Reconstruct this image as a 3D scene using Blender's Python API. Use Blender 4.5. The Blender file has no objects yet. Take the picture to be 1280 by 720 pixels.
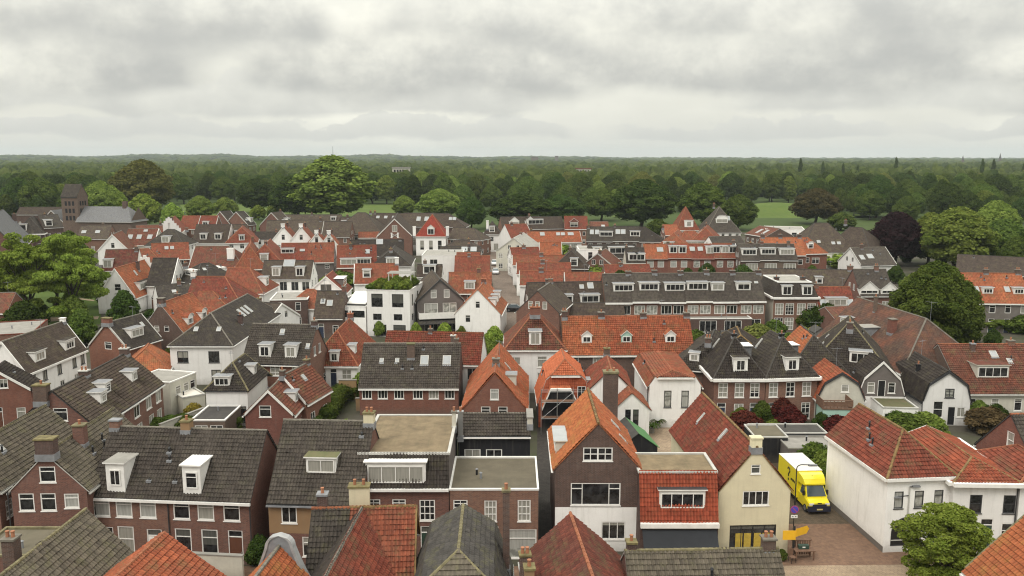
import bpy, bmesh, math, random
import numpy as np
from mathutils import Vector, Matrix

rnd = random.Random(7)
C = bpy.context.scene.collection
SC = bpy.context.scene
PI = math.pi
R_ = math.radians

# ------------------------------------------------------------------ survey
# The camera is a drone 31 m above the street.  site() turns a bearing measured
# in the photograph plus a known height into a ground position in metres.
CAM_H, FOC, HORIZ = 31.0, 1050.0, 195.0
PITCH = math.atan((360 - HORIZ) / FOC)
cp, sp = math.cos(PITCH), math.sin(PITCH)

def site(px, py, z):
    u, v = (px - 640) / FOC, (360 - py) / FOC
    d = Vector((u, cp + v * sp, -sp + v * cp))
    t = (z - CAM_H) / d.z
    return Vector((d.x * t, d.y * t))

def proj(p):
    x, y, z = p[0], p[1], p[2] - CAM_H
    dep = y * cp - z * sp
    up = y * sp + z * cp
    return 640 + FOC * x / dep, 360 - FOC * up / dep

# ------------------------------------------------------------------ materials
MATS = {}

class NT:
    def __init__(self, mat):
        self.t = mat.node_tree
        self.n = self.t.nodes
    def add(self, typ, ins=None, **kw):
        nd = self.n.new(typ)
        for k, v in kw.items():
            setattr(nd, k, v)
        for k, v in (ins or {}).items():
            if isinstance(v, bpy.types.NodeSocket):
                self.t.links.new(v, nd.inputs[k])
            else:
                nd.inputs[k].default_value = v
        return nd
    def math(self, op, a, b=0.0, c=None):
        ins = {0: a, 1: b}
        if c is not None: ins[2] = c
        return self.add('ShaderNodeMath', ins, operation=op).outputs[0]
    def mix(self, f, a, b, mode='MIX'):
        nd = self.add('ShaderNodeMix', None, data_type='RGBA', blend_type=mode)
        for k, v in ((0, f), (6, a), (7, b)):
            if isinstance(v, bpy.types.NodeSocket): self.t.links.new(v, nd.inputs[k])
            else: nd.inputs[k].default_value = v
        return nd.outputs[2]
    def ramp(self, f, a, b):
        nd = self.add('ShaderNodeMapRange', {0: f, 1: a, 2: b, 3: 0.0, 4: 1.0})
        return nd.outputs[0]
    def noise(self, vec, scale, detail=4.0, rough=0.55, out=0):
        return self.add('ShaderNodeTexNoise', {'Vector': vec, 'Scale': scale, 'Detail': detail, 'Roughness': rough}).outputs[out]

def c4(c): return (c[0], c[1], c[2], 1.0)

def new_mat(name):
    m = bpy.data.materials.new(name); m.use_nodes = True
    m.node_tree.nodes.clear()
    MATS[name] = m
    return m, NT(m)

def finish(m, nt, col, rough=0.8, bump=None, dist=0.02, spec=0.3, extra=None):
    b = nt.add('ShaderNodeBsdfPrincipled', {'Base Color': col, 'Roughness': rough, 'Specular IOR Level': spec})
    if bump is not None:
        bp = nt.add('ShaderNodeBump', {'Strength': 0.9, 'Distance': dist, 'Height': bump})
        nt.t.links.new(bp.outputs[0], b.inputs['Normal'])
    for k, v in (extra or {}).items():
        b.inputs[k].default_value = v
    o = nt.add('ShaderNodeOutputMaterial', {0: b.outputs[0]})
    return b

TW, TL = 0.25, 0.34
def tile_mat(name, c1, c2, c3, moss=(0.13, 0.12, 0.05), mossamt=0.2, patch=0.5, rough=0.8):
    """clay / concrete roof tile: each tile its own tone, weather patches, lichen"""
    m, nt = new_mat(name)
    uv = nt.add('ShaderNodeUVMap').outputs[0]
    obj = nt.add('ShaderNodeTexCoord').outputs['Object']
    rndo = nt.add('ShaderNodeObjectInfo').outputs['Random']
    off = nt.add('ShaderNodeVectorMath', {0: uv, 1: (0, 0, 0)}, operation='ADD')
    ov = nt.add('ShaderNodeCombineXYZ', {0: nt.math('MULTIPLY', rndo, 91.0), 1: nt.math('MULTIPLY', rndo, 47.0)})
    nt.t.links.new(ov.outputs[0], off.inputs[1])
    P = off.outputs[0]
    sep = nt.add('ShaderNodeSeparateXYZ', {0: uv})
    fu = nt.math('FLOOR', nt.math('DIVIDE', sep.outputs[0], TW))
    fv = nt.math('FLOOR', nt.math('DIVIDE', sep.outputs[1], TL))
    cell = nt.add('ShaderNodeCombineXYZ', {0: fu, 1: fv, 2: nt.math('MULTIPLY', rndo, 31.0)})
    wn = nt.add('ShaderNodeTexWhiteNoise', {'Vector': cell.outputs[0]}, noise_dimensions='3D').outputs['Value']
    col = nt.mix(nt.math('MULTIPLY', wn, 0.95), c4(c1), c4(c2))
    big = nt.ramp(nt.noise(P, 0.45, 5.0, 0.6), 0.42, 0.66)
    col = nt.mix(nt.math('MULTIPLY', big, patch), col, c4(c3))
    med = nt.ramp(nt.noise(P, 1.7, 6.0, 0.7), 0.46, 0.62)
    col = nt.mix(nt.math('MULTIPLY', med, 0.5), col, c4([x * 0.62 for x in c2]))
    pale = nt.ramp(nt.noise(off.outputs[0], 3.3, 6.0, 0.75), 0.60, 0.70)
    col = nt.mix(nt.math('MULTIPLY', pale, 0.4), col, c4([0.5*x + 0.07 for x in c1]))
    st = nt.add('ShaderNodeVectorMath', {0: P, 1: (2.6, 0.35, 1)}, operation='MULTIPLY').outputs[0]
    streak = nt.ramp(nt.noise(st, 1.0, 4.0, 0.6), 0.48, 0.75)
    col = nt.mix(nt.math('MULTIPLY', streak, 0.35), col, c4([x * 0.55 for x in c3]))
    fine = nt.ramp(nt.noise(P, 5.0, 4.0, 0.7), 0.35, 0.7)
    col = nt.mix(nt.math('MULTIPLY', fine, 0.22), col, c4([x * 1.5 for x in c2]))
    mo = nt.ramp(nt.noise(P, 0.9, 8.0, 0.72), 0.52, 0.62)
    col = nt.mix(nt.math('MULTIPLY', mo, mossamt), col, c4(moss))
    # shade in the pans and along the laps, painted into the tile colour
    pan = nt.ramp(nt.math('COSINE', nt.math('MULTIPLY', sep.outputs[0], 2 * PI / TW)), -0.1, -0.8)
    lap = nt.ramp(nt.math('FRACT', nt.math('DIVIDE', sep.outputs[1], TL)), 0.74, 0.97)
    gap_shade = nt.math('MAXIMUM', nt.math('MULTIPLY', pan, 0.38), nt.math('MULTIPLY', lap, 0.5))
    gap_shade = nt.math('MULTIPLY', gap_shade, nt.math('ADD', 0.55, nt.math('MULTIPLY', wn, 0.45)))
    col = nt.mix(gap_shade, col, c4([x * 0.3 for x in c3]))
    tone = nt.add('ShaderNodeHueSaturation', {'Hue': nt.math('ADD', 0.493, nt.math('MULTIPLY', rndo, 0.012)),
        'Saturation': 0.95, 'Value': nt.math('ADD', 0.84, nt.math('MULTIPLY', rndo, 0.32)), 'Color': col}).outputs[0]
    cu = nt.math('COSINE', nt.math('MULTIPLY', sep.outputs[0], 2 * PI / TW))
    sv = nt.math('SUBTRACT', 1.0, nt.math('FRACT', nt.math('DIVIDE', sep.outputs[1], TL)))
    h = nt.math('ADD', nt.math('MULTIPLY', cu, 0.35), nt.math('MULTIPLY', sv, 0.65))
    finish(m, nt, tone, rough, h, 0.035, 0.1)
    return m

def wall_mat(name, c1, c2, dirt=(0.2, 0.18, 0.15), dirtamt=0.25, brick=False, rough=0.85):
    m, nt = new_mat(name)
    uv = nt.add('ShaderNodeUVMap').outputs[0]
    rndo = nt.add('ShaderNodeObjectInfo').outputs['Random']
    ov = nt.add('ShaderNodeCombineXYZ', {0: nt.math('MULTIPLY', rndo, 71.0), 1: 0.0, 2: 0.0})
    P = nt.add('ShaderNodeVectorMath', {0: uv, 1: ov.outputs[0]}, operation='ADD').outputs[0]
    n1 = nt.ramp(nt.noise(P, 0.8, 6.0, 0.65), 0.35, 0.68)
    if brick:
        bt = nt.add('ShaderNodeTexBrick', {'Vector': uv, 'Color1': c4(c1), 'Color2': c4(c2), 'Mortar': c4([0.5 * a + 0.12 for a in c1]),
             'Scale': 1.0, 'Mortar Size': 0.008, 'Brick Width': 0.23, 'Row Height': 0.075, 'Bias': 0.0})
        bt.inputs['Mortar Smooth'].default_value = 0.3
        col = nt.mix(nt.math('MULTIPLY', n1, 0.35), bt.outputs[0], c4([x * 0.7 for x in c2]))
    else:
        col = nt.mix(n1, c4(c1), c4(c2))
    st = nt.add('ShaderNodeVectorMath', {0: P, 1: (3.0, 0.25, 1)}, operation='MULTIPLY').outputs[0]
    s = nt.ramp(nt.noise(st, 0.9, 5.0, 0.6), 0.52, 0.8)
    col = nt.mix(nt.math('MULTIPLY', s, dirtamt), col, c4(dirt))
    hz = nt.add('ShaderNodeSeparateXYZ', {0: uv}).outputs[1]
    sp_ = nt.math('MULTIPLY', nt.ramp(nt.math('ADD', hz, nt.math('MULTIPLY', nt.noise(P, 2.0, 5.0, 0.7), 1.6)), 1.9, 0.9), 0.45)
    col = nt.mix(sp_, col, c4([x * 0.6 for x in dirt]))
    fine = nt.ramp(nt.noise(P, 9.0, 3.0, 0.7), 0.35, 0.7)
    col = nt.mix(nt.math('MULTIPLY', fine, 0.15), col, c4([x * 0.72 for x in c1]))
    col = nt.add('ShaderNodeHueSaturation', {'Hue': nt.math('ADD', 0.492, nt.math('MULTIPLY', rndo, 0.016)),
        'Value': nt.math('ADD', 0.88, nt.math('MULTIPLY', rndo, 0.24)), 'Color': col}).outputs[0]
    finish(m, nt, col, rough, nt.noise(P, 14.0, 3.0), 0.008, 0.2)
    return m

def plain_mat(name, col, rough=0.6, var=0.15, scale=1.5, spec=0.4, metal=0.0, coat=0.0):
    m, nt = new_mat(name)
    P = nt.add('ShaderNodeTexCoord').outputs['Object']
    n = nt.ramp(nt.noise(P, scale, 5.0, 0.6), 0.3, 0.7)
    cc = nt.mix(nt.math('MULTIPLY', n, 1.0), c4([min(1, x * (1 + var)) for x in col]), c4([x * (1 - var) for x in col]))
    finish(m, nt, cc, rough, None, 0.01, spec, {'Metallic': metal, 'Coat Weight': coat})
    return m

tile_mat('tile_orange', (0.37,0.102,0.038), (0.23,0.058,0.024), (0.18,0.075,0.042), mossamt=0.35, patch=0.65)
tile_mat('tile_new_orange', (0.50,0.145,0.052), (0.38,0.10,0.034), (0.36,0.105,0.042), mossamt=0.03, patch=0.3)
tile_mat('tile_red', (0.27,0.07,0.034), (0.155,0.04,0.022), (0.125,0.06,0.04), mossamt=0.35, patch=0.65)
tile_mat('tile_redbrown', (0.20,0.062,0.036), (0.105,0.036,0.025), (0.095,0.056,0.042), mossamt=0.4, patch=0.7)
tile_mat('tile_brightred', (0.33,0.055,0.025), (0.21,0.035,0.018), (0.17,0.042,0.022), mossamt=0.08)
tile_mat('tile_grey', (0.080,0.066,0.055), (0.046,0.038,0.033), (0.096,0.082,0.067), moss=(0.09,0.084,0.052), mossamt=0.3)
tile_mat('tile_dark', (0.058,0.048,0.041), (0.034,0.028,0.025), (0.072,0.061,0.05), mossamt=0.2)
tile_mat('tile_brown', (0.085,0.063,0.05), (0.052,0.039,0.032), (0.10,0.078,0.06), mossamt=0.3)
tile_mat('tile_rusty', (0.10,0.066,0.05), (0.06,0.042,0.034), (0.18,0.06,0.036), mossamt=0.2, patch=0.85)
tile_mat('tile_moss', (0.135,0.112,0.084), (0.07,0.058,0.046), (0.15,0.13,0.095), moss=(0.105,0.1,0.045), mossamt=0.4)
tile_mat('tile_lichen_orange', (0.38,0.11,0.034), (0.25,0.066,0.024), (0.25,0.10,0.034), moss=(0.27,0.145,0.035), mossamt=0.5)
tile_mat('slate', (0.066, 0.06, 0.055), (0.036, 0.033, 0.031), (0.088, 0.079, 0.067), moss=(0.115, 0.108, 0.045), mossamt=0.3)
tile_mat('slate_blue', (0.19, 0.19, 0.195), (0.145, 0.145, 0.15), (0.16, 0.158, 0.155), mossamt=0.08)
wall_mat('brick', (0.215, 0.102, 0.068), (0.125, 0.063, 0.047), brick=True)
wall_mat('brick_dark', (0.112, 0.062, 0.047), (0.064, 0.038, 0.031), brick=True)
wall_mat('brick_red', (0.225, 0.084, 0.052), (0.14, 0.054, 0.036), brick=True)
wall_mat('brick_brown', (0.14, 0.09, 0.065), (0.09, 0.06, 0.046), brick=True)
wall_mat('white', (0.80, 0.785, 0.76), (0.73, 0.715, 0.69), dirt=(0.36, 0.34, 0.29), dirtamt=0.38)
wall_mat('cream', (0.66, 0.60, 0.42), (0.60, 0.54, 0.38), dirt=(0.36, 0.33, 0.22), dirtamt=0.35)
wall_mat('pale', (0.56, 0.54, 0.46), (0.47, 0.45, 0.39), dirt=(0.25, 0.24, 0.2), dirtamt=0.3)
wall_mat('tan', (0.30, 0.20, 0.105), (0.26, 0.17, 0.09))
wall_mat('grey_wall', (0.17, 0.15, 0.14), (0.13, 0.115, 0.105))
wall_mat('black_wall', (0.022, 0.022, 0.025), (0.016, 0.016, 0.018))
wall_mat('gravel', (0.205, 0.152, 0.095), (0.11, 0.082, 0.053), dirt=(0.085, 0.082, 0.045), dirtamt=0.6)
wall_mat('bitumen', (0.14, 0.122, 0.086), (0.105, 0.092, 0.065), dirt=(0.09, 0.09, 0.06), dirtamt=0.4)
wall_mat('bitumen_dark', (0.07, 0.065, 0.06), (0.045, 0.043, 0.04), dirt=(0.12, 0.11, 0.09), dirtamt=0.3)
wall_mat('roof_pale', (0.31, 0.295, 0.265), (0.22, 0.21, 0.19), dirt=(0.3, 0.29, 0.26), dirtamt=0.4)
wall_mat('roof_moss', (0.10, 0.11, 0.05), (0.14, 0.12, 0.07), dirt=(0.06, 0.08, 0.03), dirtamt=0.6)
wall_mat('mint', (0.36, 0.52, 0.44), (0.32, 0.47, 0.40))
plain_mat('white_paint', (0.72, 0.705, 0.67), 0.5, 0.1)
plain_mat('pale_trim', (0.42, 0.41, 0.38), 0.6, 0.15)
plain_mat('dark_trim', (0.04, 0.04, 0.042), 0.5, 0.2)
plain_mat('lead', (0.20, 0.205, 0.215), 0.6, 0.2, 2.0)
plain_mat('lichen_cap', (0.165, 0.105, 0.042), 0.9, 0.45, 2.2)
plain_mat('moss_cap', (0.15, 0.125, 0.055), 0.9, 0.4, 2.5)
plain_mat('sign_panel', (0.42, 0.30, 0.05), 0.6, 0.2, 4.0)
plain_mat('ridge_orange', (0.24, 0.085, 0.04), 0.85, 0.35, 2.5)
plain_mat('ridge_moss', (0.15, 0.13, 0.07), 0.9, 0.4, 2.5)
plain_mat('ridge_dark', (0.05, 0.044, 0.038), 0.85, 0.3, 2.5)
plain_mat('ridge_grey', (0.15, 0.135, 0.11), 0.85, 0.25, 2.5)
plain_mat('clay_pot', (0.30, 0.13, 0.07), 0.8, 0.2)
plain_mat('door_green', (0.03, 0.06, 0.045), 0.4, 0.1)
plain_mat('door_blue', (0.03, 0.04, 0.07), 0.4, 0.1)
plain_mat('door_brown', (0.12, 0.05, 0.03), 0.5, 0.1)
plain_mat('wood', (0.15, 0.085, 0.055), 0.7, 0.3, 4.0)
plain_mat('black_metal', (0.018, 0.018, 0.02), 0.4, 0.1)
plain_mat('steel', (0.4, 0.4, 0.4), 0.35, 0.1, metal=0.8)
plain_mat('green_sheet', (0.05, 0.165, 0.045), 0.6, 0.15)
plain_mat('black_canvas', (0.018, 0.02, 0.024), 0.8, 0.15)
plain_mat('lead_light', (0.30, 0.30, 0.30), 0.6, 0.2, 2.0)
plain_mat('pale_canvas', (0.62, 0.58, 0.52), 0.8, 0.06)

def glass_mat(name, dark, cur, thr):
    """window pane: dark room behind glass, or a pale curtain drawn behind it, pane by pane"""
    m, nt = new_mat(name)
    r = nt.add('ShaderNodeObjectInfo').outputs['Random']
    P = nt.add('ShaderNodeTexCoord').outputs['Object']
    sc = nt.add('ShaderNodeVectorMath', {0: P, 1: (9.0, 9.0, 0.4)}, operation='MULTIPLY').outputs[0]
    folds = nt.ramp(nt.noise(sc, 1.0, 2.0), 0.3, 0.7)
    c = nt.mix(folds, c4(cur), c4([x * 0.7 for x in cur]))
    blot = nt.ramp(nt.noise(P, 1.6, 3.0), 0.4, 0.75)
    d = nt.mix(blot, c4(dark), c4([x * 3 + 0.02 for x in dark]))
    zz = nt.add('ShaderNodeSeparateXYZ', {0: P}).outputs[2]
    r2 = nt.math('FRACT', nt.math('MULTIPLY', r, 17.3))
    blind = nt.math('MULTIPLY', nt.math('GREATER_THAN', zz, nt.math('ADD', 0.55, nt.math('MULTIPLY', r2, 1.3))), nt.math('GREATER_THAN', nt.math('FRACT', nt.math('MULTIPLY', r, 7.7)), 0.55))
    f = nt.math('MAXIMUM', nt.math('GREATER_THAN', r, thr), blind)
    finish(m, nt, nt.mix(f, d, c), 0.08, None, 0.01, 0.5)
    return m
glass_mat('glass', (0.014, 0.014, 0.014), (0.33, 0.32, 0.28), 0.66)
glass_mat('glass_dark', (0.012, 0.012, 0.013), (0.1, 0.1, 0.09), 0.9)
glass_mat('glass_curtain', (0.2, 0.2, 0.18), (0.4, 0.4, 0.37), 0.5)
plain_mat('skylight_glass', (0.30, 0.315, 0.32), 0.12, 0.1, 1.0, 0.6)
plain_mat('arch_glass', (0.02, 0.02, 0.02), 0.1, 0.1, 1.0, 0.5)

# ------------------------------------------------------------------ mesh building
class MB:
    """collects faces with uv and material, builds one mesh object"""
    def __init__(self): self.v, self.f, self.uv, self.mi, self.ms = [], [], [], [], []
    def mat(self, m):
        if m not in self.ms: self.ms.append(m)
        return self.ms.index(m)
    def face(self, pts, m, uv=None):
        i = len(self.v); self.v += [tuple(p) for p in pts]
        self.f.append(list(range(i, i + len(pts)))); self.mi.append(self.mat(m))
        if uv is None:
            a = Vector(pts[1]) - Vector(pts[0]); n = a.cross(Vector(pts[-1]) - Vector(pts[0]))
            if n.length < 1e-9: n = Vector((0, 0, 1))
            n.normalize()
            if abs(n.z) > 0.9: uv = [(p[0], p[1]) for p in pts]
            else:
                h = Vector((-n.y, n.x, 0)).normalized()
                uv = [(Vector(p).dot(h), p[2]) for p in pts]
        self.uv.append(uv)
    def box(self, x0, y0, z0, x1, y1, z1, m, M=None, top=None):
        P = [Vector(p) for p in ((x0,y0,z0),(x1,y0,z0),(x1,y1,z0),(x0,y1,z0),(x0,y0,z1),(x1,y0,z1),(x1,y1,z1),(x0,y1,z1))]
        if M is not None: P = [M @ p for p in P]
        for q in ((0,3,2,1),(0,1,5,4),(1,2,6,5),(2,3,7,6),(3,0,4,7)): self.face([P[i] for i in q], m)
        self.face([P[i] for i in (4,5,6,7)], top or m)
    def prism(self, poly, dz, mtop, mside, uvs=None):
        """poly: 3-D polygon; extruded upward by dz; top gets mtop with uvs"""
        top = [Vector(p) + Vector((0,0,dz)) for p in poly]
        self.face(top, mtop, uvs)
        self.face(list(reversed(poly)), mside)
        n = len(poly)
        for i in range(n):
            j = (i+1) % n
            self.face([poly[i], poly[j], top[j], top[i]], mside)
    def tube(self, p, q, r, m, n=8, r2=None, cap=True):
        p, q = Vector(p), Vector(q); d = (q-p)
        if d.length < 1e-6: return
        d.normalize(); a = d.orthogonal().normalized(); b = d.cross(a)
        r2 = r if r2 is None else r2
        A = [p + (a*math.cos(2*PI*k/n) + b*math.sin(2*PI*k/n))*r for k in range(n)]
        B = [q + (a*math.cos(2*PI*k/n) + b*math.sin(2*PI*k/n))*r2 for k in range(n)]
        for k in range(n):
            j = (k+1) % n; self.face([A[k], A[j], B[j], B[k]], m)
        if cap:
            self.face(list(reversed(A)), m); self.face(B, m)
    def mesh(self, name, smooth=False):
        me = bpy.data.meshes.new(name)
        me.from_pydata(self.v, [], self.f)
        ul = me.uv_layers.new(name='UVMap')
        flat = [c for uv in self.uv for p in uv for c in p[:2]]
        ul.data.foreach_set('uv', flat)
        me.polygons.foreach_set('material_index', self.mi)
        if smooth: me.polygons.foreach_set('use_smooth', [True]*len(self.f))
        for m in self.ms: me.materials.append(MATS[m])
        me.update()
        return me
    def build(self, name, parent=None, loc=(0,0,0), rz=0.0, smooth=False):
        return put(name, self.mesh(name, smooth), parent, loc, rz)

def put(name, data, parent=None, loc=(0,0,0), rz=0.0):
    o = bpy.data.objects.new(name, data); C.objects.link(o)
    o.location = loc; o.rotation_euler = (0, 0, rz)
    if parent is not None: o.parent = parent
    return o

def tag(o, label, cat, group=None, kind=None):
    o['label'] = label; o['category'] = cat
    if group: o['group'] = group
    if kind: o['kind'] = kind
    return o

def thing(name, label, cat, loc=(0,0,0), rz=0.0, group=None):
    o = put(name, None, None, loc, rz); o.empty_display_size = 0.5
    return tag(o, label, cat, group)

def struct(name, mb, smooth=False):
    o = mb.build(name, smooth=smooth); o['kind'] = 'structure'
    return o

def clip(poly, axis, val, keep_less):
    out = []
    for i in range(len(poly)):
        a, b = poly[i], poly[(i+1) % len(poly)]
        ia = (a[axis] <= val + 1e-9) if keep_less else (a[axis] >= val - 1e-9)
        ib = (b[axis] <= val + 1e-9) if keep_less else (b[axis] >= val - 1e-9)
        if ia: out.append(a)
        if ia != ib:
            t = (val - a[axis]) / (b[axis] - a[axis])
            out.append((a[0] + (b[0]-a[0])*t, a[1] + (b[1]-a[1])*t))
    r = []
    for p in out:
        if not r or abs(p[0]-r[-1][0]) + abs(p[1]-r[-1][1]) > 1e-6: r.append(p)
    if len(r) > 1 and abs(r[0][0]-r[-1][0]) + abs(r[0][1]-r[-1][1]) < 1e-6: r.pop()
    return r

def inside(poly, x, y):
    c = False; n = len(poly); j = n-1
    for i in range(n):
        xi, yi = poly[i]; xj, yj = poly[j]
        if (yi > y) != (yj > y) and x < (xj-xi)*(y-yi)/(yj-yi)+xi: c = not c
        j = i
    return c

# windows: shared meshes -----------------------------------------------------
WCACHE = {}
def window_meshes(w, h, style, fm, gm):
    key = (round(w,2), round(h,2), style, fm, gm)
    if key in WCACHE: return WCACHE[key]
    b = min(0.085, w*0.09)
    fr = MB()
    x0, x1 = -w/2, w/2
    def bar(a, c, d, e, dep=0.02): fr.box(a, dep, c, d, 0.10, e, fm)
    bar(x0, 0, x0+b, h); bar(x1-b, 0, x1, h)
    bar(x0+b, 0, x1-b, b); bar(x0+b, h-b, x1-b, h)
    t = min(0.06, w*0.05)
    def vb(x, z0=b, z1=None): bar(x-t/2, z0, x+t/2, (h-b) if z1 is None else z1, 0.035)
    def hb(z, a=x0+b, c=x1-b): bar(a, z-t/2, c, z+t/2, 0.03)
    if style == 't': hb(h*0.68)
    elif style == 'T': hb(h*0.68); vb(0, b, h*0.68-t/2)
    elif style == 'h': hb(h*0.5)
    elif style == 'x': vb(0)
    elif style == 'xx': vb(-w/6); vb(w/6)
    elif style == 'xxx': vb(-w/4); vb(0); vb(w/4)
    elif style == '6':
        vb(0); hb(h/3, x0+b, -t/2); hb(h/3, t/2, x1-b); hb(2*h/3, x0+b, -t/2); hb(2*h/3, t/2, x1-b)
    elif style == '9':
        vb(-w/6); vb(w/6)
        for z in (h/3, 2*h/3):
            hb(z, x0+b, -w/6-t/2); hb(z, -w/6+t/2, w/6-t/2); hb(z, w/6+t/2, x1-b)
    elif style == 'g':
        for x in (-w/4, w/4): vb(x)
        fr.box(-t, .03, b, t, .10, h-b, fm)
        for x0_, x1_ in ((x0+b,-w/4-t/2),(-w/4+t/2,-t),(t,w/4-t/2),(w/4+t/2,x1-b)): hb(h*.5, x0_, x1_)
    elif style == 'p':   # picture window with casements each side
        vb(-w*0.27); vb(w*0.27); hb(h*0.74, x0+b, -w*0.27-t/2); hb(h*0.74, w*0.27+t/2, x1-b)
    si = MB(); si.box(x0-0.05, -0.06, -0.07, x1+0.05, 0.1, -0.003, fm)
    pa = MB(); pa.face([(x0+b*.5, 0.08, b*.5), (x1-b*.5, 0.08, b*.5), (x1-b*.5, 0.08, h-b*.5), (x0+b*.5, 0.08, h-b*.5)], gm)
    r = (pa.mesh('pane'), fr.mesh('frame'), si.mesh('sill'))
    WCACHE[key] = r
    return r

def add_window(parent, loc, rz, w, h, style='t', fm='white_paint', gm='glass', sill=True, proud=0.0, name='window'):
    pa, fr, si = window_meshes(w, h, style, fm, gm)
    o = put(name, pa, parent, loc, rz)
    put('frame', fr, o)
    if sill: put('sill', si, o)
    return o
# ------------------------------------------------------------------ houses
RIDGE_FOR = {'tile_orange':'ridge_orange','tile_new_orange':'tile_new_orange','tile_red':'ridge_orange','tile_redbrown':'ridge_grey',
  'tile_brightred':'ridge_orange','tile_grey':'ridge_grey','tile_dark':'ridge_dark','tile_brown':'ridge_dark','tile_moss':'ridge_moss',
  'tile_rusty':'ridge_grey','tile_lichen_orange':'lichen_cap','slate':'ridge_moss','slate_blue':'ridge_grey'}
HOUSES = []
NAME_FOR = {'white':'white_house','cream':'cream_house','pale':'pale_house','black_wall':'black_house','tan':'tan_house','grey_wall':'grey_house'}

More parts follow.
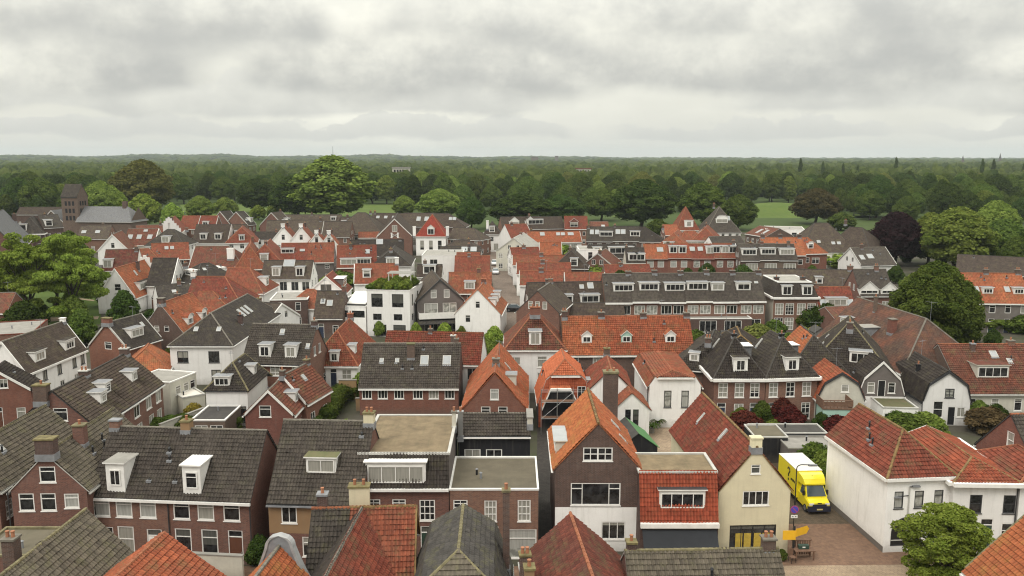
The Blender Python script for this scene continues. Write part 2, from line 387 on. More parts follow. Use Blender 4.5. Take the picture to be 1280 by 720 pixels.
class House:
    """box house in its own frame: x along the front, y away from the front; ridge along x or y"""
    def __init__(s, label, o, ang, W, D, E, Rz, axis, **k):
        s.W, s.D, s.E, s.R, s.axis = W, D, E, Rz, axis
        s.k = k; g = k.get
        s.wall = g('wall', 'brick'); s.roof = g('roof', 'tile_red'); s.roof2 = g('roof2', s.roof)
        s.dist = math.hypot(o[0], o[1])
        s.near = s.dist < 118
        nm = g('name') or NAME_FOR.get(s.wall, 'brick_house')
        s.t = thing(nm, label, g('cat', 'house'), (o[0], o[1], 0), ang, g('group', 'houses of the old town'))
        s.ox = o[0]
        HOUSES.append(s)
        s.T = D if axis == 'x' else W           # across the ridge
        s.L = W if axis == 'x' else D           # along the ridge
        s.kind = g('kind', 'gable')
        s.hip = list(g('hip', (0, 0))); s.zh = list(g('zh', (E, E)))
        s.mans = g('mans')                      # (inset, sides)
        s.gam = g('gam')
        if s.gam: s.prof = [(0,E),(s.gam[0],s.gam[1]),(s.T/2,Rz),(s.T-s.gam[0],s.gam[1]),(s.T,E)]
        else: s.prof = [(0,E),(s.T/2,Rz),(s.T,E)]
        s.build_walls(); s.build_roof()
        for c in g('chim', ()): s.chimney(*c)
        for d in g('dorm', ()): s.dormer(*d)
        for d in g('sky', ()): s.skylight(*d)
        for d in g('vent', ()): s.vent(*d)
        if not g('mans') and s.kind != 'flat':
            hr = random.Random(int(abs(o[0])*13+o[1]*7))
            if s.dist < 190 and (g('auto', True) or s.dist > 75) and hr.random() < .35: s.aerial(hr)
            if s.dist < 330 and not g('chim') and g('auto', True) and hr.random() < .6: s.chimney(hr.choice([.08,.3,.7,.93]), hr.uniform(-.4,.4), .7, .65, hr.uniform(.4,.8), hr.choice(['brick','brick_dark','brick_brown']), hr.choice(['moss_cap','ridge_grey']), hr.choice([1,2]))
            sides = [q for q in 'flr' if not s.is_end(q)]
            if s.dist < 250 and g('auto', True) and hr.random() < .6:
                for _ in range(hr.randint(1,3)): s.vent(hr.choice(sides), hr.uniform(.12,.9), hr.uniform(.55,.9), hr.uniform(.3,.55))
    # frames -------------------------------------------------------------
    def frame(s, side):
        W, D = s.W, s.D
        return {'f': (Vector((0,0,0)), Vector((1,0,0)), Vector((0,1,0)), W, 0.0),
                'r': (Vector((W,0,0)), Vector((0,1,0)), Vector((-1,0,0)), D, PI/2),
                'b': (Vector((W,D,0)), Vector((-1,0,0)), Vector((0,-1,0)), W, PI),
                'l': (Vector((0,D,0)), Vector((0,-1,0)), Vector((1,0,0)), D, -PI/2)}[side]
    def is_end(s, side): return (side in 'lr') == (s.axis == 'x')
    def end_index(s, side): return 0 if side in ('l','f') else 1
    def facade(s, side):
        o, a, n, ln, rz = s.frame(side)
        if s.kind in ('flat',): return [(0,0),(ln,0),(ln,s.E),(0,s.E)]
        if s.mans:
            ins, sides = s.mans
            if side in sides: return [(0,0),(ln,0),(ln,s.E),(0,s.E)]
            i = s.order(side)
            x0 = ins if i[0] in sides else 0; x1 = ins if i[1] in sides else 0
            p = [(0,0),(ln,0),(ln,s.E)]
            p += [(ln-x1, s.R), (x0, s.R)] + ([(0, s.E)] if x0 else [])
            if not x1: p = [(0,0),(ln,0),(ln,s.R),(x0,s.R)] + ([(0,s.E)] if x0 else [])
            return p
        if s.is_end(side):
            p = [(0,0),(ln,0)] + list(reversed(s.prof))
            e = s.end_index(side)
            if s.hip[e] > 0: p = clip(p, 1, s.zh[e], True)
            return p
        return [(0,0),(ln,0),(ln,s.E),(0,s.E)]
    def order(s, side): return {'f':('l','r'),'r':('f','b'),'b':('r','l'),'l':('b','f')}[side]
    # walls --------------------------------------------------------------
    def build_walls(s):
        k = s.k; mb = MB()
        vis = 'f' + ('l' if s.ox > 3 else 'r')
        wins = list(k.get('win', []))
        if k.get('auto', True): wins += s.auto(k.get('asides', vis), {w[0] for w in wins})
        s.todo = []
        base = k.get('base')
        for side in 'frbl':
            o, a, n, ln, rz = s.frame(side)
            poly = s.facade(side)
            holes = []
            for w in wins:
                if w[0] != side: continue
                _, z, h, wd, xs = w[:5]; st = w[5] if len(w) > 5 else 't'
                opt = w[6] if len(w) > 6 else {}
                if isinstance(xs, int): xs = [(i+0.5)/xs for i in range(xs)]
                for fx in xs:
                    u = fx*ln
                    if any(not inside(poly, uu, zz) for uu in (u-wd/2-.04, u+wd/2+.04) for zz in (max(z,0.01), z+h+.02)): continue
                    if any(u-wd/2 < q[1]+.05 and u+wd/2 > q[0]-.05 and z < q[3]+.05 and z+h > q[2]-.05 for q in holes): continue
                    holes.append((u-wd/2, u+wd/2, z, z+h))
                    s.todo.append((side, u, z, wd, h, st, opt))
            xs = sorted({round(v,4) for q in holes for v in q[:2]}); zs = sorted({round(v,4) for q in holes for v in q[2:]} | ({base[0]} if base else set()))
            def pt(u, z, d=0.0): return o + a*u + n*d + Vector((0,0,z))
            strips = [poly]
            def cut(ps, ax, vals):
                for v in vals:
                    nx = []
                    for p in ps:
                        lo, hi = min(q[ax] for q in p), max(q[ax] for q in p)
                        if lo + 1e-5 < v < hi - 1e-5:
                            nx += [q for q in (clip(p, ax, v, True), clip(p, ax, v, False)) if len(q) > 2]
                        else: nx.append(p)
                    ps = nx
                return ps
            for p in cut(cut(strips, 0, xs), 1, zs):
                cx = sum(q[0] for q in p)/len(p); cz = sum(q[1] for q in p)/len(p)
                if any(q[0] < cx < q[1] and q[2] < cz < q[3] for q in holes): continue
                m = base[1] if base and cz < base[0] and (len(base) < 3 or side in base[2]) else k.get('mat_'+side, s.wall)
                mb.face([pt(*q) for q in p], m, [(q[0]+ord(side)%7, q[1]) for q in p])
            for (u0,u1,z0,z1) in holes:
                for q in (((u0,z0),(u0,z1)),((u0,z1),(u1,z1)),((u1,z1),(u1,z0)),((u1,z0),(u0,z0))):
                    mb.face([pt(*q[0]), pt(*q[1]), pt(*q[1],.13), pt(*q[0],.13)], k.get('mat_'+side, s.wall))
        s.wall_o = mb.build('wall', s.t)
        for (side, u, z, wd, h, st, opt) in s.todo:
            o, a, n, ln, rz = s.frame(side)
            p = o + a*u + Vector((0,0,z))
            if st in ('door', 'doort'):
                s.door(p, rz, wd, h, opt.get('mat', 'door_green'), st == 'doort')
            else:
                q = add_window(s.t, p, rz, wd, h, st, opt.get('fm', k.get('fm', 'white_paint')), opt.get('gm', k.get('gm', 'glass')), s.dist < 130 and opt.get('sill', True))
    def door(s, p, rz, w, h, mat, trans):
        mb = MB(); f = MB(); hd = MB()
        top = h-0.5 if trans else h
        mb.box(-w/2+.07, 0.05, 0, w/2-.07, 0.11, top-.06, mat)
        for (x0,x1,z0,z1) in ((-w/2+.17,-.04,.2,top*.45),(.04,w/2-.17,.2,top*.45),(-w/2+.17,-.04,top*.5,top-.2),(.04,w/2-.17,top*.5,top-.2)):
            mb.box(x0, 0.035, z0, x1, 0.05, z1, mat)
        f.box(-w/2, 0.02, 0, -w/2+.07, .12, h, 'white_paint'); f.box(w/2-.07, 0.02, 0, w/2, .12, h, 'white_paint')
        f.box(-w/2+.07, 0.02, h-.06, w/2-.07, .12, h, 'white_paint')
        if trans:
            f.box(-w/2+.07, 0.02, top-.06, w/2-.07, .12, top, 'white_paint')
            f.face([(-w/2+.07,.09,top),(w/2-.07,.09,top),(w/2-.07,.09,h-.06),(-w/2+.07,.09,h-.06)], 'glass_dark')
        d = mb.build('door', s.t, p, rz); f.build('frame', d)
        hd.tube((w/2-.16, 0.05, 1.0), (w/2-.16, -0.02, 1.0), 0.02, 'steel', 6); hd.box(w/2-.19, -.03, .98, w/2-.09, -.015, 1.01, 'steel')
        hd.build('handle', d)
    def auto(s, sides, have):
        out = []
        for side in sides:
            if side in have: continue
            ln = s.frame(side)[3]; E = s.E
            top = E if not s.mans else E
            z = 0.8; i = 0
            n = max(1, int(ln/2.4))
            st = rnd.choice(['t','T','x','6','t'])
            w, h = rnd.choice([(1.0,1.45),(1.1,1.4),(0.95,1.55),(1.25,1.35)])
            if E < 3.2: h = min(h, E-1.25)
            while z + h < top - 0.15:
                xs = [(j+0.5)/n for j in range(n)]
                if i == 0 and side == 'f' and n >= 2 and s.dist < 210:
                    dj = rnd.randrange(n); out.append((side, 0.02, min(2.5, E-.3), 1.0, [xs[dj]], 'doort' if E > 3 else 'door', {'mat': rnd.choice(['door_green','door_blue','door_brown'])}))
                    xs = xs[:dj] + xs[dj+1:]
                if xs: out.append((side, z, h, w, xs, st))
                z += 2.75; i += 1
            if s.kind == 'gable' and not s.mans and s.is_end(side):
                up = (s.zh[s.end_index(side)] if s.hip[s.end_index(side)] else s.R) - E
                if up > 2.0: out.append((side, E+0.35, min(1.25, up*0.42), 0.9, [0.5] if ln < 6.5 else [0.38,0.62], 'x'))
        return out
    # roof ---------------------------------------------------------------
    def M(s, a, t, z):
        return Vector((a, t, z)) if s.axis == 'x' else Vector((t, a, z))
    def build_roof(s):
        k = s.k; mb = MB(); E, Rz, L, T = s.E, s.R, s.L, s.T
        oe, th = k.get('oe', 0.22), 0.11
        og = k.get('og', (0.07, 0.07))
        side_m = k.get('edge', 'dark_trim' if s.roof in ('tile_dark','tile_grey','tile_brown','slate') else 'pale_trim')
        s.caps = []; gut = []
        if s.kind == 'flat':
            cap = k.get('cap', 'white_paint'); W, D = s.W, s.D; cw = k.get('capw', .14)
            mb.face([(0.02,.02,E-.12),(W-.02,.02,E-.12),(W-.02,D-.02,E-.12),(.02,D-.02,E-.12)], s.roof)
            s.roof_o = mb.build('roof', s.t)
            e = MB(); w = cw; o = 0.05
            e.box(-o,-o,E-.12,W+o,w,E+.03,cap); e.box(-o,D-w,E-.12,W+o,D+o,E+.03,cap)
            e.box(-o,w,E-.12,w,D-w,E+.028,cap); e.box(W-w,w,E-.12,W+o,D-w,E+.028,cap)
            fr_ = random.Random(int(s.dist*10)); vb_ = MB()
            for _ in range(2 if W*D > 40 else 1):
                x_, y_ = W*fr_.uniform(.2,.8), D*fr_.uniform(.3,.85)
                vb_ = MB(); vb_.tube((x_,y_,E-.12),(x_,y_,E+.35),.09,fr_.choice(['lead','black_metal']),8); vb_.tube((x_,y_,E+.35),(x_,y_,E+.42),.14,'lead',8,.05); vb_.build('vent_pipe', s.roof_o)
            e.build('parapet', s.roof_o)
            return
        if s.mans:
            ins, sides = s.mans; W, D = s.W, s.D
            x0, x1 = (ins if 'l' in sides else 0), (W-ins if 'r' in sides else W)
            y0, y1 = (ins if 'f' in sides else 0), (D-ins if 'b' in sides else D)
            mb.face([(x0,y0,Rz+.02),(x1,y0,Rz+.02),(x1,y1,Rz+.02),(x0,y1,Rz+.02)], k.get('top', 'bitumen'))
            sl = math.hypot(ins, Rz-E)
            for side in sides:
                o, a, n, ln, rz = s.frame(side); i = s.order(side)
                a0 = ins if i[0] in sides else 0; a1 = ins if i[1] in sides else 0
                lo = -0.1
                P = [o+n*lo-a*(0.1 if a0 else 0)+Vector((0,0,E)), o+n*lo+a*(ln+(0.1 if a1 else 0))+Vector((0,0,E)), o+n*ins+a*(ln-a1)+Vector((0,0,Rz)), o+n*ins+a*a0+Vector((0,0,Rz))]
                uv = [(0,0),(ln,0),(ln-a1,sl),(a0,sl)]
                mb.prism(P, 0.05, s.roof, side_m, uv)
                if s.near: s.relief(mb, [P[0],P[1],P[2],P[3]], uv, 0.06, s.roof)
                gut.append((P[0], P[1]))
            s.roof_o = mb.build('roof', s.t)
            e = MB(); cap = k.get('cap', 'white_paint'); w = 0.16; z0, z1 = Rz-.02, Rz+.14
            e.box(x0-.08,y0-.08,z0,x1+.08,y0+w,z1,cap); e.box(x0-.08,y1-w,z0,x1+.08,y1+.08,z1,cap)
            e.box(x0-.08,y0+w,z0,x0+w,y1-w,z1-.002,cap); e.box(x1-w,y0+w,z0,x1+.08,y1-w,z1-.002,cap)
            e.build('parapet', s.roof_o)
        else:
            prof = s.prof; n = len(prof)
            half = n//2
            def slope_t(z, right):      # t at height z on the top segment
                i = half-1 if not right else half
                (t0,z0),(t1,z1) = prof[i], prof[i+1]
                return t0 + (t1-t0)*((z-z0)/(z1-z0))
            for i in range(n-1):
                (t0,z0),(t1,z1) = prof[i], prof[i+1]
                right = i >= half
                lo, hi = ((t1,z1),(t0,z0)) if right else ((t0,z0),(t1,z1))
                topseg = i in (half-1, half); bottom = i in (0, n-2)
                lt, lz = lo
                if bottom:
                    g = (hi[1]-lo[1])/max(1e-6, abs(hi[0]-lo[0])); o = min(oe, 0.35/ max(g, .4))
                    lt += -o if not right else o; lz -= o*g
                m = s.roof if right else s.roof2
                g0 = -og[0] if not s.hip[0] else 0; g1 = L+og[1] if not s.hip[1] else L
                # points bottom-start, bottom-end, then up the end, ridge, back
                full0 = s.hip[0] > 0 and s.zh[0] <= E+.01 and bottom; full1 = s.hip[1] > 0 and s.zh[1] <= E+.01 and bottom
                b0 = -min(oe,.3) if full0 else g0; b1 = L+min(oe,.3) if full1 else g1
                P = [(b0, lt, lz), (b1, lt, lz)]
                if topseg and s.hip[1] > 0:
                    zz = s.zh[1]
                    if zz > lo[1]+.02: P.append((L, slope_t(zz, right), zz))
                    P.append((L-s.hip[1], hi[0], hi[1]))
                else: P.append((g1, hi[0], hi[1]))
                if topseg and s.hip[0] > 0:
                    P.append((s.hip[0], hi[0], hi[1])); zz = s.zh[0]
                    if zz > lo[1]+.02: P.append((0, slope_t(zz, right), zz))
                else: P.append((g0, hi[0], hi[1]))
                # drop doubled points
                q = []
                for p in P:
                    if not q or (Vector(p)-Vector(q[-1])).length > 1e-4: q.append(p)
                P = q
                ln = math.hypot(hi[0]-lt, hi[1]-lz)
                uv = [(p[0]+3.1, ln*(p[2]-lz)/(hi[1]-lz)) for p in P]
                W3 = [s.M(*p) for p in P]
                flip = right if s.axis == 'x' else not right
                if flip: W3.reverse(); uv.reverse()
                mb.prism(W3, th, m, side_m, uv)
                if s.near: s.relief(mb, W3, uv, th, m)
                if bottom: gut.append((s.M(P[0][0], lt, lz), s.M(P[1][0], lt, lz)))
            for e in (0, 1):
                if s.hip[e] <= 0: continue
                zz = s.zh[e]; h = s.hip[e]; sg = 1 if e == 0 else -1; a0 = 0 if e == 0 else L
                tl, tr = slope_t(zz, False), slope_t(zz, True)
                g = (Rz-zz)/h; o = min(oe, .3); 
                f = (Rz - zz + o*g)/(Rz-zz)
                m_ = T/2
                tl2, tr2 = m_-(m_-tl)*f, m_+(tr-m_)*f
                P = [(a0-sg*o, tl2, zz-o*g), (a0-sg*o, tr2, zz-o*g), (a0+sg*h, m_, Rz)]
                ln = math.hypot(h+o, Rz-zz+o*g)
                uv = [(tl2,0),(tr2,0),(m_,ln)]
                W3 = [s.M(*p) for p in P]
                if (e == 0) == (s.axis == 'x'): W3.reverse(); uv.reverse()
                m = k.get('roofhip', s.roof)
                mb.prism(W3, th, m, side_m, uv)
                if s.near: s.relief(mb, W3, uv, th, m)
                s.caps.append((s.M(a0+sg*h, m_, Rz), s.M(a0-sg*o, tl2, zz-o*g))); s.caps.append((s.M(a0+sg*h, m_, Rz), s.M(a0-sg*o, tr2, zz-o*g)))
                gut.append((s.M(a0-sg*o, tl2, zz-o*g), s.M(a0-sg*o, tr2, zz-o*g)))
            s.roof_o = mb.build('roof', s.t)
            s.caps.append((s.M(s.hip[0] or -og[0], T/2, Rz), s.M((L-s.hip[1]) if s.hip[1] else L+og[1], T/2, Rz)))
            rc = MB(); rm = k.get('ridge', RIDGE_FOR.get(s.roof, 'ridge_grey'))
            r = 0.115 if s.near else 0.11
            for p, q in s.caps:
                up = Vector((0,0,th-.02)); L_ = (q-p).length
                nseg = max(1, int(L_/.42)) if s.near else 1
                for j in range(nseg):
                    rc.tube(p+(q-p)*(j/nseg)+up, p+(q-p)*((j+1)/nseg)+up, r*1.08, rm, 7 if s.near else 5, r*.9)
            rc.build('ridge_tiles', s.roof_o)
            if k.get('verge'):
                vb = MB(); vm = k['verge']
                for e in (0,1):
                    if e in k.get('vends', (0,1)) :
                        a0 = -og[0]-.03 if e == 0 else L+og[1]+.03
                        for i in range(n-1):
                            (t0,z0),(t1,z1) = prof[i], prof[i+1]
                            if s.hip[e] > 0:
                                if min(z0,z1) >= s.zh[e]: continue
                                if z1 > s.zh[e]: t1 = t0+(t1-t0)*(s.zh[e]-z0)/(z1-z0); z1 = s.zh[e]
                                if z0 > s.zh[e]: t0 = t1+(t0-t1)*(s.zh[e]-z1)/(z0-z1); z0 = s.zh[e]
                            w = 0.07
                            pa = [s.M(a0-w, t0, z0-.14), s.M(a0-w, t1, z1-.14), s.M(a0+w, t1, z1-.14), s.M(a0+w, t0, z0-.14)]
                            vb.prism(pa, 0.31, vm, vm)
                vb.build('verge_board', s.roof_o)
        gm = k.get('gut', 'white_paint')
        if gm:
            dirs = Vector((s.W/2, s.D/2, 0))
            for p, q in gut:
                gb = MB()
                mid = (p+q)/2; d = (q-p).normalized(); nrm = Vector((-d.y, d.x, 0))
                if nrm.dot(mid-dirs) < 0: nrm = -nrm
                a = p + Vector((0,0,-.12)); b = q + Vector((0,0,-.12))
                w = k.get('gw', 0.12); hgt = k.get('gh', 0.11)
                gb.prism([a-nrm*.05, b-nrm*.05, b+nrm*w, a+nrm*w] if True else [], hgt, gm, gm)
                gb.build('gutter', s.roof_o)
            if s.near and s.dist < 125 and k.get('pipe', True):
                for p, q in gut[:1]:
                    pb = MB(); u = k.get('pipe_at', 0.03)
                    x = p + (q-p)*u
                    if abs(x.y) < 1.0:
                        pb.tube((x.x, -0.09, 0.0), (x.x, -0.09, s.E-.1), 0.05, 'dark_trim', 6)
                        pb.build('downpipe', s.t)
    def relief(s, mb, W3, uv, th, m):
        """real tile courses: pantile wave across, stepped up the slope"""
        # affine map uv -> 3d from three non-collinear points
        P = [Vector(p)+Vector((0,0,th)) for p in W3]
        i0 = 0; best = None
        for j in range(1, len(P)):
            for l in range(j+1, len(P)):
                du1 = (uv[j][0]-uv[0][0], uv[j][1]-uv[0][1]); du2 = (uv[l][0]-uv[0][0], uv[l][1]-uv[0][1])
                det = du1[0]*du2[1]-du1[1]*du2[0]
                if best is None or abs(det) > abs(best[0]): best = (det, j, l, du1, du2)
        det, j, l, du1, du2 = best
        if abs(det) < 1e-4: return
        e1, e2 = P[j]-P[0], P[l]-P[0]
        U = (e1*du2[1]-e2*du1[1])/det; V = (e2*du1[0]-e1*du2[0])/det
        N = U.cross(V).normalized()
        if N.z < 0: N = -N
        us = [p[0] for p in uv]; vs = [p[1] for p in uv]
        SU = 5 if s.dist < 80 else 4
        i_0, i_1 = math.floor(min(us)/TW), math.ceil(max(us)/TW); j_0, j_1 = math.floor(min(vs)/TL), math.ceil(max(vs)/TL)
        cols = (i_1-i_0)*SU
        flatish = s.roof.startswith('slate')
        amp = 0.008 if flatish else 0.036
        rows = []
        for jj in range(j_0, j_1):
            rows.append((jj*TL, 0.055)); rows.append(((jj+1)*TL-.012, 0.0))
        rr = random.Random(int(s.dist*100)+j)
        jit = {}; sag = rr.uniform(0,6)
        base = len(mb.v); nv = cols+1
        poly = uv; p0, u0, v0 = P[0], uv[0][0], uv[0][1]
        for r_, (v, hh) in enumerate(rows):
            for c in range(nv):
                u = i_0*TW + c*TW/SU
                key = (c//SU, r_//2)
                if key not in jit: jit[key] = rr.uniform(-.01, .01) + (rr.uniform(.02,.05) if rr.random() < .012 else 0)
                ph = (c % SU)/SU
                w = amp*(math.cos(2*PI*ph)) + hh + jit[key] + .028*math.sin(u*.9+sag)*math.sin(v*.8+sag*2) - .02*math.sin(u*2.1+v*1.3+sag)
                q = p0 + U*(u-u0) + V*(v-v0) + N*(w+0.022)
                mb.v.append((q.x, q.y, q.z))
        mi = mb.mat(m)
        for r_ in range(len(rows)-1):
            vm = (rows[r_][0]+rows[r_+1][0])/2
            vtest = vm if r_ % 2 == 0 else rows[r_+1][0]+.02
            for c in range(cols):
                um = i_0*TW + (c+.5)*TW/SU
                if not inside(poly, um, vtest): continue
                a = base + r_*nv + c
                mb.f.append([a, a+1, a+1+nv, a+nv]); mb.mi.append(mi)
                uu, u2 = i_0*TW + c*TW/SU + 1e-3, i_0*TW + (c+1)*TW/SU - 1e-3
                va = rows[r_ if r_ % 2 == 0 else r_+1][0] + .005
                vb = (rows[r_+1][0] if r_ % 2 == 0 else va + .01)
                mb.uv.append([(uu,va),(u2,va),(u2,vb),(uu,vb)])
    # roof furniture ------------------------------------------------------
    def zr(s, a, t):
        for i in range(len(s.prof)-1):
            (t0,z0),(t1,z1) = s.prof[i], s.prof[i+1]
            if t0-.001 <= t <= t1+.001: return z0+(z1-z0)*(t-t0)/(t1-t0)
        return s.E
    def chimney(s, fs, off, w=0.6, d=0.6, h=0.9, mat='brick', cap='moss_cap', pots=1, potm='clay_pot'):
        """fs along the ridge, off metres across it, top h above the ridge"""
        a = fs*s.L; t = s.T/2+off
        zb = (s.zr(a, min(max(t,0),s.T)) if not (s.mans or s.kind == 'flat') else s.R) - 0.5
        zt = s.R + h
        p = s.M(a, t, 0)
        ww, dd = (w, d) if s.axis == 'x' else (d, w)
        mb = MB()
        mb.box(p.x-w/2, p.y-d/2, zb, p.x+w/2, p.y+d/2, zt, mat)
        mb.box(p.x-w/2-.07, p.y-d/2-.07, zt-.02, p.x+w/2+.07, p.y+d/2+.07, zt+.1, cap)
        mb.box(p.x-w/2-.05, p.y-d/2-.05, zb, p.x+w/2+.05, p.y+d/2+.05, zb+.54, 'lead')
        for i in range(pots):
            x = p.x + ((i+.5)/pots-.5)*w*.9
            mb.tube((x, p.y, zt+.05), (x, p.y, zt+.42), .11, potm, 8, .09)
            mb.tube((x, p.y, zt+.40), (x, p.y, zt+.46), .12, potm, 8)
        mb.build('chimney', s.roof_o)
    def slope_frame(s, side):
        """origin corner, along, inward, length, rz, z(q) on the slope of that side"""
        o, a, n, ln, rz = s.frame(side)
        if s.mans: run, z0, z1 = s.mans[0], s.E, s.R
        elif s.is_end(side):
            e = s.end_index(side); run, z0, z1 = max(s.hip[e],.01), s.zh[e], s.R
        elif s.gam: run, z0, z1 = s.gam[0], s.E, s.gam[1]
        else: run, z0, z1 = s.T/2, s.E, s.R
        return o, a, n, ln, rz, run, z0, z1
    def dormer(s, side, fx, up, w, h, kind='box', body='white_paint', style='x', roofm=None, win=None, fm='white_paint', gm='glass'):
        o, a, n, ln, rz, run, z0, z1 = s.slope_frame(side)
        g = (z1-z0)/run; q0 = up*run; zz = z0+g*q0
        q1 = q0 + (h+.1)/g
        u = fx*ln
        if s.gam or s.mans: q1 = q0 + h/g + .6
        O = o + a*u
        def pt(x, q, z): return O + a*x + n*q + Vector((0,0,z))
        roofm = roofm or ('lead' if kind == 'box' else s.roof)
        mb = MB(); zb = zz-.15; zt = zz+h
        for x in (-w/2, w/2):
            mb.face([pt(x,q0,zb), pt(x,q0,zt), pt(x,q1,zt), pt(x,q1-.02,zt-.35)], body)
        fronts = [pt(-w/2,q0,zb), pt(w/2,q0,zb), pt(w/2,q0,zt), pt(-w/2,q0,zt)]
        if kind == 'gab': fronts.insert(3, pt(0,q0,zt+w*.42))
        if kind == 'arch': 
            fronts[3:3] = [pt(w/2*math.cos(t),q0,zt+w*.28*math.sin(t)) for t in (PI*.17,PI*.33,PI*.5,PI*.67,PI*.83)]
        mb.face(fronts, body)
        d = mb.build('dormer', s.t)
        rb = MB()
        if kind == 'box':
            rb.prism([pt(-w/2-.14,q0-.18,zt), pt(w/2+.14,q0-.18,zt), pt(w/2+.14,q1+.05,zt), pt(-w/2-.14,q1+.05,zt)], .1, roofm, body if body != 'black_wall' else 'dark_trim')
        elif kind == 'arch':
            L_ = [(w/2+.12,zt-.02)]+[((w/2+.1)*math.cos(t), zt+(w*.28+.06)*math.sin(t)) for t in (PI*.17,PI*.33,PI*.5,PI*.67,PI*.83)]+[(-w/2-.12,zt-.02)]
            for (xa,za),(xb,zb_) in zip(L_, L_[1:]):
                q2 = q1+.8
                rb.prism([pt(xa,q0-.15,za), pt(xa,q2,za), pt(xb,q2,zb_), pt(xb,q0-.15,zb_)], .07, roofm, body)
        else:
            ap = zt+w*.42; q2 = q0+(ap-zz)/g+.1; e = .12
            for sg in (-1,1):
                P = [pt(sg*(w/2+e),q0-.15,zt-e*.84), pt(sg*(w/2+e),q1,zt-e*.84), pt(0,q2,ap), pt(0,q0-.15,ap)]
                sl = math.hypot(w/2+e, w*.42+e*.84)
                rb.prism(P, .09, roofm, 'white_paint', [(0,0),(q1-q0,0),(q2-q0,sl),(0,sl)])
        rb.build('dormer_roof', d)
        ww, wh = win or (w-.3, h-.42)
        n_ = 1
        p = O + n*(q0-.09) + Vector((0,0,zz+(h-wh)*.55))
        add_window(d, p, rz, ww, wh, style, fm, gm, False)
    def aerial(s, hr):
        p = s.M(hr.uniform(.15,.85)*s.L, s.T/2+.25, s.R-.1); mb = MB(); h = hr.uniform(1.6,2.6)
        mb.tube(p, p+Vector((0,0,h)), .022, 'lead', 5)
        a = hr.uniform(0,3.1); d = Vector((math.cos(a),math.sin(a),0)); e = Vector((-d.y,d.x,0)); t = p+Vector((0,0,h-.15))
        mb.tube(t-d*.7, t+d*.7, .015, 'lead', 4)
        for i in range(6): c = t+d*(-.65+.26*i); mb.tube(c-e*(.28-.02*i), c+e*(.28-.02*i), .01, 'lead', 4)
        mb.build('aerial', s.roof_o)
    def skylight(s, side, fx, up, w=0.75, h=1.0):
        o, a, n, ln, rz, run, z0, z1 = s.slope_frame(side)
        g = (z1-z0)/run; cs = 1/math.sqrt(1+g*g)
        O = o + a*(fx*ln) + n*(up*run) + Vector((0,0,z0+g*up*run))
        V = (n + Vector((0,0,g)))*cs; N = a.cross(V)
        if N.z < 0: N = -N
        Mx = Matrix((( a.x, V.x, N.x, O.x),(a.y, V.y, N.y, O.y),(a.z, V.z, N.z, O.z),(0,0,0,1)))
        zb, zt = .08, .22
        mb = MB(); b = .08; fm = 'pale_trim'
        mb.box(-w/2,0,zb,-w/2+b,h,zt,fm,Mx); mb.box(w/2-b,0,zb,w/2,h,zt,fm,Mx)
        mb.box(-w/2+b,0,zb,w/2-b,b,zt,fm,Mx); mb.box(-w/2+b,h-b,zb,w/2-b,h,zt,fm,Mx)
        mb.box(-w/2+b,b,zb,w/2-b,h-b,.195,'skylight_glass',Mx)
        if s.near: mb.box(-w/2-.05,-.22,zb,w/2+.05,0,.17,'lead',Mx)
        mb.build('skylight', s.roof_o)
    def vent(s, side, fx, up, h=0.7, m='black_metal'):
        o, a, n, ln, rz, run, z0, z1 = s.slope_frame(side)
        g = (z1-z0)/run
        O = o + a*(fx*ln) + n*(up*run) + Vector((0,0,z0+g*up*run))
        mb = MB(); mb.tube(O, O+Vector((0,0,h)), .075, m, 7); mb.tube(O+Vector((0,0,h)), O+Vector((0,0,h+.12)), .13, m, 7, .05)
        mb.box(O.x-.2, O.y-.2, O.z+.02, O.x+.2, O.y+.2, O.z+.2, 'lead')
        mb.build('vent_pipe', s.roof_o)

def frame_ab(A, B):
    d = B-A; ang = math.atan2(d.y, d.x); return ang, d.length

def X(label, A, B, E, r=None, pitch=46, D=None, Rz=None, n=1, **k):
    """long front: A,B are the eave ends of the front; ridge parallel to it passes through bearing r"""
    a, b = site(*A, E), site(*B, E)
    ang, W = frame_ab(a, b)
    yd = Vector((-math.sin(ang), math.cos(ang)))
    tp = math.tan(R_(pitch))
    if r is not None:
        lo, hi = 0.2, 25.0
        for _ in range(50):
            w = (lo+hi)/2
            p1, p2 = a+yd*w, b+yd*w; z = E+w*tp
            q1, q2 = proj((p1.x,p1.y,z)), proj((p2.x,p2.y,z))
            y = q1[1]+(q2[1]-q1[1])*(r[0]-q1[0])/(q2[0]-q1[0])
            if y > r[1]: lo = w
            else: hi = w
        D = 2*w; Rz = E+w*tp
    elif Rz is None: Rz = E+D/2*tp
    if n == 1: return House(label, a, ang, W, D, E, Rz, 'x', **k)
    out = []
    per = k.pop('per', None)
    for i in range(n):
        p = a+(b-a)*(i/n); kk = dict(k)
        if per: kk.update(per[i])
        kk.setdefault('og', (0.07 if i == 0 else 0.0, 0.07 if i == n-1 else 0.0))
        dj = [0.0, .16, .05, .2, .08, .14][i % 6] if n > 2 and A[1] < 430 else 0.0      # the terrace steps a little from house to house
        out.append(House(label[i] if isinstance(label, list) else label, p, ang, W/n, D, E+dj, Rz+dj, 'x', **kk))
    return out

def Y(label, n, f, Rz, hw, E, ext=0.0, **k):
    """ridge from n (near) to f (far) at height Rz; hips extend beyond those points"""
    p, q = site(*n, Rz), site(*f, Rz)
    d = (q-p).normalized(); hip = k.get('hip', (0,0))
    p = p - d*(ext+hip[0]); q = q + d*hip[1]
    xd = Vector((d.y, -d.x))
    o = p - xd*hw
    return House(label, o, math.atan2(xd.y, xd.x), 2*hw, (q-p).length, E, Rz, 'y', **k)

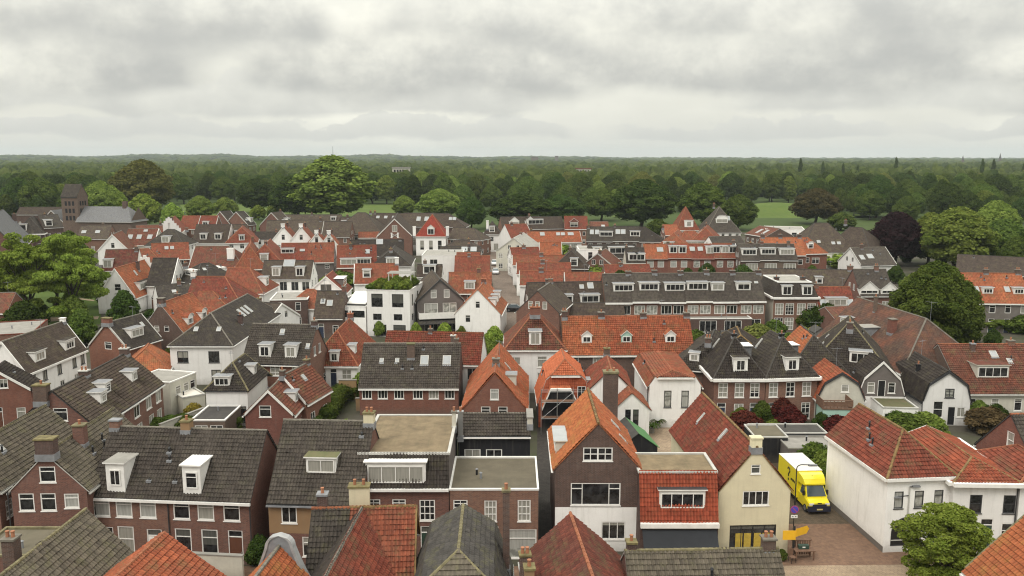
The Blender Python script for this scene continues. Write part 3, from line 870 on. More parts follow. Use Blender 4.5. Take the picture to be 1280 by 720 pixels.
def XR(label, l, r, Rz, hw, E, **k):
    """ridge from l (left) to r (right) at height Rz"""
    p, q = site(*l, Rz), site(*r, Rz)
    d = (q-p).normalized(); hip = k.get('hip', (0,0))
    p = p - d*hip[0]; q = q + d*hip[1]
    yd = Vector((-d.y, d.x))
    o = p - yd*hw
    return House(label, o, math.atan2(d.y, d.x), (q-p).length, 2*hw, E, Rz, 'x', **k)

def YA(label, A, B, E, Rz=None, D=None, pk=None, fe=None, **k):
    """gable or hip front with eave ends A,B; pk = bearing of the front peak, fe = bearing of the far ridge end"""
    a, b = site(*A, E), site(*B, E); ang, W = frame_ab(a, b)
    yd = Vector((-math.sin(ang), math.cos(ang))); mid = (a+b)/2; hip = k.get('hip', (0, 0))
    if pk:
        P = mid+yd*hip[0]; lo, hi = E, 25.0
        for _ in range(50):
            z = (lo+hi)/2
            if proj((P.x,P.y,z))[1] > pk[1]: lo = z
            else: hi = z
        Rz = z
    if fe:
        lo, hi = 1.0, 60.0
        for _ in range(50):
            t = (lo+hi)/2; P = mid+yd*t
            if proj((P.x,P.y,Rz))[1] > fe[1]: lo = t
            else: hi = t
        D = t+hip[1]
    return House(label, a, ang, W, D, E, Rz, 'y', **k)

def Fl(label, A, B, E, D, **k):
    a, b = site(*A, E), site(*B, E); ang, W = frame_ab(a, b)
    k.setdefault('roof', 'bitumen_dark'); k.setdefault('name', 'flat_roofed_building'); k.setdefault('cat', 'building')
    return House(label, a, ang, W, D, E, E, 'x', kind='flat', **k)
# ================================================================== THE HOUSES
TO,TN,TR,TB,TBR,TG,TD,TBN,TM,TLO,SL,SB = 'tile_orange','tile_new_orange','tile_red','tile_redbrown','tile_brightred','tile_grey','tile_dark','tile_brown','tile_moss','tile_lichen_orange','slate','slate_blue'
NA = dict(auto=False)

# ---- nearest row, backs and ridges cut by the frame ----
Y('grey brown mossy tiled roof with dark seam in front of the brick terrace pair', (5,718), (107,638), 9, 3.3, 5.6, ext=5, roof=TM, wall='brick', chim=[(.62,-1.6,.7,.7,.5,'brick_dark','ridge_grey',2)], ridge='ridge_moss', vent=[('r',.45,.5)], **NA)
Fl('flat weathered grey roof with mossy patches and a brick chimney block', (-40,694), (66,694), 5.5, 4.2, roof='bitumen', cap='ridge_moss', wall='brick', **NA)
Y('bright orange tiled roof with one skylight before the brick terrace', (150,718), (205,668), 8.4, 3.9, 5.6, ext=5, roof=TO, wall='brick', sky=[('r',.62,.42,.5,1.0)], **NA)
bell = Y('small orange tiled house behind a grey bell shaped gable', (318,725), (349,684), 8.2, 2.3, 5.6, ext=3, roof=TLO, wall='brick', ridge='ridge_grey', **NA)
XR('dark tiled roof left of the red hipped wing, chimneys on its ridge', (391,637), (438,636), 8.5, 3.3, 5.2, roof=TD, wall='brick', og=(0.07,0), chim=[(.25,.3,.6,.6,.9,'brick_dark','lead',1)], ridge='ridge_orange', vent=[('f',.7,.3)], **NA)
XR('dull red tiled roof with mossy right verge beside the slate roof', (438,636), (517,634), 8.5, 3.3, 5.2, roof=TR, wall='brick_dark', og=(0,0.15), verge='lichen_cap', vends=(1,), chim=[(.1,1.6,1.3,.7,.9,'cream','moss_cap',2)], ridge='lichen_cap', **NA)
Y('wing roof, dark left slope and red right slope under a pale ridge', (408,720), (452,637), 8.52, 2.7, 5.2, ext=2, roof=TR, roof2=TD, wall='brick', ridge='ridge_grey', **NA)
Y('dark slate gambrel roof with yellow mossy ridge', (573,690), (579,633), 8.7, 3.0, 5.0, roof=SL, gam=(1.0,7.5), hip=(1.7,0), zh=(7.6,5), wall='brick_dark', ridge='ridge_moss', roofhip=TM, chim=[(.72,2.75,.42,.5,2.0,'brick_dark','ridge_moss',1)], gut='pale_trim', **NA)
Y('dark red weathered roof split by a pale orange ridge line', (740,720), (713,643), 8.6, 3.0, 5.7, ext=3, roof=TB, wall='brick_dark', ridge='ridge_orange', chim=[(.6,-3.3,.6,.5,-.4,'brick_dark','moss_cap',2),(.28,-3.4,.5,.6,.6,'tan','moss_cap',1)], **NA)
XR('low grey mossy tiled roof with chimneys at both ends below the cream gable', (782,690), (972,687), 7.2, 3.0, 4.5, roof=TM, wall='brick', chim=[(.04,.2,.55,.55,.55,'brick_dark','moss_cap',1),(.94,.1,.75,.6,.7,'brick_brown','ridge_grey',2)], sky=[('f',.3,.35,.55,.8)], ridge='ridge_moss', vent=[('f',.53,.55)], **NA)
Y('orange tiled roof slope at the right border behind the street tree', (1420,710), (1300,631), 9.4, 4.3, 5.0, ext=3, roof=TLO, wall='brick', verge='ridge_moss', **NA)

# bell gable
def bell_gable():
    h = bell; mb = MB(); cx = h.W/2; y0 = h.D-.02; pts = []
    for i in range(25):
        t = i/24; z = 5.2 + 3.75*t
        w = 2.6 - 1.75*min(1,(t/.8))**.6 if t < .8 else .85*math.sqrt(max(0,1-((t-.8)/.2)**2))
        pts.append((w, z))
    out = [(cx-w, z) for w, z in pts] + [(cx+w, z) for w, z in reversed(pts[:-1])]
    F = [Vector((x,y0,z)) for x,z in out]; B_ = [Vector((x,y0+.4,z)) for x,z in out]
    for i in range(len(pts)-1):
        a, b = pts[i], pts[i+1]
        for yy in (y0, y0+.4):
            mb.face([(cx-a[0],yy,a[1]),(cx+a[0],yy,a[1]),(cx+b[0],yy,b[1]),(cx-b[0],yy,b[1])], 'lead')
        for sg in (-1,1):
            mb.face([(cx+sg*a[0],y0-.06,a[1]),(cx+sg*a[0],y0+.46,a[1]),(cx+sg*b[0],y0+.46,b[1]),(cx+sg*b[0],y0-.06,b[1])], 'lead_light')
            o1, o2 = max(0,a[0]-.16), max(0,b[0]-.16)
            for yy in (y0-.06, y0+.46):
                mb.face([(cx+sg*a[0],yy,a[1]),(cx+sg*b[0],yy,b[1]),(cx+sg*o2,yy,b[1]-.03),(cx+sg*o1,yy,a[1]-.03)], 'lead_light')
    mb.build('bell_gable', h.t)
bell_gable()

# ---- second row: fronts towards the camera ----
Y('brick gable house with wide mossy chimney and three upper windows', (57,568), (142,511), 9, 2.8, 6.2, roof=TM, wall='brick', ridge='ridge_moss', pipe_at=.0,
  chim=[(.02,0,1.35,.8,1.15,'brick_dark','moss_cap',0),(.36,.6,.85,.7,.9,'brick','ridge_moss',1)], vent=[('r',.55,.55),('r',.5,.4),('r',.35,.45)],
  win=[('f',6.8,1.25,1.2,[.5],'t',{'gm':'glass_dark'}),('f',4.55,1.4,1.15,[.19,.48],'t',{}),('f',4.75,1.15,1.1,[.79],'t',{'gm':'glass_curtain'}),('f',1.3,1.7,1.1,[.22,.55,.8],'t')], edge='pale_trim', gut='pale_trim')
Y('mossy roofed brick gable house at the left border', (-54,568), (57,508), 9, 2.8, 6.2, roof=TM, wall='brick', ridge='ridge_moss', gut='pale_trim', sky=[('r',.3,.6,.5,.6)], vent=[('r',.28,.55)],
  win=[('f',4.7,1.25,1.0,[.2,.5,.8],'t'),('f',1.3,1.7,1.1,[.22,.55,.8],'t')])
tw = dict(roof=TG, wall='brick', gh=.2, gw=.14, edge='dark_trim', pipe_at=.98)
X(['brown tiled terrace house with white box dormer under a grey flat lid','brown tiled terrace house with white box dormer and white lid, red tile patch'],
  (112,618), (313,625), 5.3, r=(245,537), pitch=48, n=2,
  per=[dict(tw, chim=[(.05,.0,.75,.6,.6,'brick','lead',0),(.98,.0,.75,.7,.7,'tan','moss_cap',1)], dorm=[('f',.33,.03,1.45,2.4,'box','white_paint','x',"roof_pale",(.85,1.25))], vent=[('f',.85,.62,.5),('f',.88,.5,.5),('f',.7,.2,.2)],
     win=[('f',3.55,1.5,1.3,[.14,.42,.72],'t',{'gm':'glass_curtain'}),('f',0.7,2.1,1.3,[.42],'h',{}),('f',.05,2.6,1.2,[.78],'doort',{'mat':'white_paint'}),('f',1.1,1.6,.8,[.2],'t')]),
   dict(tw, dorm=[('f',.28,.03,1.4,2.4,'box','white_paint','t','white_paint',(.95,1.3))], vent=[('f',.03,.2,.2)],
     win=[('f',3.55,1.5,1.3,[.14,.44,.76],'t',{}),('f',.7,2.1,1.3,[.14,.47],'t',{'gm':'glass_dark'}),('f',.05,2.75,1.15,[.79],'doort',{'mat':'door_brown'})])], auto=False)
X('grey tiled house with ochre upper front and one wide dormer', (335,626), (452,629), 5.3, r=(405,527), pitch=48, roof=TG, wall='brick', base=(2.75,'brick'), mat_f='tan', gut='lead',
  dorm=[('f',.52,.33,2.3,1.35,'box','white_paint','x','roof_moss',(2.1,1.05))], chim=[(.96,0,.8,.7,.8,'cream','moss_cap',2)], vent=[('f',.9,.8,.4)],
  win=[('f',3.55,1.45,1.2,[.22],'x',{}),('f',.9,1.6,1.0,[.42,.8],'t')], pipe=False, auto=False)
House_S4 = X('black tiled mansard house with wide white window and gravel flat roof', (447,611), (561,611), 5.7, D=10.5, Rz=8.2, mans=(0.75,'f'), roof=TD, wall='brick', top='gravel', gh=.2, gw=.25, cap='pale_trim', mat_r='grey_wall',
  dorm=[('f',.42,.05,4.6,2.0,'box','white_paint','xxx','white_paint',(4.3,1.35))], pipe=False,
  win=[('f',3.9,.95,1.05,[.17,.45],'6',{}),('f',3.1,1.7,1.2,[.76],'9',{}),('f',.8,1.7,1.2,[.17,.45],'9'),('f',.05,2.6,1.1,[.76],'doort')], chim=[(.99,2.2,.35,.4,1.3,'pale','ridge_grey',1),(.04,-.5,.5,.8,.4,'cream','moss_cap',1)], auto=False)
Fl('brick house with flat grey green roof and white edge', (562,611), (673,611), 5.75, 7.0, roof='bitumen', capw=.1, wall='brick', cap='white_paint', name='brick_house', cat='house',
  win=[('f',3.9,.95,1.1,[.12],'6',{}),('f',3.1,1.7,.95,[.46],'9',{}),('f',3.1,1.75,1.0,[.84],'9',{}),('f',.9,1.8,1.2,[.46,.12],'9'),('f',.05,2.4,2.2,[.82],'t',{'gm':'glass_curtain'})], auto=False)
XR('dark tiled roof with black rear wall between white firewalls', (574,518), (662,518), 8.4, 2.0, 7.2, roof=TG, wall='black_wall', gut='white_paint', ridge='ridge_grey', win=[('f',4.7,1.2,1.4,[.2,.5],'x')], auto=False, chim=[(1.0,-.6,.45,2.4,.25,'pale','roof_pale',0),(.04,-2.2,.4,.4,.9,'steel','steel',1)])
Y('tall dark brick gable house with lichened orange roof and white ground floor', (748,530), (735,487), 10.5, 3.3, 6.9, roof=TO, roof2=TLO, wall='brick_dark', base=(3.7,'white','f'), ridge='lichen_cap', pipe=False, edge='tile_orange',
  win=[('f',7.5,1.1,2.3,[.5],'g',{'gm':'glass_dark'}),('f',3.85,1.85,3.9,[.48],'p',{'gm':'glass_dark'}),('f',1.0,1.5,1.9,[.7],'xx',{}),('f',1.0,1.5,1.0,[.2],'t')], sky=[('r',.6,.35,.5,.9),('r',.35,.25,.4,.8)],
  dorm=[('l',.55,.04,3.6,1.15,'box','pale','xxx','skylight_glass',(3.2,.6))], auto=False)
mans_red = X('narrow house with bright red tiled mansard and black awning', (800,656), (898,656), 3.1, D=5.2, Rz=6.85, mans=(1.1,'f'), roof=TBR, wall='brick_dark', top='gravel', gh=.34, gw=.3, cap='pale_trim',
  dorm=[('f',.54,.26,3.5,1.7,'box','white_paint','xxx','dark_trim',(3.3,1.2),'white_paint','glass_dark')], pipe=False, win=[('f',.5,1.9,4.4,[.5],'xx')], auto=False)
mb = MB(); W_ = mans_red.W
for i in range(6):
    a = .15+(W_-.3)*i/6; b = .15+(W_-.3)*(i+1)/6
    mb.prism([Vector((a,-.1,2.85)),Vector((a,-1.35,1.35)),Vector((b,-1.35,1.35)),Vector((b,-.1,2.85))], .05, 'black_canvas', 'black_canvas')
mb.box(.1,-1.45,1.1,W_-.1,-1.35,1.4,'black_canvas'); mb.box(.1,-.25,2.8,W_-.1,0,3.02,'black_metal')
mb.build('awning', mans_red.t)
cream_h = Y('cream rendered gable house with long red roof and dark shop front', (946,560), (878,492), 8.7, 2.85, 5.2, roof=TR, wall='cream', ridge='lichen_cap', pipe=False, edge='lichen_cap', gut=None,
  chim=[(.015,0,.8,.55,.75,'cream','cream',0)], sky=[('l',.62,.62,.35,1.1),('l',.25,.52,.35,1.1)],
  win=[('f',6.6,.75,.75,[.5],'t',{'gm':'glass_dark'}),('f',4.0,1.2,2.1,[.52],'xxx',{'gm':'glass_dark'}),('f',.3,2.1,3.7,[.5],'xxx',{'fm':'black_metal','gm':'glass_dark','sill':False})], auto=False)
mb = MB()
for fx in (.31,.43,.57,.69): mb.box(cream_h.W*fx-.28,.045,.55,cream_h.W*fx+.28,.06,1.7,'sign_panel'); 
mb.build('yellow_window_panel', cream_h.t)
YA('white corner house with hipped red roof and blank side wall along the alley', (1110,596), (1192,593), 6.3, pk=(1131,538), fe=(1082,506), hip=(2.9,0), roof=TR, wall='white', ridge='lichen_cap', gh=.25, gw=.12, vent=[('l',.38,.62),('l',.5,.4),('l',.58,.34)], pipe=False, base=(.5,'grey_wall','l'),
  win=[('f',3.65,1.4,.75,[.19,.5,.8],'t',{'fm':'dark_trim','gm':'glass_curtain'})], auto=False)
wc = HOUSES[-1]
mb = MB(); ap = MB(); cx = wc.W*.34; r = 1.25
arch = [(cx+r*math.cos(t), 1.6+r*math.sin(t)) for t in [PI*i/16 for i in range(17)]]
P = [(cx+r,.55)]+arch+[(cx-r,.55)]
for p, q in zip(P, P[1:]+P[:1]): mb.prism([Vector((p[0],-.03,p[1])),Vector((q[0],-.03,q[1])),Vector((q[0],.05,q[1])),Vector((p[0],.05,p[1]))], .07, 'dark_trim','dark_trim')
o_ = mb.build('arched_frame', wc.t)
ap.face([(x,-.012,z) for x,z in P], 'arch_glass'); ap.box(cx-r,-.05,.98,cx+r,-.02,1.06,'pale_trim'); ap.box(cx-.03,-.05,1.06,cx+.03,-.02,2.8,'pale_trim')
ap.build('arched_window', wc.t)
YA('white house with orange hipped roof right of the alley corner house', (1193,603), (1274,604), 5.9, pk=(1239,573), fe=(1171,534), hip=(2.5,0), roof=TO, wall='white', ridge='lichen_cap', gh=.3, gw=.3, pipe=False, verge='pale_trim', vends=(1,),
  win=[('f',3.4,1.5,.95,[.36,.88],'h',{'fm':'dark_trim','gm':'glass_dark'}),('f',.05,2.9,1.0,[.56],'doort',{'mat':'door_green'}),('f',.6,2.0,.9,[.88],'t')], auto=False)
XR('brick gable end with small white window under grey tiles, right border', (1264,519), (1350,517), 9.5, 4.2, 5.5, roof=TG, wall='brick_red', ridge='ridge_orange', win=[('l',6.6,1.5,.9,[.52],'h')], auto=False)
YA('white house with red gable behind the orange hipped roof at the right border', (1276,604), (1350,606), 5.9, 7.2, 7, roof=TR, wall='white', hip=(2,2), **NA)

# ---- third row ----
tp = dict(wall='brick', roof=TD, ridge='ridge_dark', gh=.34, gw=.25, pipe=False, hip=(3.0,3.0))
for i, (a, b, lab) in enumerate((((893,472),(957,472),'brick pyramid roofed twin house, the left one, red shrubs before it'),((958,472),(1022,470),'brick pyramid roofed twin house, the right one, beside the cream gambrel'))):
    YA(lab, a, b, 5.5, pk=(0,422), D=9.6, chim=[(.35,0,.5,.5,.35,'black_wall','black_metal',1)], dorm=[('f',.52,.12,1.65,1.75,'box','white_paint','x','tile_dark',(1.05,1.25)),('r',.5,.22,1.9,1.9,'box','slate_blue','t','white_paint',(.9,1.0))],
       sky=[('l',.3,.5,.3,1.3)], win=[('f',3.1,1.75,1.1,[.18,.5,.8] if i == 0 else [.15,.48,.8],'6',{}),('f',.35,2.0,1.1,[.5] if i == 0 else [.8],'6',{}),('f',.05,2.4,1.0,[.16,.8] if i == 0 else [.15],'doort',{'mat':'door_blue'})], auto=False, **tp)
Y('dark pyramid roof behind the left twin house', (888,424), (893,413), 8.2, 4.2, 5.0, hip=(3,3), roof=TD, wall='brick_dark', dorm=[('f',.3,.2,1.2,1.2,'box')])
Y('dark roof with yellow lichen hips behind the twin houses', (926,420), (921,409), 7.8, 4, 5.0, hip=(2.5,2.5), roof=TD, ridge='lichen_cap', wall='brick_dark')
Y('house with orange left slope and dark right slope behind the twin houses', (1017,420), (1001,407), 8.6, 3.7, 4.5, hip=(3.4,0), roof=TD, roof2=TO, roofhip=TD, wall='brick', sky=[('r',.5,.4,.7,.9)], dorm=[('r',.8,.1,1.4,1.3,'box')])
YA('cream gambrel fronted house with orange roof and wooden roof terrace', (1022,497), (1080,498), 3.2, pk=(1052,467), fe=(1013,447), gam=(.75,4.9), roof=TO, wall='pale', verge='dark_trim', vends=(0,), ridge='ridge_orange', vent=[('l',.5,.9,.5)], sky=[('l',.7,.2,.7,.6)],
  win=[('f',3.0,2.2,.95,[.28],'door',{'mat':'black_metal'}),('f',3.9,.9,.9,[.58],'t',{})], auto=False)
cg = HOUSES[-1]
te = MB(); te.box(-.1,-2.6,0,3.1,-.05,2.6,'mint'); te.box(-.2,-2.7,2.6,3.2,-.02,2.75,'wood'); te.build('mint_extension', cg.t)
te = MB()
for i in range(9):
    te.box(-.15+i*.4,-2.65,2.75,-.09+i*.4,-2.58,3.6,'wood')
te.box(-.2,-2.66,3.6,3.2,-2.55,3.68,'wood'); te.box(3.1,-2.6,2.75,3.17,-.1,3.68,'wood'); te.box(-.2,-2.6,2.75,-.13,-.1,3.68,'wood')
te.box(-.2,-2.64,2.95,3.2,-2.6,3.5,'wood'); te.build('terrace_railing', cg.t)
YA('grey boarded gambrel house with white verge boards', (1073,492), (1130,493), 3.3, pk=(1101,453), fe=(1063,440), gam=(.55,5.1), roof=TD, wall='grey_wall', verge='white_paint', vends=(0,), base=(3.0,'white','f'),
  win=[('f',3.4,1.3,.85,[.27,.72],'t',{}),('f',3.05,1.9,.9,[.5],'door',{'mat':'black_metal'})], vent=[('l',.4,.9,.5)], auto=False)
Fl('white garden extension with mossy flat roof before the grey gambrel house', (1104,509), (1148,510), 2.9, 6.5, roof='roof_moss', wall='white', cap='pale_trim', win=[('f',.8,1.4,1.2,[.2,.5,.8],'6',{})], auto=False)
YA('white gambrel barn house with black verge and dark roof', (1154,500), (1213,501), 3.0, pk=(1188,465), fe=(1138,440), gam=(.55,4.85), roof=TD, wall='white', verge='dark_trim', vends=(0,), ridge='ridge_dark', gut='dark_trim', chim=[(.45,-1.6,.4,.4,-.3,'black_wall','black_metal',1)],
  win=[('f',3.3,1.1,1.05,[.55],'6',{'fm':'dark_trim','gm':'glass_curtain'}),('f',.9,2.0,1.15,[.33],'h',{}),('f',.05,2.2,.9,[.62],'door',{'mat':'black_metal'}),('f',1.0,1.2,.95,[.82],'x',{})], sky=[('l',.25,.2,.6,.6)], auto=False)
Y('large dark pyramid roofed house with wide white dormer', (1063,402), (1062,396), 10.2, 5.2, 4.4, hip=(5.2,5.0), roof=TD, wall='brick_brown', ridge='ridge_moss', dorm=[('f',.62,.22,2.5,1.6,'box','white_paint','xx')], sky=[('l',.4,.5,.4,.5),('l',.55,.35,.6,.8)])
XR('long reddish brown weathered roof with hipped end and brick chimney', (1072,372), (1158,399), 10, 6.0, 4.3, hip=(0,5.0), roof='tile_rusty', wall='brick', ridge='ridge_grey', chim=[(.62,-2.6,1.0,.8,-.6,'brick_red','ridge_grey',0),(.3,-1.0,.4,.4,1.2,'brick_brown','ridge_grey',1)],
  dorm=[('f',.44,.2,2.2,2.2,'box','lead','xx','roof_pale',(1.9,1.3)),('f',.15,.32,1.1,1.6,'box','white_paint','x')])
XR('long patchy red tiled roof with cream dormer at the right border', (1173,431), (1310,431), 7.5, 6.2, 3.0, roof=TB, wall='pale', mat_l='brick_brown', ridge='ridge_orange', gut='pale_trim', chim=[(.28,-.8,.5,.5,.3,'brick_dark','lead',1),(.66,.1,.8,.7,.5,'brick','ridge_grey',1)],
  dorm=[('f',.33,.28,3.9,1.7,'box','pale','xxx','tile_redbrown',(3.6,1.2))], sky=[('f',.45,.72,.9,1.0),('f',.3,.55,.6,.7),('f',.56,.6,.6,.7)])
X(['orange tiled terrace house with tilted skylight beside the big chestnut','orange tiled terrace house at the right border behind the gardens'], (1212,378), (1290,379), 5.4, r=(1245,342), pitch=44, n=2,
  per=[dict(chim=[(.85,0,.8,.6,.7,'brick_brown','ridge_grey',2)]), dict(chim=[(.9,0,.8,.6,.7,'brick_brown','ridge_grey',2)])], roof=TO, wall='grey_wall', dorm=[('f',.68,.28,1.8,1.2,'box','white_paint','xx')], sky=[('f',.35,.35,.9,1.2)])
X('long dark shallow roof behind the orange terrace at the right', (1195,340), (1300,346), 4.0, D=14, Rz=7.4, roof=TBN, wall='brick_dark')

# ---- centre ----
Y('gambrel house with new orange tiles, white front gable and scaffold', (706,450), (702,437), 7.6, 3.1, 3.0, gam=(.85,5.6), hip=(1.6,0), zh=(6.3,3), roof=TN, wall='brick_dark', mat_f='tile_new_orange', ridge='ridge_orange', vent=[('l',.4,.8,.6),('r',.7,.9,.6)],
  dorm=[('r',.2,.35,1.0,1.5,'box')], win=[('f',3.4,1.5,1.0,[.80],'x',{})], auto=False)
sc_h = HOUSES[-1]
fg = MB(); wf = sc_h.W
zf = [(.35,2.6),(1.3,4.9),(wf-2.6,4.9),(wf-1.5,2.6)]
for (x0,z0),(x1,z1) in zip(zf, zf[1:]):
    fg.prism([Vector((x0,-1.6,z0)),Vector((x1,-1.6,z1)),Vector((x1,0,z1)),Vector((x0,0,z0))], .12, 'tile_new_orange', 'white_paint')
fg.face([(.35,-1.5,0),(wf-1.5,-1.5,0),(wf-1.5,-1.5,2.6),(wf-2.6,-1.5,4.9),(1.3,-1.5,4.9),(.35,-1.5,2.6)], 'black_wall')
for (x0,z0),(x1,z1) in zip(zf, zf[1:]): fg.prism([Vector((x0,-1.72,z0-.1)),Vector((x1,-1.72,z1-.1)),Vector((x1,-1.5,z1-.1)),Vector((x0,-1.5,z0-.1))], .3, 'white_paint', 'white_paint')
fg.build('front_bay', sc_h.t)
sca = thing('scaffold', 'white tube scaffold before the house with new orange tiles', 'scaffold', sc_h.t.location, sc_h.t.rotation_euler[2])
fr = MB()
for x in (.2, 2.0, 3.8, 5.4):
    for y in (-2.7,-1.9): fr.tube((x,y,0),(x,y,5.3),.028,'steel',6)
for z in (1.9,3.8,5.0):
    for y in (-2.7,-1.9): fr.tube((.2,y,z),(5.4,y,z),.025,'steel',6)
fr.tube((.2,-2.7,1.9),(3.8,-2.7,5.0),.022,'steel',6); fr.tube((2.0,-2.7,1.9),(5.4,-2.7,3.8),.022,'steel',6)
fr.build('frame', sca)
fr = MB(); fr.box(.2,-2.68,1.95,5.4,-1.92,2.0,'wood'); fr.box(.2,-2.68,3.85,5.4,-1.92,3.9,'wood'); fr.build('deck', sca)

Y('white house with round shouldered red roof and tall dark chimney', (764,463), (759,446), 7.3, 3.0, 3.0, gam=(.55,4.9), hip=(0,2.0), zh=(3,5.5), roof=TR, wall='white', ridge='ridge_orange', asides='f')
wh1 = HOUSES[-1]
Y('small cream white cottage with red roof and twin tall windows', (790,493), (780,475), 5.4, 1.95, 3.6, roof=TR, wall='white', ridge='ridge_orange', gut=None, win=[('f',1.7,2.0,.62,[.4,.62],'t',{'fm':'dark_trim','gm':'glass_dark'})], auto=False)
ch = thing('chimney_stack', 'tall dark brick chimney stack rising before the white round shouldered house', 'chimney', (*site(763.5,464,9.3),0))
cz = 2.0
while proj((ch.location.x, ch.location.y, cz))[1] > 464: cz += .05
mb = MB(); mb.box(-.72,-.55,0,.72,.55,cz-.2,'brick_dark'); mb.build('shaft', ch); mb = MB(); mb.box(-.8,-.63,cz-.2,.8,.63,cz,'ridge_moss'); 
mb.build('cap', ch); mb = MB(); mb.tube((-.35,0,cz),(-.35,0,cz+.4),.13,'clay_pot'); pq = mb.build('pot', ch); mb = MB(); mb.tube((.3,0,cz),(.3,0,cz+.35),.13,'clay_pot'); mb.build('pot', ch)
YA('white house with round shouldered red roof and two tall curtained windows', (812,482), (876,482), 5.0, pk=(843,464), fe=(827,440), gam=(.6,5.9), hip=(2.0,0), zh=(5.95,5), roof=TR, wall='white', ridge='ridge_orange', vent=[('l',.4,.8,.5)],
  win=[('f',2.4,2.0,.85,[.36,.7],'t',{'fm':'dark_trim','gm':'glass_curtain'}),('f',.2,1.5,.9,[.8],'t')], gut='white_paint', auto=False)
X(['orange tiled row house with gabled dormer, the left third','orange tiled row house with greenish gabled dormer in the middle','orange tiled row house with gabled dormer, right of the green one'], (705,443), (868,442), 5.2, r=(785,396), pitch=47, n=3, roof=TO, wall='brick_dark', ridge='ridge_orange', asides='f',
  per=[dict(dorm=[('f',.54,.27,1.35,1.2,'gab','white_paint','x',TO)], chim=[(.06,0,.7,.9,.8,'brick_dark','ridge_grey',2),(.93,0,.8,.7,.6,'brick_dark','ridge_grey',1)]),dict(dorm=[('f',.46,.27,1.35,1.2,'gab','mint','x',TO)], chim=[(.92,0,.8,.7,.5,'brick_dark','ridge_grey',1)]),dict(dorm=[('f',.48,.27,1.35,1.2,'gab','white_paint','x',TO)], chim=[(.95,0,.8,.7,.5,'brick_dark','ridge_grey',1)], vent=[('f',.1,.3,.5)])])
YA('white house under a broad red hipped roof with brick chimney', (632,436), (706,436), 6.0, pk=(670,390), D=9.5, hip=(4.0,4.0), roof=TB, wall='white', ridge='ridge_orange', dorm=[('f',.5,.08,1.6,1.9,'box','white_paint','x',None,(1.2,1.6))], chim=[(.2,0,1.3,.6,1.0,'brick_red','ridge_orange',2)], win=[('f',3.8,1.1,1.6,[.15],'x',{}),('f',3.5,1.5,1.3,[.62],'t',{}),('f',.5,2.3,1.3,[.62,.15],'t')], auto=False)
Y('brick gable house with three small white windows behind the broad red roof', (672,364), (690,352), 9.0, 3.6, 5.5, roof=TBN, wall='brick', ridge='ridge_grey', win=[('f',6.0,1.3,.75,[.33,.5,.67],'t',{})], auto=False, chim=[(.9,0,.7,.6,.6,'brick','ridge_grey',1)])
Y('brick gable house with long orange roof in the middle lane', (618,467), (624,430), 7.1, 3.55, 3.0, roof=TO, wall='brick_red', ridge='ridge_orange', chim=[(.3,0,.8,.7,.6,'brick_brown','ridge_grey',1)], sky=[('r',.55,.6,.35,1.0)], gut='pale_trim', edge='tile_orange',
  dorm=[('r',.3,.35,1.5,1.5,'box','pale','t')], win=[('f',4.1,1.25,.95,[.5],'t',{'gm':'glass_curtain'}),('f',2.0,1.3,1.05,[.36,.63],'t',{})], auto=False)
X('long grey slated house with six small windows and twin roof lights', (449,484), (573,484), 3.5, r=(515,430), pitch=45, roof=TG, wall='brick_red', mat_r='brick_dark', ridge='ridge_grey', gh=.2, edge='pale_trim', pipe=False,  # right wall's shade painted in with a darker brick
  chim=[(.5,-1.4,.9,.7,.35,'brick_brown','roof_moss',0),(.96,.2,.5,.5,.6,'brick_brown','ridge_grey',1)], sky=[('f',.2,.55,.5,.6),('f',.36,.55,.5,.6),('f',.64,.5,1.0,1.3),('f',.87,.5,1.0,1.3)], vent=[('f',.42,.4,.5),('f',.52,.4,.5),('f',.62,.85,.5)],
  win=[('f',2.05,1.15,1.2,[.075,.235,.40,.59,.75,.91],'xx',{})], auto=False)
X('long dull red roof behind the grey slated house', (478,452), (600,455), 4.2, r=(540,416), pitch=46, roof=TR, wall='white', ridge='ridge_orange', chim=[(.45,0,.5,.5,.5,'brick_brown','ridge_grey',1),(.72,-2.4,.6,.6,.2,'brick_brown','pale_trim',1)], win=[('f',2.0,1.6,1.4,[.92],'x')], auto=False)
YA('white cottage with red hipped roof, blue door and white dormer', (387,456), (446,456), 3.4, pk=(423,414), fe=(447,399), hip=(3.1,2.5), roof=TR, wall='white', ridge='ridge_orange', dorm=[('f',.52,.06,1.2,1.5,'box','white_paint','x',None,(.8,1.0)),('r',.2,.2,1.3,1.4,'box')], gh=.2,
  chim=[(.9,0,.8,.7,.6,'brick_red','ridge_orange',1)], win=[('f',.8,1.9,1.3,[.24,.78],'6',{}),('f',.05,2.8,.9,[.5],'doort',{'mat':'door_blue'})], auto=False)
Y('low brick cottage with patched red roof and white dormer', (335,489), (351,474), 6.0, 2.6, 3.4, roof=TB, wall='brick_red', ridge='ridge_grey', verge='white_paint', vends=(0,), dorm=[('r',.62,.15,1.3,1.35,'box','white_paint','x','lead',(1.0,.95))], win=[('f',3.1,1.3,1.3,[.42],'t',{})], asides='r', pipe=False)
Y('taller brick cottage with white verge adjoining the low patched cottage', (353,470), (385,454), 6.6, 2.8, 3.6, roof=TB, wall='brick_red', ridge='ridge_grey', verge='white_paint', vends=(0,), asides='r', sky=[('r',.5,.6,.6,.7)], chim=[(.0,0,.5,.5,.6,'brick_dark','ridge_grey',1),(.95,0,.6,.6,.5,'brick_brown','ridge_moss',1)], pipe=False)
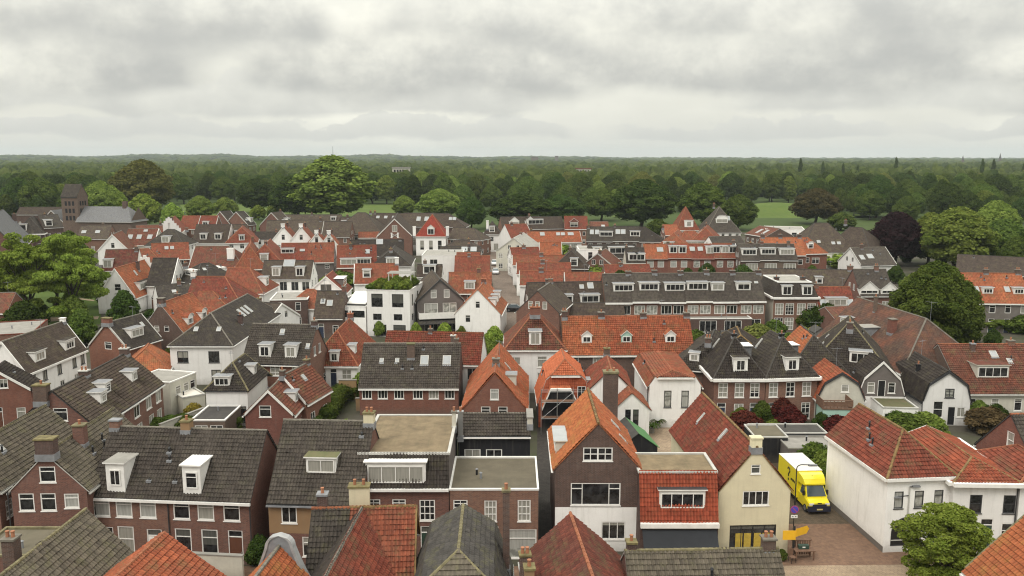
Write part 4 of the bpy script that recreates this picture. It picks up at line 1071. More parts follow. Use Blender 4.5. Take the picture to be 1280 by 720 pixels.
YA('white walled house with dark hipped roof and wide white dormer', (257,487), (309,487), 4.4, pk=(288,454), fe=(308,443), hip=(2.6,0.9), roof=TD, wall='white', ridge='ridge_moss', gut=None, dorm=[('f',.38,.1,1.8,1.2,'box','white_paint','xx',None,(1.6,.85)),('r',.6,.2,1.0,1.3,'box')], vent=[('r',.5,.9,.4)], win=[('f',.5,1.9,1.0,[.85],'x',{'fm':'dark_trim'})], auto=False)
Fl('low garden room with dark flat roof before the white dark roofed house', (238,525), (281,525), 2.7, 5.5, roof='bitumen_dark', wall='brick_brown', cap='white_paint', win=[('f',.3,1.8,1.4,[.3,.75],'x')], auto=False)
X('brick house with grey roof and two white dormers', (303,453), (384,455), 5.2, r=(350,406), pitch=46, roof=TG, wall='brick_red', mat_r='brick', ridge='ridge_grey', dorm=[('f',.33,.12,1.5,1.75,'box','white_paint','x','lead',(1.15,1.25)),('f',.73,.12,1.5,1.75,'box','white_paint','x','lead',(1.15,1.25))], sky=[('f',.5,.75,.6,.7),('f',.95,.4,.5,.6)], chim=[(.97,0,.7,.6,.6,'brick_dark','ridge_grey',1)], pipe=False)
YA('big white house under a broad dark hipped roof', (212,431), (290,431), 5.6, pk=(266,392), fe=(323,368), hip=(4.4,3.0), roof=TD, wall='white', ridge='ridge_grey', gut='white_paint', sky=[('f',.35,.4,.6,.8),('f',.72,.4,.6,.8),('r',.5,.45,.8,1.6),('r',.57,.45,.8,1.6),('r',.64,.45,.8,1.6)], chim=[(.35,2.8,.6,.6,-1.0,'brick_dark','black_metal',1)], win=[('f',3.1,1.6,1.5,[.2,.7],'x',{'fm':'dark_trim'}),('f',.6,1.5,1.3,[.72],'x',{'fm':'dark_trim'})], auto=False)
Y('brick gable house with bright orange roof and arched white dormers', (200,380), (240,366), 8.6, 3.3, 4.3, roof=TO, wall='brick_dark', ridge='ridge_orange', dorm=[('r',.33,.1,1.9,1.2,'arch','white_paint','xx',TO,(1.3,.9)),('r',.78,.1,1.9,1.2,'arch','white_paint','xx',TO,(1.3,.9))], chim=[(.04,0,1.0,.8,.8,'brick_dark','ridge_grey',0),(.6,-.4,.8,.6,.5,'brick_dark','ridge_grey',1)], vent=[('r',.1,.6,.6)], win=[('f',4.3,.9,.8,[.38,.62],'t',{})], auto=False)
Y('red brick gable house with dark tiled roof and pale verge', (133,404), (176,393), 7.6, 3.3, 4.2, roof=TD, wall='brick_red', ridge='ridge_grey', verge='pale_trim', vends=(0,1), chim=[(.02,0,1.3,.7,.7,'brick_red','moss_cap',0)], dorm=[('r',.45,.25,2.6,1.4,'box','white_paint','xx')], sky=[('r',.8,.55,.5,.8)], win=[('f',3.8,1.1,1.2,[.5],'t',{})], auto=False)
Y('long white house with dark roof, two white dormers and stepped verge', (2,428), (80,402), 8.6, 2.75, 4.8, roof=TBN, wall='white', ridge='ridge_grey', verge='white_paint', gh=.25, dorm=[('r',.28,.15,2.3,1.4,'box','white_paint','xx','tile_dark',(1.7,1.0)),('r',.78,.15,2.3,1.4,'box','white_paint','xx','tile_dark',(1.7,1.0))], chim=[(.98,0,.6,.5,.5,'white','white_paint',0)], win=[('r',2.9,1.35,.95,[.1,.28,.52,.78,.93],'x',{'fm':'dark_trim'}),('r',.5,1.5,1.0,[.1,.3,.55,.8],'x')], auto=False)
Y('brown tiled terrace house with corner window, chimney and one dormer', (65,490), (112,466), 8.5, 3.9, 5.0, roof=TBN, wall='brick', ridge='ridge_dark', og=(.07,0), chim=[(.0,-1.0,1.3,.8,.7,'brick_brown','moss_cap',1),(.85,0,.9,.7,.5,'brick_dark','pale_trim',2)], dorm=[('r',.6,.3,1.3,1.3,'box','white_paint','t','lead',(.9,.95)),('r',.88,.42,1.2,1.3,'box','white_paint','t')], win=[('f',5.6,1.3,1.4,[.58],'t',{'gm':'glass_dark'}),('f',2.9,1.2,1.2,[.3,.7],'t',{}),('r',3.1,1.3,1.3,[.3,.75],'x'),('r',.5,1.8,1.3,[.3,.75],'x')], pipe=False, auto=False)
Y('brown tiled terrace house with single white dormer beside the garden terrace', (112,466), (158,442), 8.5, 3.9, 5.0, roof=TBN, wall='brick', ridge='ridge_dark', og=(0,.07), chim=[(.95,0,.9,.7,.7,'brick_dark','pale_trim',2)], dorm=[('r',.55,.35,1.3,1.3,'box','white_paint','x')], win=[('r',3.1,1.35,1.4,[.2,.55,.85],'x',{}),('r',.5,1.8,1.3,[.25,.6,.85],'x')], pipe=False, auto=False)
Y('small orange hipped roof tucked behind the brown terrace', (182,436), (186,430), 5.2, 3.0, 2.7, hip=(2.4,2), roof=TO, wall='brick')
Fl('small white garden house with roof terrace of potted plants', (212,478), (245,465), 4.2, 5.5, roof='roof_pale', wall='pale', cap='white_paint', win=[('f',2.3,1.1,1.0,[.3,.6,.85],'t',{})], auto=False)
Fl('low shed with pale canvas roof in the terrace garden', (228,497), (256,492), 2.4, 4.0, roof='pale_canvas', wall='pale', cap='pale_trim', **NA)
Y('white stepped gable house with orange roof and ribbon dormer', (143,336), (181,325), 9.0, 3.7, 3.3, roof=TO, wall='white', ridge='ridge_orange', verge='white_paint', vends=(0,), dorm=[('r',.5,.12,7.5,1.7,'box','white_paint','xxx','tile_dark',(7.0,1.2))], sky=[('r',.45,.6,.5,1.2)], chim=[(.6,.9,.6,.5,.3,'brick_dark','black_metal',1)], win=[('f',4.6,1.4,1.3,[.55],'h',{'gm':'glass_dark'}),('f',1.0,1.5,1.3,[.5],'h')], auto=False)
def steps(h, end, n, mat, over=.5, thick=.5):
    """stair-stepped gable parapet on one end of a house"""
    mb = MB(); T = h.T
    for i in range(n):
        f = i/n; f2 = (i+1)/n
        x0 = T/2*f*.92; 
        z1 = h.E + (h.R-h.E)*f2 + over
        a = (-thick*.6, thick*.4) if end == 0 else (h.L-thick*.4, h.L+thick*.6)
        for sg in (0,1):
            t0, t1 = (x0, T/2*f2*.92) if sg == 0 else (T-T/2*f2*.92, T-x0)
            p, q = h.M(a[0],t0,0), h.M(a[1],t1,0)
            mb.box(min(p.x,q.x),min(p.y,q.y),h.E-.5,max(p.x,q.x),max(p.y,q.y),z1,mat)
    p, q = h.M((-thick*.6) if end == 0 else h.L-thick*.4, T*.46, 0), h.M((thick*.4) if end == 0 else h.L+thick*.6, T*.54, 0)
    mb.box(min(p.x,q.x),min(p.y,q.y),h.R-1,max(p.x,q.x),max(p.y,q.y),h.R+over+.5,mat)
    mb.build('stepped_gable', h.t)
steps(HOUSES[-1], 1, 5, 'white')
# ================================================================== MIDDLE AND FAR HOUSES
X('white walled house with red brown roof and white dormer beside the park', (128,338), (170,337), 5.2, r=(150,312), pitch=46, roof=TB, wall='white', dorm=[('f',.15,.1,2.0,2.0,'box','white_paint','x')])
XR('short red roof with pale ridge beside the park house', (163,312), (186,311), 8.8, 4.5, 5, hip=(0,3), roof=TR, wall='brick')
X('red roofed house with twin skylights left of the mossy gap', (190,325), (237,323), 5.2, r=(212,304), pitch=44, roof=TR, wall='brick', sky=[('f',.4,.6,.9,1.0),('f',.55,.6,.9,1.0)], vent=[('f',.2,.35)])
X('charcoal tiled house with white right verge behind the stepped gable', (183,356), (214,356), 5.0, r=(203,323), pitch=50, roof=TD, wall='white', verge='white_paint', vends=(1,))
XR('low dark roof between the stepped gable and the orange gable', (194,357), (236,354), 6.2, 4.5, 3.4, roof=TD, wall='white', sky=[('f',.5,.5,.8,.8)])
X('broad wine red weathered roof with tall white chimney', (236,335), (305,335), 4.6, r=(275,308), pitch=42, roof=TB, wall='white', verge='pale_trim', vends=(0,), chim=[(.72,-3.0,1.6,1.0,-.2,'white','white_paint',0)], hip=(0,5))
XR('dark hipped roof with white flat dormers on both sides', (251,330), (261,329), 8.4, 4.6, 5.2, hip=(4,4), roof=TD, wall='white', sky=[('f',.4,.6,.7,.8)], dorm=[('l',.5,.3,3.0,1.2,'box','white_paint','t','white_paint'),('r',.5,.3,3.5,1.2,'box','white_paint','t','white_paint')])
XR('long red hipped roof with white side extension', (242,346), (281,346), 9, 5.2, 4.6, hip=(0,4.5), roof=TR, wall='white', chim=[(.0,0,.8,.8,.9,'white','pale_trim',1)])
XR('small red hipped lean roof before the long red hip', (248,365), (266,364.5), 7.0, 3.8, 4, hip=(0,3.5), roof=TR, wall='brick')
XR('red hipped roof with one white dormer left of the white dormer house', (285,335), (312,335), 9, 5.4, 4.8, hip=(0,4), roof=TR, wall='white', dorm=[('r',.5,.15,2.0,1.8,'box','white_paint','t')])
Fl('white annexe with flat pale roof against the long red hip', (294,365), (312,362), 5.2, 8, roof='roof_pale', wall='white', win=[('f',3.4,1.1,.8,3,'t')], auto=False)
X('white house with grey brown roof and two white dormers', (326,348), (388,348), 5.6, r=(355,326), pitch=46, roof=TBN, wall='white', dorm=[('f',.3,.1,1.7,2.0,'box','white_paint','x'),('f',.78,.1,1.7,2.0,'box','white_paint','x')], sky=[('f',.52,.65,2.4,1.8)], win=[('f',3.0,2.0,2.0,[.13],'xx',{'gm':'glass_dark'}),('f',3.0,1.9,1.6,[.45,.68,.9],'x',{'gm':'glass_dark'})])
Fl('flat roofed brick block with white roof terrace', (337,375), (384,374), 5.6, 9, roof='roof_pale', wall='brick_dark', cap='white_paint', asides='fr')
XR('low brown pitched roof wing right of the big dark hip', (322,378), (352,380), 7.0, 5, 4.2, roof=TBN, wall='white', verge='white_paint', vends=(1,))
XR('dark red hipped roof behind the white roof terrace', (384,362), (392,362), 6.6, 4.0, 3.8, hip=(3.5,3.5), roof=TR, wall='white')
Y('small white gable house with red roof and flat side dormer', (407,346), (416,339), 8.2, 3.6, 5.0, roof=TR, wall='white', verge='white_paint', vends=(0,), dorm=[('r',.6,.2,4.0,1.7,'box','grey_wall','t','white_paint')], win=[('f',5.4,1.4,2.2,[.5],'x',{'gm':'glass_dark'}),('f',2.0,1.6,1.2,2,'t')], auto=False)
X('brown grey roof with two small skylights beside the white modern block', (392,397), (428,397), 3.6, r=(412,364), pitch=48, roof=TBN, wall='brick_dark', sky=[('f',.25,.5,.8,1.0),('f',.5,.42,1.0,1.2)])
Fl('low white modern house with roof light and strip windows', (414,382), (457,383), 5.2, 13, roof='bitumen_dark', wall='white', cap='white_paint', win=[('f',3.2,1.2,2.3,[.3,.78],'t',{'gm':'glass_dark','fm':'dark_trim'})], auto=False)
wl = HOUSES[-1]; mb = MB()
mb.prism([Vector((wl.W*.35,2,5.2)),Vector((wl.W*.9,2.0,5.2)),Vector((wl.W*.9,7,6.6)),Vector((wl.W*.35,7,6.6))], .12, 'white_paint','white_paint'); mb.box(wl.W*.36,6.6,5.1,wl.W*.89,7,6.6,'white'); mb.build('roof_light', wl.t)
Fl('white modern cube house with roof garden and dark square windows', (458,362), (512,363), 8.2, 10, roof='roof_moss', wall='white', cap='white_paint', win=[('f',5.2,2.3,2.0,[.24,.72],'x',{'gm':'glass_dark','fm':'dark_trim'}),('f',2.9,1.1,1.5,[.24,.72],'x',{'gm':'glass_dark','fm':'dark_trim'}),('f',.1,2.0,2.2,[.3,.75],'t',{'gm':'glass_dark','fm':'dark_trim'}),('r',5.2,2.0,1.0,[.2,.6],'t',{'fm':'dark_trim'}),('r',2.6,1.2,1.0,[.2,.6],'t',{'fm':'dark_trim'})], auto=False)
CUBE = HOUSES[-1]
Fl('narrow white stair block beside the roof garden cube', (514,358), (528,357), 7.4, 8, roof='roof_pale', wall='white', win=[('f',3.6,3.0,1.0,[.5],'t',{'gm':'glass_dark','fm':'dark_trim'})], auto=False)
Y('dark brick gable house with long white balcony', (550,350), (540,338), 9.5, 4.1, 5.8, roof=TBN, wall='grey_wall', verge='dark_trim', ridge='ridge_dark', win=[('f',6.3,1.5,1.0,[.36,.64],'t',{'gm':'glass_curtain'}),('f',3.2,2.2,2.4,[.3,.7],'x',{'gm':'glass_curtain'}),('f',.4,2.0,2.4,[.3,.7],'xx')], auto=False)
db = HOUSES[-1]; mb = MB(); mb.box(.2,-1.4,2.85,db.W-.2,0,3.0,'white_paint'); mb.box(.2,-1.4,3.0,db.W-.2,-1.32,3.95,'white_paint'); mb.box(.2,-1.32,3.0,.28,0,3.95,'white_paint'); mb.box(db.W-.28,-1.32,3.0,db.W-.2,0,3.95,'white_paint'); mb.build('balcony', db.t)
mb = MB(); mb.prism([Vector((0,-2.6,2.1)),Vector((db.W,-2.6,2.1)),Vector((db.W,-.05,2.7)),Vector((0,-.05,2.7))],.1,'slate','dark_trim'); mb.build('canopy_roof', db.t)
Y('white gable house with orange roof and three stacked white side dormers', (597,363), (607,350), 8.3, 3.9, 4.2, roof=TO, wall='white', ridge='ridge_orange', dorm=[('r',.18,.25,1.4,1.4,'box'),('r',.5,.25,1.4,1.4,'box'),('r',.82,.25,1.4,1.4,'box')], chim=[(.75,0,.8,.7,.6,'brick','ridge_orange',1)], win=[('f',5.2,1.2,.8,[.5],'t',{}),('f',2.7,1.3,.9,[.28],'t',{'gm':'glass_dark'})], auto=False)
Y('low black gable with grey roof in front of the white gable house', (599,381), (601,372), 5.2, 3.3, 2.2, roof=TG, wall='black_wall', gut=None, edge='pale_trim', win=[('f',.6,1.2,2.0,[.5],'x')], auto=False)
X('red roofed house with white window dormer behind the dark balcony gable', (560,366), (614,366), 5.2, r=(588,341), pitch=47, roof=TR, wall='brick', dorm=[('f',.5,.15,2.0,1.6,'box','white_paint','xx')], verge='lead', vends=(0,))
X('long dull red roof at the head of the street, left side', (568,341), (612,341), 5.0, r=(590,320), pitch=46, roof=TR, wall='brick', chim=[(.4,0,.6,.6,.5,'brick','ridge_grey',1)], mat_l='pale')
X('charcoal roofed house with white framed dormer behind the modern cube', (521,345), (552,345), 6.2, r=(537,331), pitch=48, roof=TBN, wall='white', dorm=[('f',.5,.15,2.6,1.9,'box','white_paint','x')], win=[('f',3.6,1.6,2.0,[.5],'xx')])
Fl('white flat roofed block with dark window left of the street', (527,319), (577,319), 7.2, 12, roof='roof_pale', wall='white', win=[('f',4.4,1.8,1.9,[.3],'x',{'gm':'glass_dark'})], auto=False)
X('red roofed house with white dormer and raised white firewall', (443,354), (498,353), 4.8, r=(468,330), pitch=47, roof=TR, wall='white', verge='white_paint', vends=(0,), dorm=[('f',.28,.25,1.7,1.8,'box','white_paint','t')], chim=[(.97,0,.8,.7,1.2,'white','white_paint',0)])
X(['red roofed row house with white ribbon dormer','red roofed row house with white framed black dormer and skylight'], (421,334), (471,333), 4.6, r=(445,307), pitch=50, n=2, roof=TR, wall='brick_red', per=[dict(dorm=[('f',.6,.08,4.0,1.6,'box','white_paint','xx')]),dict(dorm=[('f',.35,.1,3.5,1.6,'box','white_paint','xxx')], sky=[('f',.55,.6,1.0,1.2)])])
X(['orange red row house with triple pane dormer','orange red row house with small vents on the slope'], (350,328), (417,327), 5.2, r=(385,304), pitch=46, n=2, roof=TR, wall='grey_wall', per=[dict(dorm=[('f',.25,.45,3.2,1.3,'box','white_paint','xx')], sky=[('f',.8,.55,1.2,.7)]),dict(vent=[('f',.15,.4,.8),('f',.3,.7,.8)])])
Y('steep red half hipped roof with white dormer over a white front', (331,306), (338,299), 10.0, 4.4, 5.6, hip=(3.5,0), roof=TR, wall='white', dorm=[('f',.5,.1,1.9,2.1,'box','white_paint','t')])
Y('narrow steep red roof with pale ridge, next to the half hipped one', (312,308), (314,300), 10.0, 3.4, 5.2, hip=(3,0), roof=TR, wall='brick')
for i, (ax, ay, fx, fy, lab, hw) in enumerate(((353.5,284,358,279.5,'white neck gable house with red roof, leftmost of the gable foursome',3.3),(376,284,380,279.5,'white neck gable house with red roof, second of the gable foursome',3.1),(395.5,292,397,287.5,'white pointed gable house with red roof, third of the gable foursome',2.8),(411,292.5,412,288,'white pointed gable house with orange roof, last of the gable foursome',2.5))):
    Y(lab, (ax,ay), (fx,fy), 10.2-(i>1)*1.2, hw, 6.3-(i>1)*.6, roof=TO if i == 3 else TR, wall='white', verge='white_paint', vends=(0,), gut=None, group='row of white neck gables', chim=[(.02,0,1.1,.7,.9,'white','white_paint',0),(.7,.6,.7,.6,.4,'brick_dark','black_metal',1)], win=[('f',6.4,1.6,1.0,[.5],'t',{'gm':'glass_dark'}),('f',3.4,1.6,1.0,[.3,.7],'t')], auto=False)
X('grey roofed house with two white dormers and white ground floor', (240,303), (284,303), 5.0, r=(262,281), pitch=48, roof=TBN, wall='white', verge='pale_trim', vends=(1,), dorm=[('f',.3,.15,2.0,1.9,'box','white_paint','x'),('f',.72,.15,2.0,1.9,'box','white_paint','x')])
X('white house with grey roof, white dormer and slanting verge', (283,299), (311,298), 5.6, r=(296,281), pitch=50, roof=TBN, wall='white', dorm=[('f',.5,.1,1.7,2.1,'box','white_paint','t')], win=[('f',2.6,2.3,1.5,[.25,.65],'x',{})])
Y('red half hipped house with white dormer behind the white grey roofed one', (302,285), (304,281), 9.5, 4.5, 5.5, hip=(3,0), roof=TR, wall='white', dorm=[('f',.5,.1,1.6,1.7,'box')])
Y('white stepped gable house with red roof', (211,275), (219,270), 10, 3.6, 6, roof=TR, wall='white'); steps(HOUSES[-1], 0, 5, 'white', .5, .6)
X('red roofed row house with pale firewall right of the stepped gable', (224,286), (246,286), 5.5, r=(236,270), pitch=46, roof=TR, wall='brick', verge='pale_trim', vends=(1,))
X('red roofed row house with white dormer and chimney in the back row', (247,288), (268,288), 5.5, r=(258,270), pitch=46, roof=TR, wall='brick', dorm=[('f',.4,.3,2,1.6,'box')], verge='pale_trim', vends=(1,))
X('orange roof tip between the slate gables of the back row', (271,281), (290,281), 5.5, r=(280,272), pitch=46, roof=TO, wall='white', dorm=[('f',.75,.1,1.5,1.8,'box')])
XR('small white hipped house with dark roof and centre dormer', (209,287), (218,287), 9.6, 5.2, 5.5, hip=(4.5,4.5), roof=TD, wall='white', dorm=[('f',.5,.15,2.2,1.9,'box','white_paint','x')], win=[('f',3.4,1.6,1.1,3,'t',{})])
X('red brown row house with three skylights next to the white gable', (154,306), (192,306), 5.0, r=(175,286), pitch=46, roof=TB, wall='pale', verge='white_paint', vends=(1,), sky=[('f',.15,.35,1.4,1.6),('f',.45,.35,1.4,1.6),('f',.8,.35,1.4,1.6),('f',.6,.8,1.2,.8)])
Y('small white gable house left of the red brown skylight row', (140,293.5), (152,288.5), 9.0, 4.0, 4.6, roof=TB, wall='white', verge='white_paint', vends=(0,), win=[('f',5.2,1.5,1.0,[.5],'t',{}),('f',2.5,1.5,1.0,[.6,.8],'t')], auto=False)
XR('dull red ridge roof behind the skylight row', (170,282), (203,281), 9.0, 4.5, 5.2, roof=TB, wall='brick')
XR('dark roof with skylights behind the robinia trees', (102,282), (140,281.5), 8.5, 5.5, 4.6, roof=TBN, wall='brick', sky=[('f',.15,.4,1.4,1.4),('f',.6,.4,1.4,1.4)])
for (l, r, R, hw, E, rf, lab) in (((275,264.5),(288,263.5),10.5,5,5.8,TD,'slate grey steep roof in the back row, left of its twin'),((295,265),(305,264),10.5,5,5.8,TD,'slate grey steep roof in the back row, right of its twin'),((339,266),(352,264.5),10.5,5,5.8,TBN,'grey brown steep roof with white skylight strip behind the shrubs')):
    XR(lab, l, r, R, hw, E, roof=rf, wall='brick', verge='pale_trim', dorm=[('f',.7,.15,1.6,1.8,'box','white_paint','x')], sky=[('f',.4,.3,1.5,.9)])
X('long grey brown roof before the meadow', (350,279), (425,279), 5.2, r=(390,268.5), pitch=40, roof=TBN, wall='brick_dark', chim=[(.5,0,.8,.7,.6,'brick_dark','ridge_grey',1)], dorm=[('f',.88,.3,2,1.6,'box')])
X('broad grey roof behind the white neck gables', (332,294), (405,293), 5.2, r=(365,275.5), pitch=42, roof=TBN, wall='brick_dark')
X('dark lean roof between the shrubs and the red half hips', (317,299), (345,299), 5.2, r=(330,290), pitch=40, roof=TD, wall='white')
# centre back
XR('broad grey hipped roof with a white strip window', (447,266), (457,266), 12, 8.5, 5.6, hip=(8,7), roof=TBN, wall='brick_dark')
X('grey roof with white verge next to the neck gables', (402,296), (437,296), 5.5, r=(420,277), pitch=44, roof=TBN, wall='brick', verge='pale_trim', vends=(0,))
XR('grey roof with flat white box dormer near the meadow', (426,272), (452,271), 9.5, 5.0, 6, roof=TBN, wall='brick_dark', dorm=[('f',.35,.35,6,1.4,'box','white_paint','xx')])
Y('brick gable house with crossed white timber and white verge', (493,274), (497,266), 11.5, 5.4, 6.2, roof=TBN, wall='brick', verge='white_paint', vends=(0,), win=[('f',7.6,2.0,1.6,[.5],'x',{})], auto=False)
bg = HOUSES[-1]; mb = MB()
for sg in (-1,1): mb.prism([Vector((bg.W/2-sg*1.5,-.06,5.7)),Vector((bg.W/2-sg*1.1,-.06,5.7)),Vector((bg.W/2+sg*1.5,-.06,7.2)),Vector((bg.W/2+sg*1.1,-.06,7.2))],.02,'white_paint','white_paint'); mb.box(bg.W/2+sg*.95-.25,-.08,5.6,bg.W/2+sg*.95+.25,-.02,7.3,'white_paint')
mb.build('timber_cross', bg.t)
X(['long grey rear roof with three skylights, left part','long grey rear roof with bright twin skylights, middle part','long grey rear roof with twin skylights, hipped right end'], (462,283), (582,284), 5.6, r=(525,267), pitch=44, n=3, roof=TBN, wall='brick_dark', per=[dict(sky=[('f',.2,.6,1.2,1.2),('f',.45,.6,1.2,1.2),('f',.7,.6,1.2,1.2)]),dict(sky=[('f',.5,.4,1.5,2.0),('f',.75,.4,1.5,2.0)]),dict(sky=[('f',.5,.5,1.2,1.4),('f',.62,.5,1.2,1.4)], hip=(0,7))])
YA('white villa with pointed red roof and white dormer', (520,295), (557,295), 6.2, 12.5, 11, hip=(5.5,5.0), roof=TBR, wall='white', dorm=[('f',.5,.05,2.2,2.2,'gab','white_paint','x')], chim=[(.05,-5.2,.9,.8,-3.4,'white','white_paint',0),(.05,5.2,.9,.8,-3.4,'white','white_paint',0)], win=[('f',1.8,3.0,1.3,[.2,.5,.8],'h',{})], auto=False)
X('low red roofed link with white glazed veranda', (448,297), (520,296), 4.6, r=(484,290), pitch=40, roof=TR, wall='white', win=[('f',1.8,2.0,1.2,14,'t',{})], auto=False)
X('long dark grey roof with one skylight before the villa', (437,320), (505,319), 4.8, r=(470,300), pitch=45, roof=TD, wall='brick_dark', sky=[('f',.55,.7,1.8,1.8)])
Y('dark hipped roof with white dormer before the villa', (490,312), (494,307), 8.5, 4.6, 5, hip=(3,3), roof=TD, wall='white', dorm=[('f',.5,.05,2.4,1.7,'box','white_paint','xx')])
X('grey roof right of the white villa', (560,298), (600,300), 5.2, r=(580,285), pitch=42, roof=TBN, wall='brick', hip=(0,4))
X('low grey mansard block with white walls near the street end', (555,309), (595,310), 5.0, r=(575,300.5), pitch=40, roof=TBN, wall='white', hip=(3,3))
X('black flat pitched roof with two pale skylights beside the street', (549,319), (601,319), 5.4, r=(575,308.5), pitch=35, roof=TD, wall='white', sky=[('f',.6,.4,1.6,1.8),('f',.82,.4,1.6,1.8)])
XR('small red roof beyond the long dull red roof', (571,316), (600,316), 8, 4, 5.2, roof=TR, wall='brick')
# right of the street
YA('white house closing the end of the street', (605,292), (625,292), 6.0, 9.6, 8, hip=(3,3), roof=TBN, wall='white', dorm=[('f',.5,.1,1.8,2.0,'box','white_paint','x')], chim=[(.1,-1.5,.8,.7,.5,'white','white_paint',0)], win=[('f',3.4,1.6,1.1,[.5],'x',{}),('f',.5,2.3,1.6,[.3,.75],'x',{})], auto=False)
X('rear grey terrace with white gabled dormers', (628,286), (680,285), 6.0, r=(652,271), pitch=45, roof=TBN, wall='brick', dorm=[('f',.3,.2,3.4,1.8,'gab','white_paint','t'),('f',.68,.2,3.4,1.8,'gab','white_paint','t')])
X('rear grey terrace with white strip dormer', (662,286), (706,285), 6.0, r=(684,271), pitch=45, roof=TBN, wall='brick', dorm=[('f',.2,.35,5.6,1.8,'box','white_paint','xxx')])
X('rear terrace end with red roof and red brick gable', (706,286), (735,286), 6.0, r=(720,270.5), pitch=45, roof=TR, wall='brick_red', dorm=[('f',.4,.1,3,2.0,'gab','brick_red','x')])
row = [((640,292),(659,280),9.8,TR,'white','steep wine red roof with white firewalls near the street end'),((632,302),(648,291.5),8.8,TBN,'pale','grey gable with pale zinc roof plane beside the street')]
XR(row[0][5], (631,281), (658,280), 9.8, 4.6, 6, roof=TR, wall='white', verge='pale_trim', vends=(1,))
Y(row[1][5], (642,298), (655,291), 9.0, 4.8, 5.6, roof='roof_pale', roof2=TBN, wall='pale', ridge='pale_trim', verge='pale_trim', vends=(0,))
X('orange red roof with four skylights behind the street row', (661,303), (727,302), 5.0, r=(694,289.5), pitch=42, roof=TO, wall='white', sky=[('f',.28,.6,1.4,1.4),('f',.58,.6,1.2,1.2),('f',.67,.6,1.2,1.2),('f',.82,.6,1.8,1.2)], verge='pale_trim', vends=(1,), win=[('f',2.3,2.0,2.0,[.72,.86],'xx',{})])
X('plain orange brown roof block between the street row roofs', (675,318), (702,318), 5.0, r=(688,303), pitch=50, roof=TO, wall='brick', verge='pale_trim')
st = [((640,322),(676,321),(658,309.5),TR,'street row house with dull red roof, fifth from the black car'),((641,331),(716,331),(680,319.5),TR,'street row house with red roof and pale skylight, fourth from the black car'),((646,342),(714,342),(680,328.5),TR,'street row house with central chimney, third from the black car'),((650,356),(706,356),(678,339),TR,'street row house with red hipped ridge, second from the black car')]
for A, B, r, rf, lab in st:
    X(lab, A, B, 5.0, r=r, pitch=42, roof=rf, wall='white', group='red roofed houses along the street', verge='pale_trim', vends=(0,), chim=[(.48,0,.9,.8,.6,'brick','ridge_grey',1)], win=[('l',3.0,1.5,1.0,[.3,.7],'t',{}),('l',.6,1.7,1.0,[.3,.7],'t',{}),('l',5.3,1.2,.9,[.5],'t')], auto=False)
XR('orange red roofs with firewalls behind the dark street corner roof', (706,341), (755,341), 8.6, 4.4, 5, roof=TR, wall='brick', verge='pale_trim')
X('long brown roof with two dormers at the street corner', (662,384), (757,382), 4.6, r=(705,353), pitch=46, roof=TBN, wall='brick_dark', sky=[('f',.72,.7,.8,.9),('f',.84,.7,1.1,1.3)], dorm=[('f',.45,.1,3.4,1.6,'box','white_paint','xx'),('f',.8,.1,3.4,1.6,'box','white_paint','xx')], chim=[(.28,0,.9,.8,.6,'brick_dark','ridge_grey',1)])
X('low brown shingled roof before the grey dormer terrace', (700,399), (782,398), 3.0, r=(742,379), pitch=40, roof=TBN, wall='brick_dark', **NA)
labs = ['grey terrace house with wide curtained dormer, first right of the brown corner roof','grey terrace house with wide dormer, second of the dormer terrace','grey terrace house with triple pane dormer, third of the dormer terrace','grey terrace house with wide dormer, fourth of the dormer terrace','grey terrace house with narrow dormer, fifth of the dormer terrace','grey terrace house with narrow dormer and skylight, last of the terrace']
pr = []
for i in range(6):
    w = [3.6,3.5,3.6,3.7,2.3,2.5][i]
    pr.append(dict(dorm=[('f',[.72,.69,.66,.52,.28,.26][i],.36,w,1.5,'box','white_paint','xxx' if w > 3 else 'x','lead',(w-.35,1.1))], chim=[(.98,0,.9,.8,.5,'brick_dark','ridge_grey',1)], vent=[('f',.1,.6,.6)], sky=[('f',.8,.6,.7,.5)] if i == 5 else [],
      win=[('f',3.2,1.6,1.9,[.28,.74],'xx',{'gm':'glass_curtain'} if i%2 else {}),('f',.05,2.2,3.4,[.5],'xx')]))
X(labs, (757,378), (957,377), 5.4, r=(850,342.5), pitch=44, n=6, roof=TG, wall='brick', per=pr, gh=.28, gw=.2, group='grey dormer terrace', auto=False)
Fl('glazed flat roofed rear extension of the dormer terrace', (862,398), (940,398), 2.9, 4.5, roof='roof_pale', wall='brick_dark', win=[('f',.4,2.1,3.0,5,'xx',{'gm':'glass_dark'})], auto=False)
X('brick town house with dark mansard and white framed sash windows', (967,373), (1023,373), 5.9, D=10, Rz=8.6, mans=(1.0,'flr'), roof=TD, wall='brick', gh=.35, gw=.3, top='roof_pale', mat_l='pale', dorm=[('f',.3,.15,1.8,1.9,'box','white_paint','x'),('f',.75,.15,1.8,1.9,'box','white_paint','x')], chim=[(.2,-1,.8,.8,.5,'brick_dark','black_metal',1),(.8,-1,.8,.8,.5,'brick_dark','black_metal',1)],
  win=[('f',2.9,2.1,1.5,[.14,.37,.63,.86],'9',{}),('f',.2,2.2,1.6,[.14,.37],'9',{})], auto=False)
X('long brown roof behind the brick town house', (951,362), (1072,364), 5.0, r=(1010,337), pitch=42, roof=TBN, wall='brick_dark', dorm=[('f',.62,.3,1.3,1.4,'box','white_paint','t')], chim=[(.97,0,1,.8,.8,'brick','ridge_grey',1)])
X('low red roofed house with white dormer and twin skylights', (1024,386), (1070,386), 4.2, r=(1046,359), pitch=44, roof=TR, wall='white', dorm=[('f',.5,.1,3.6,1.5,'box','white_paint','xx')], sky=[('f',.15,.12,1.2,1.4),('f',.88,.12,1.2,1.4)])
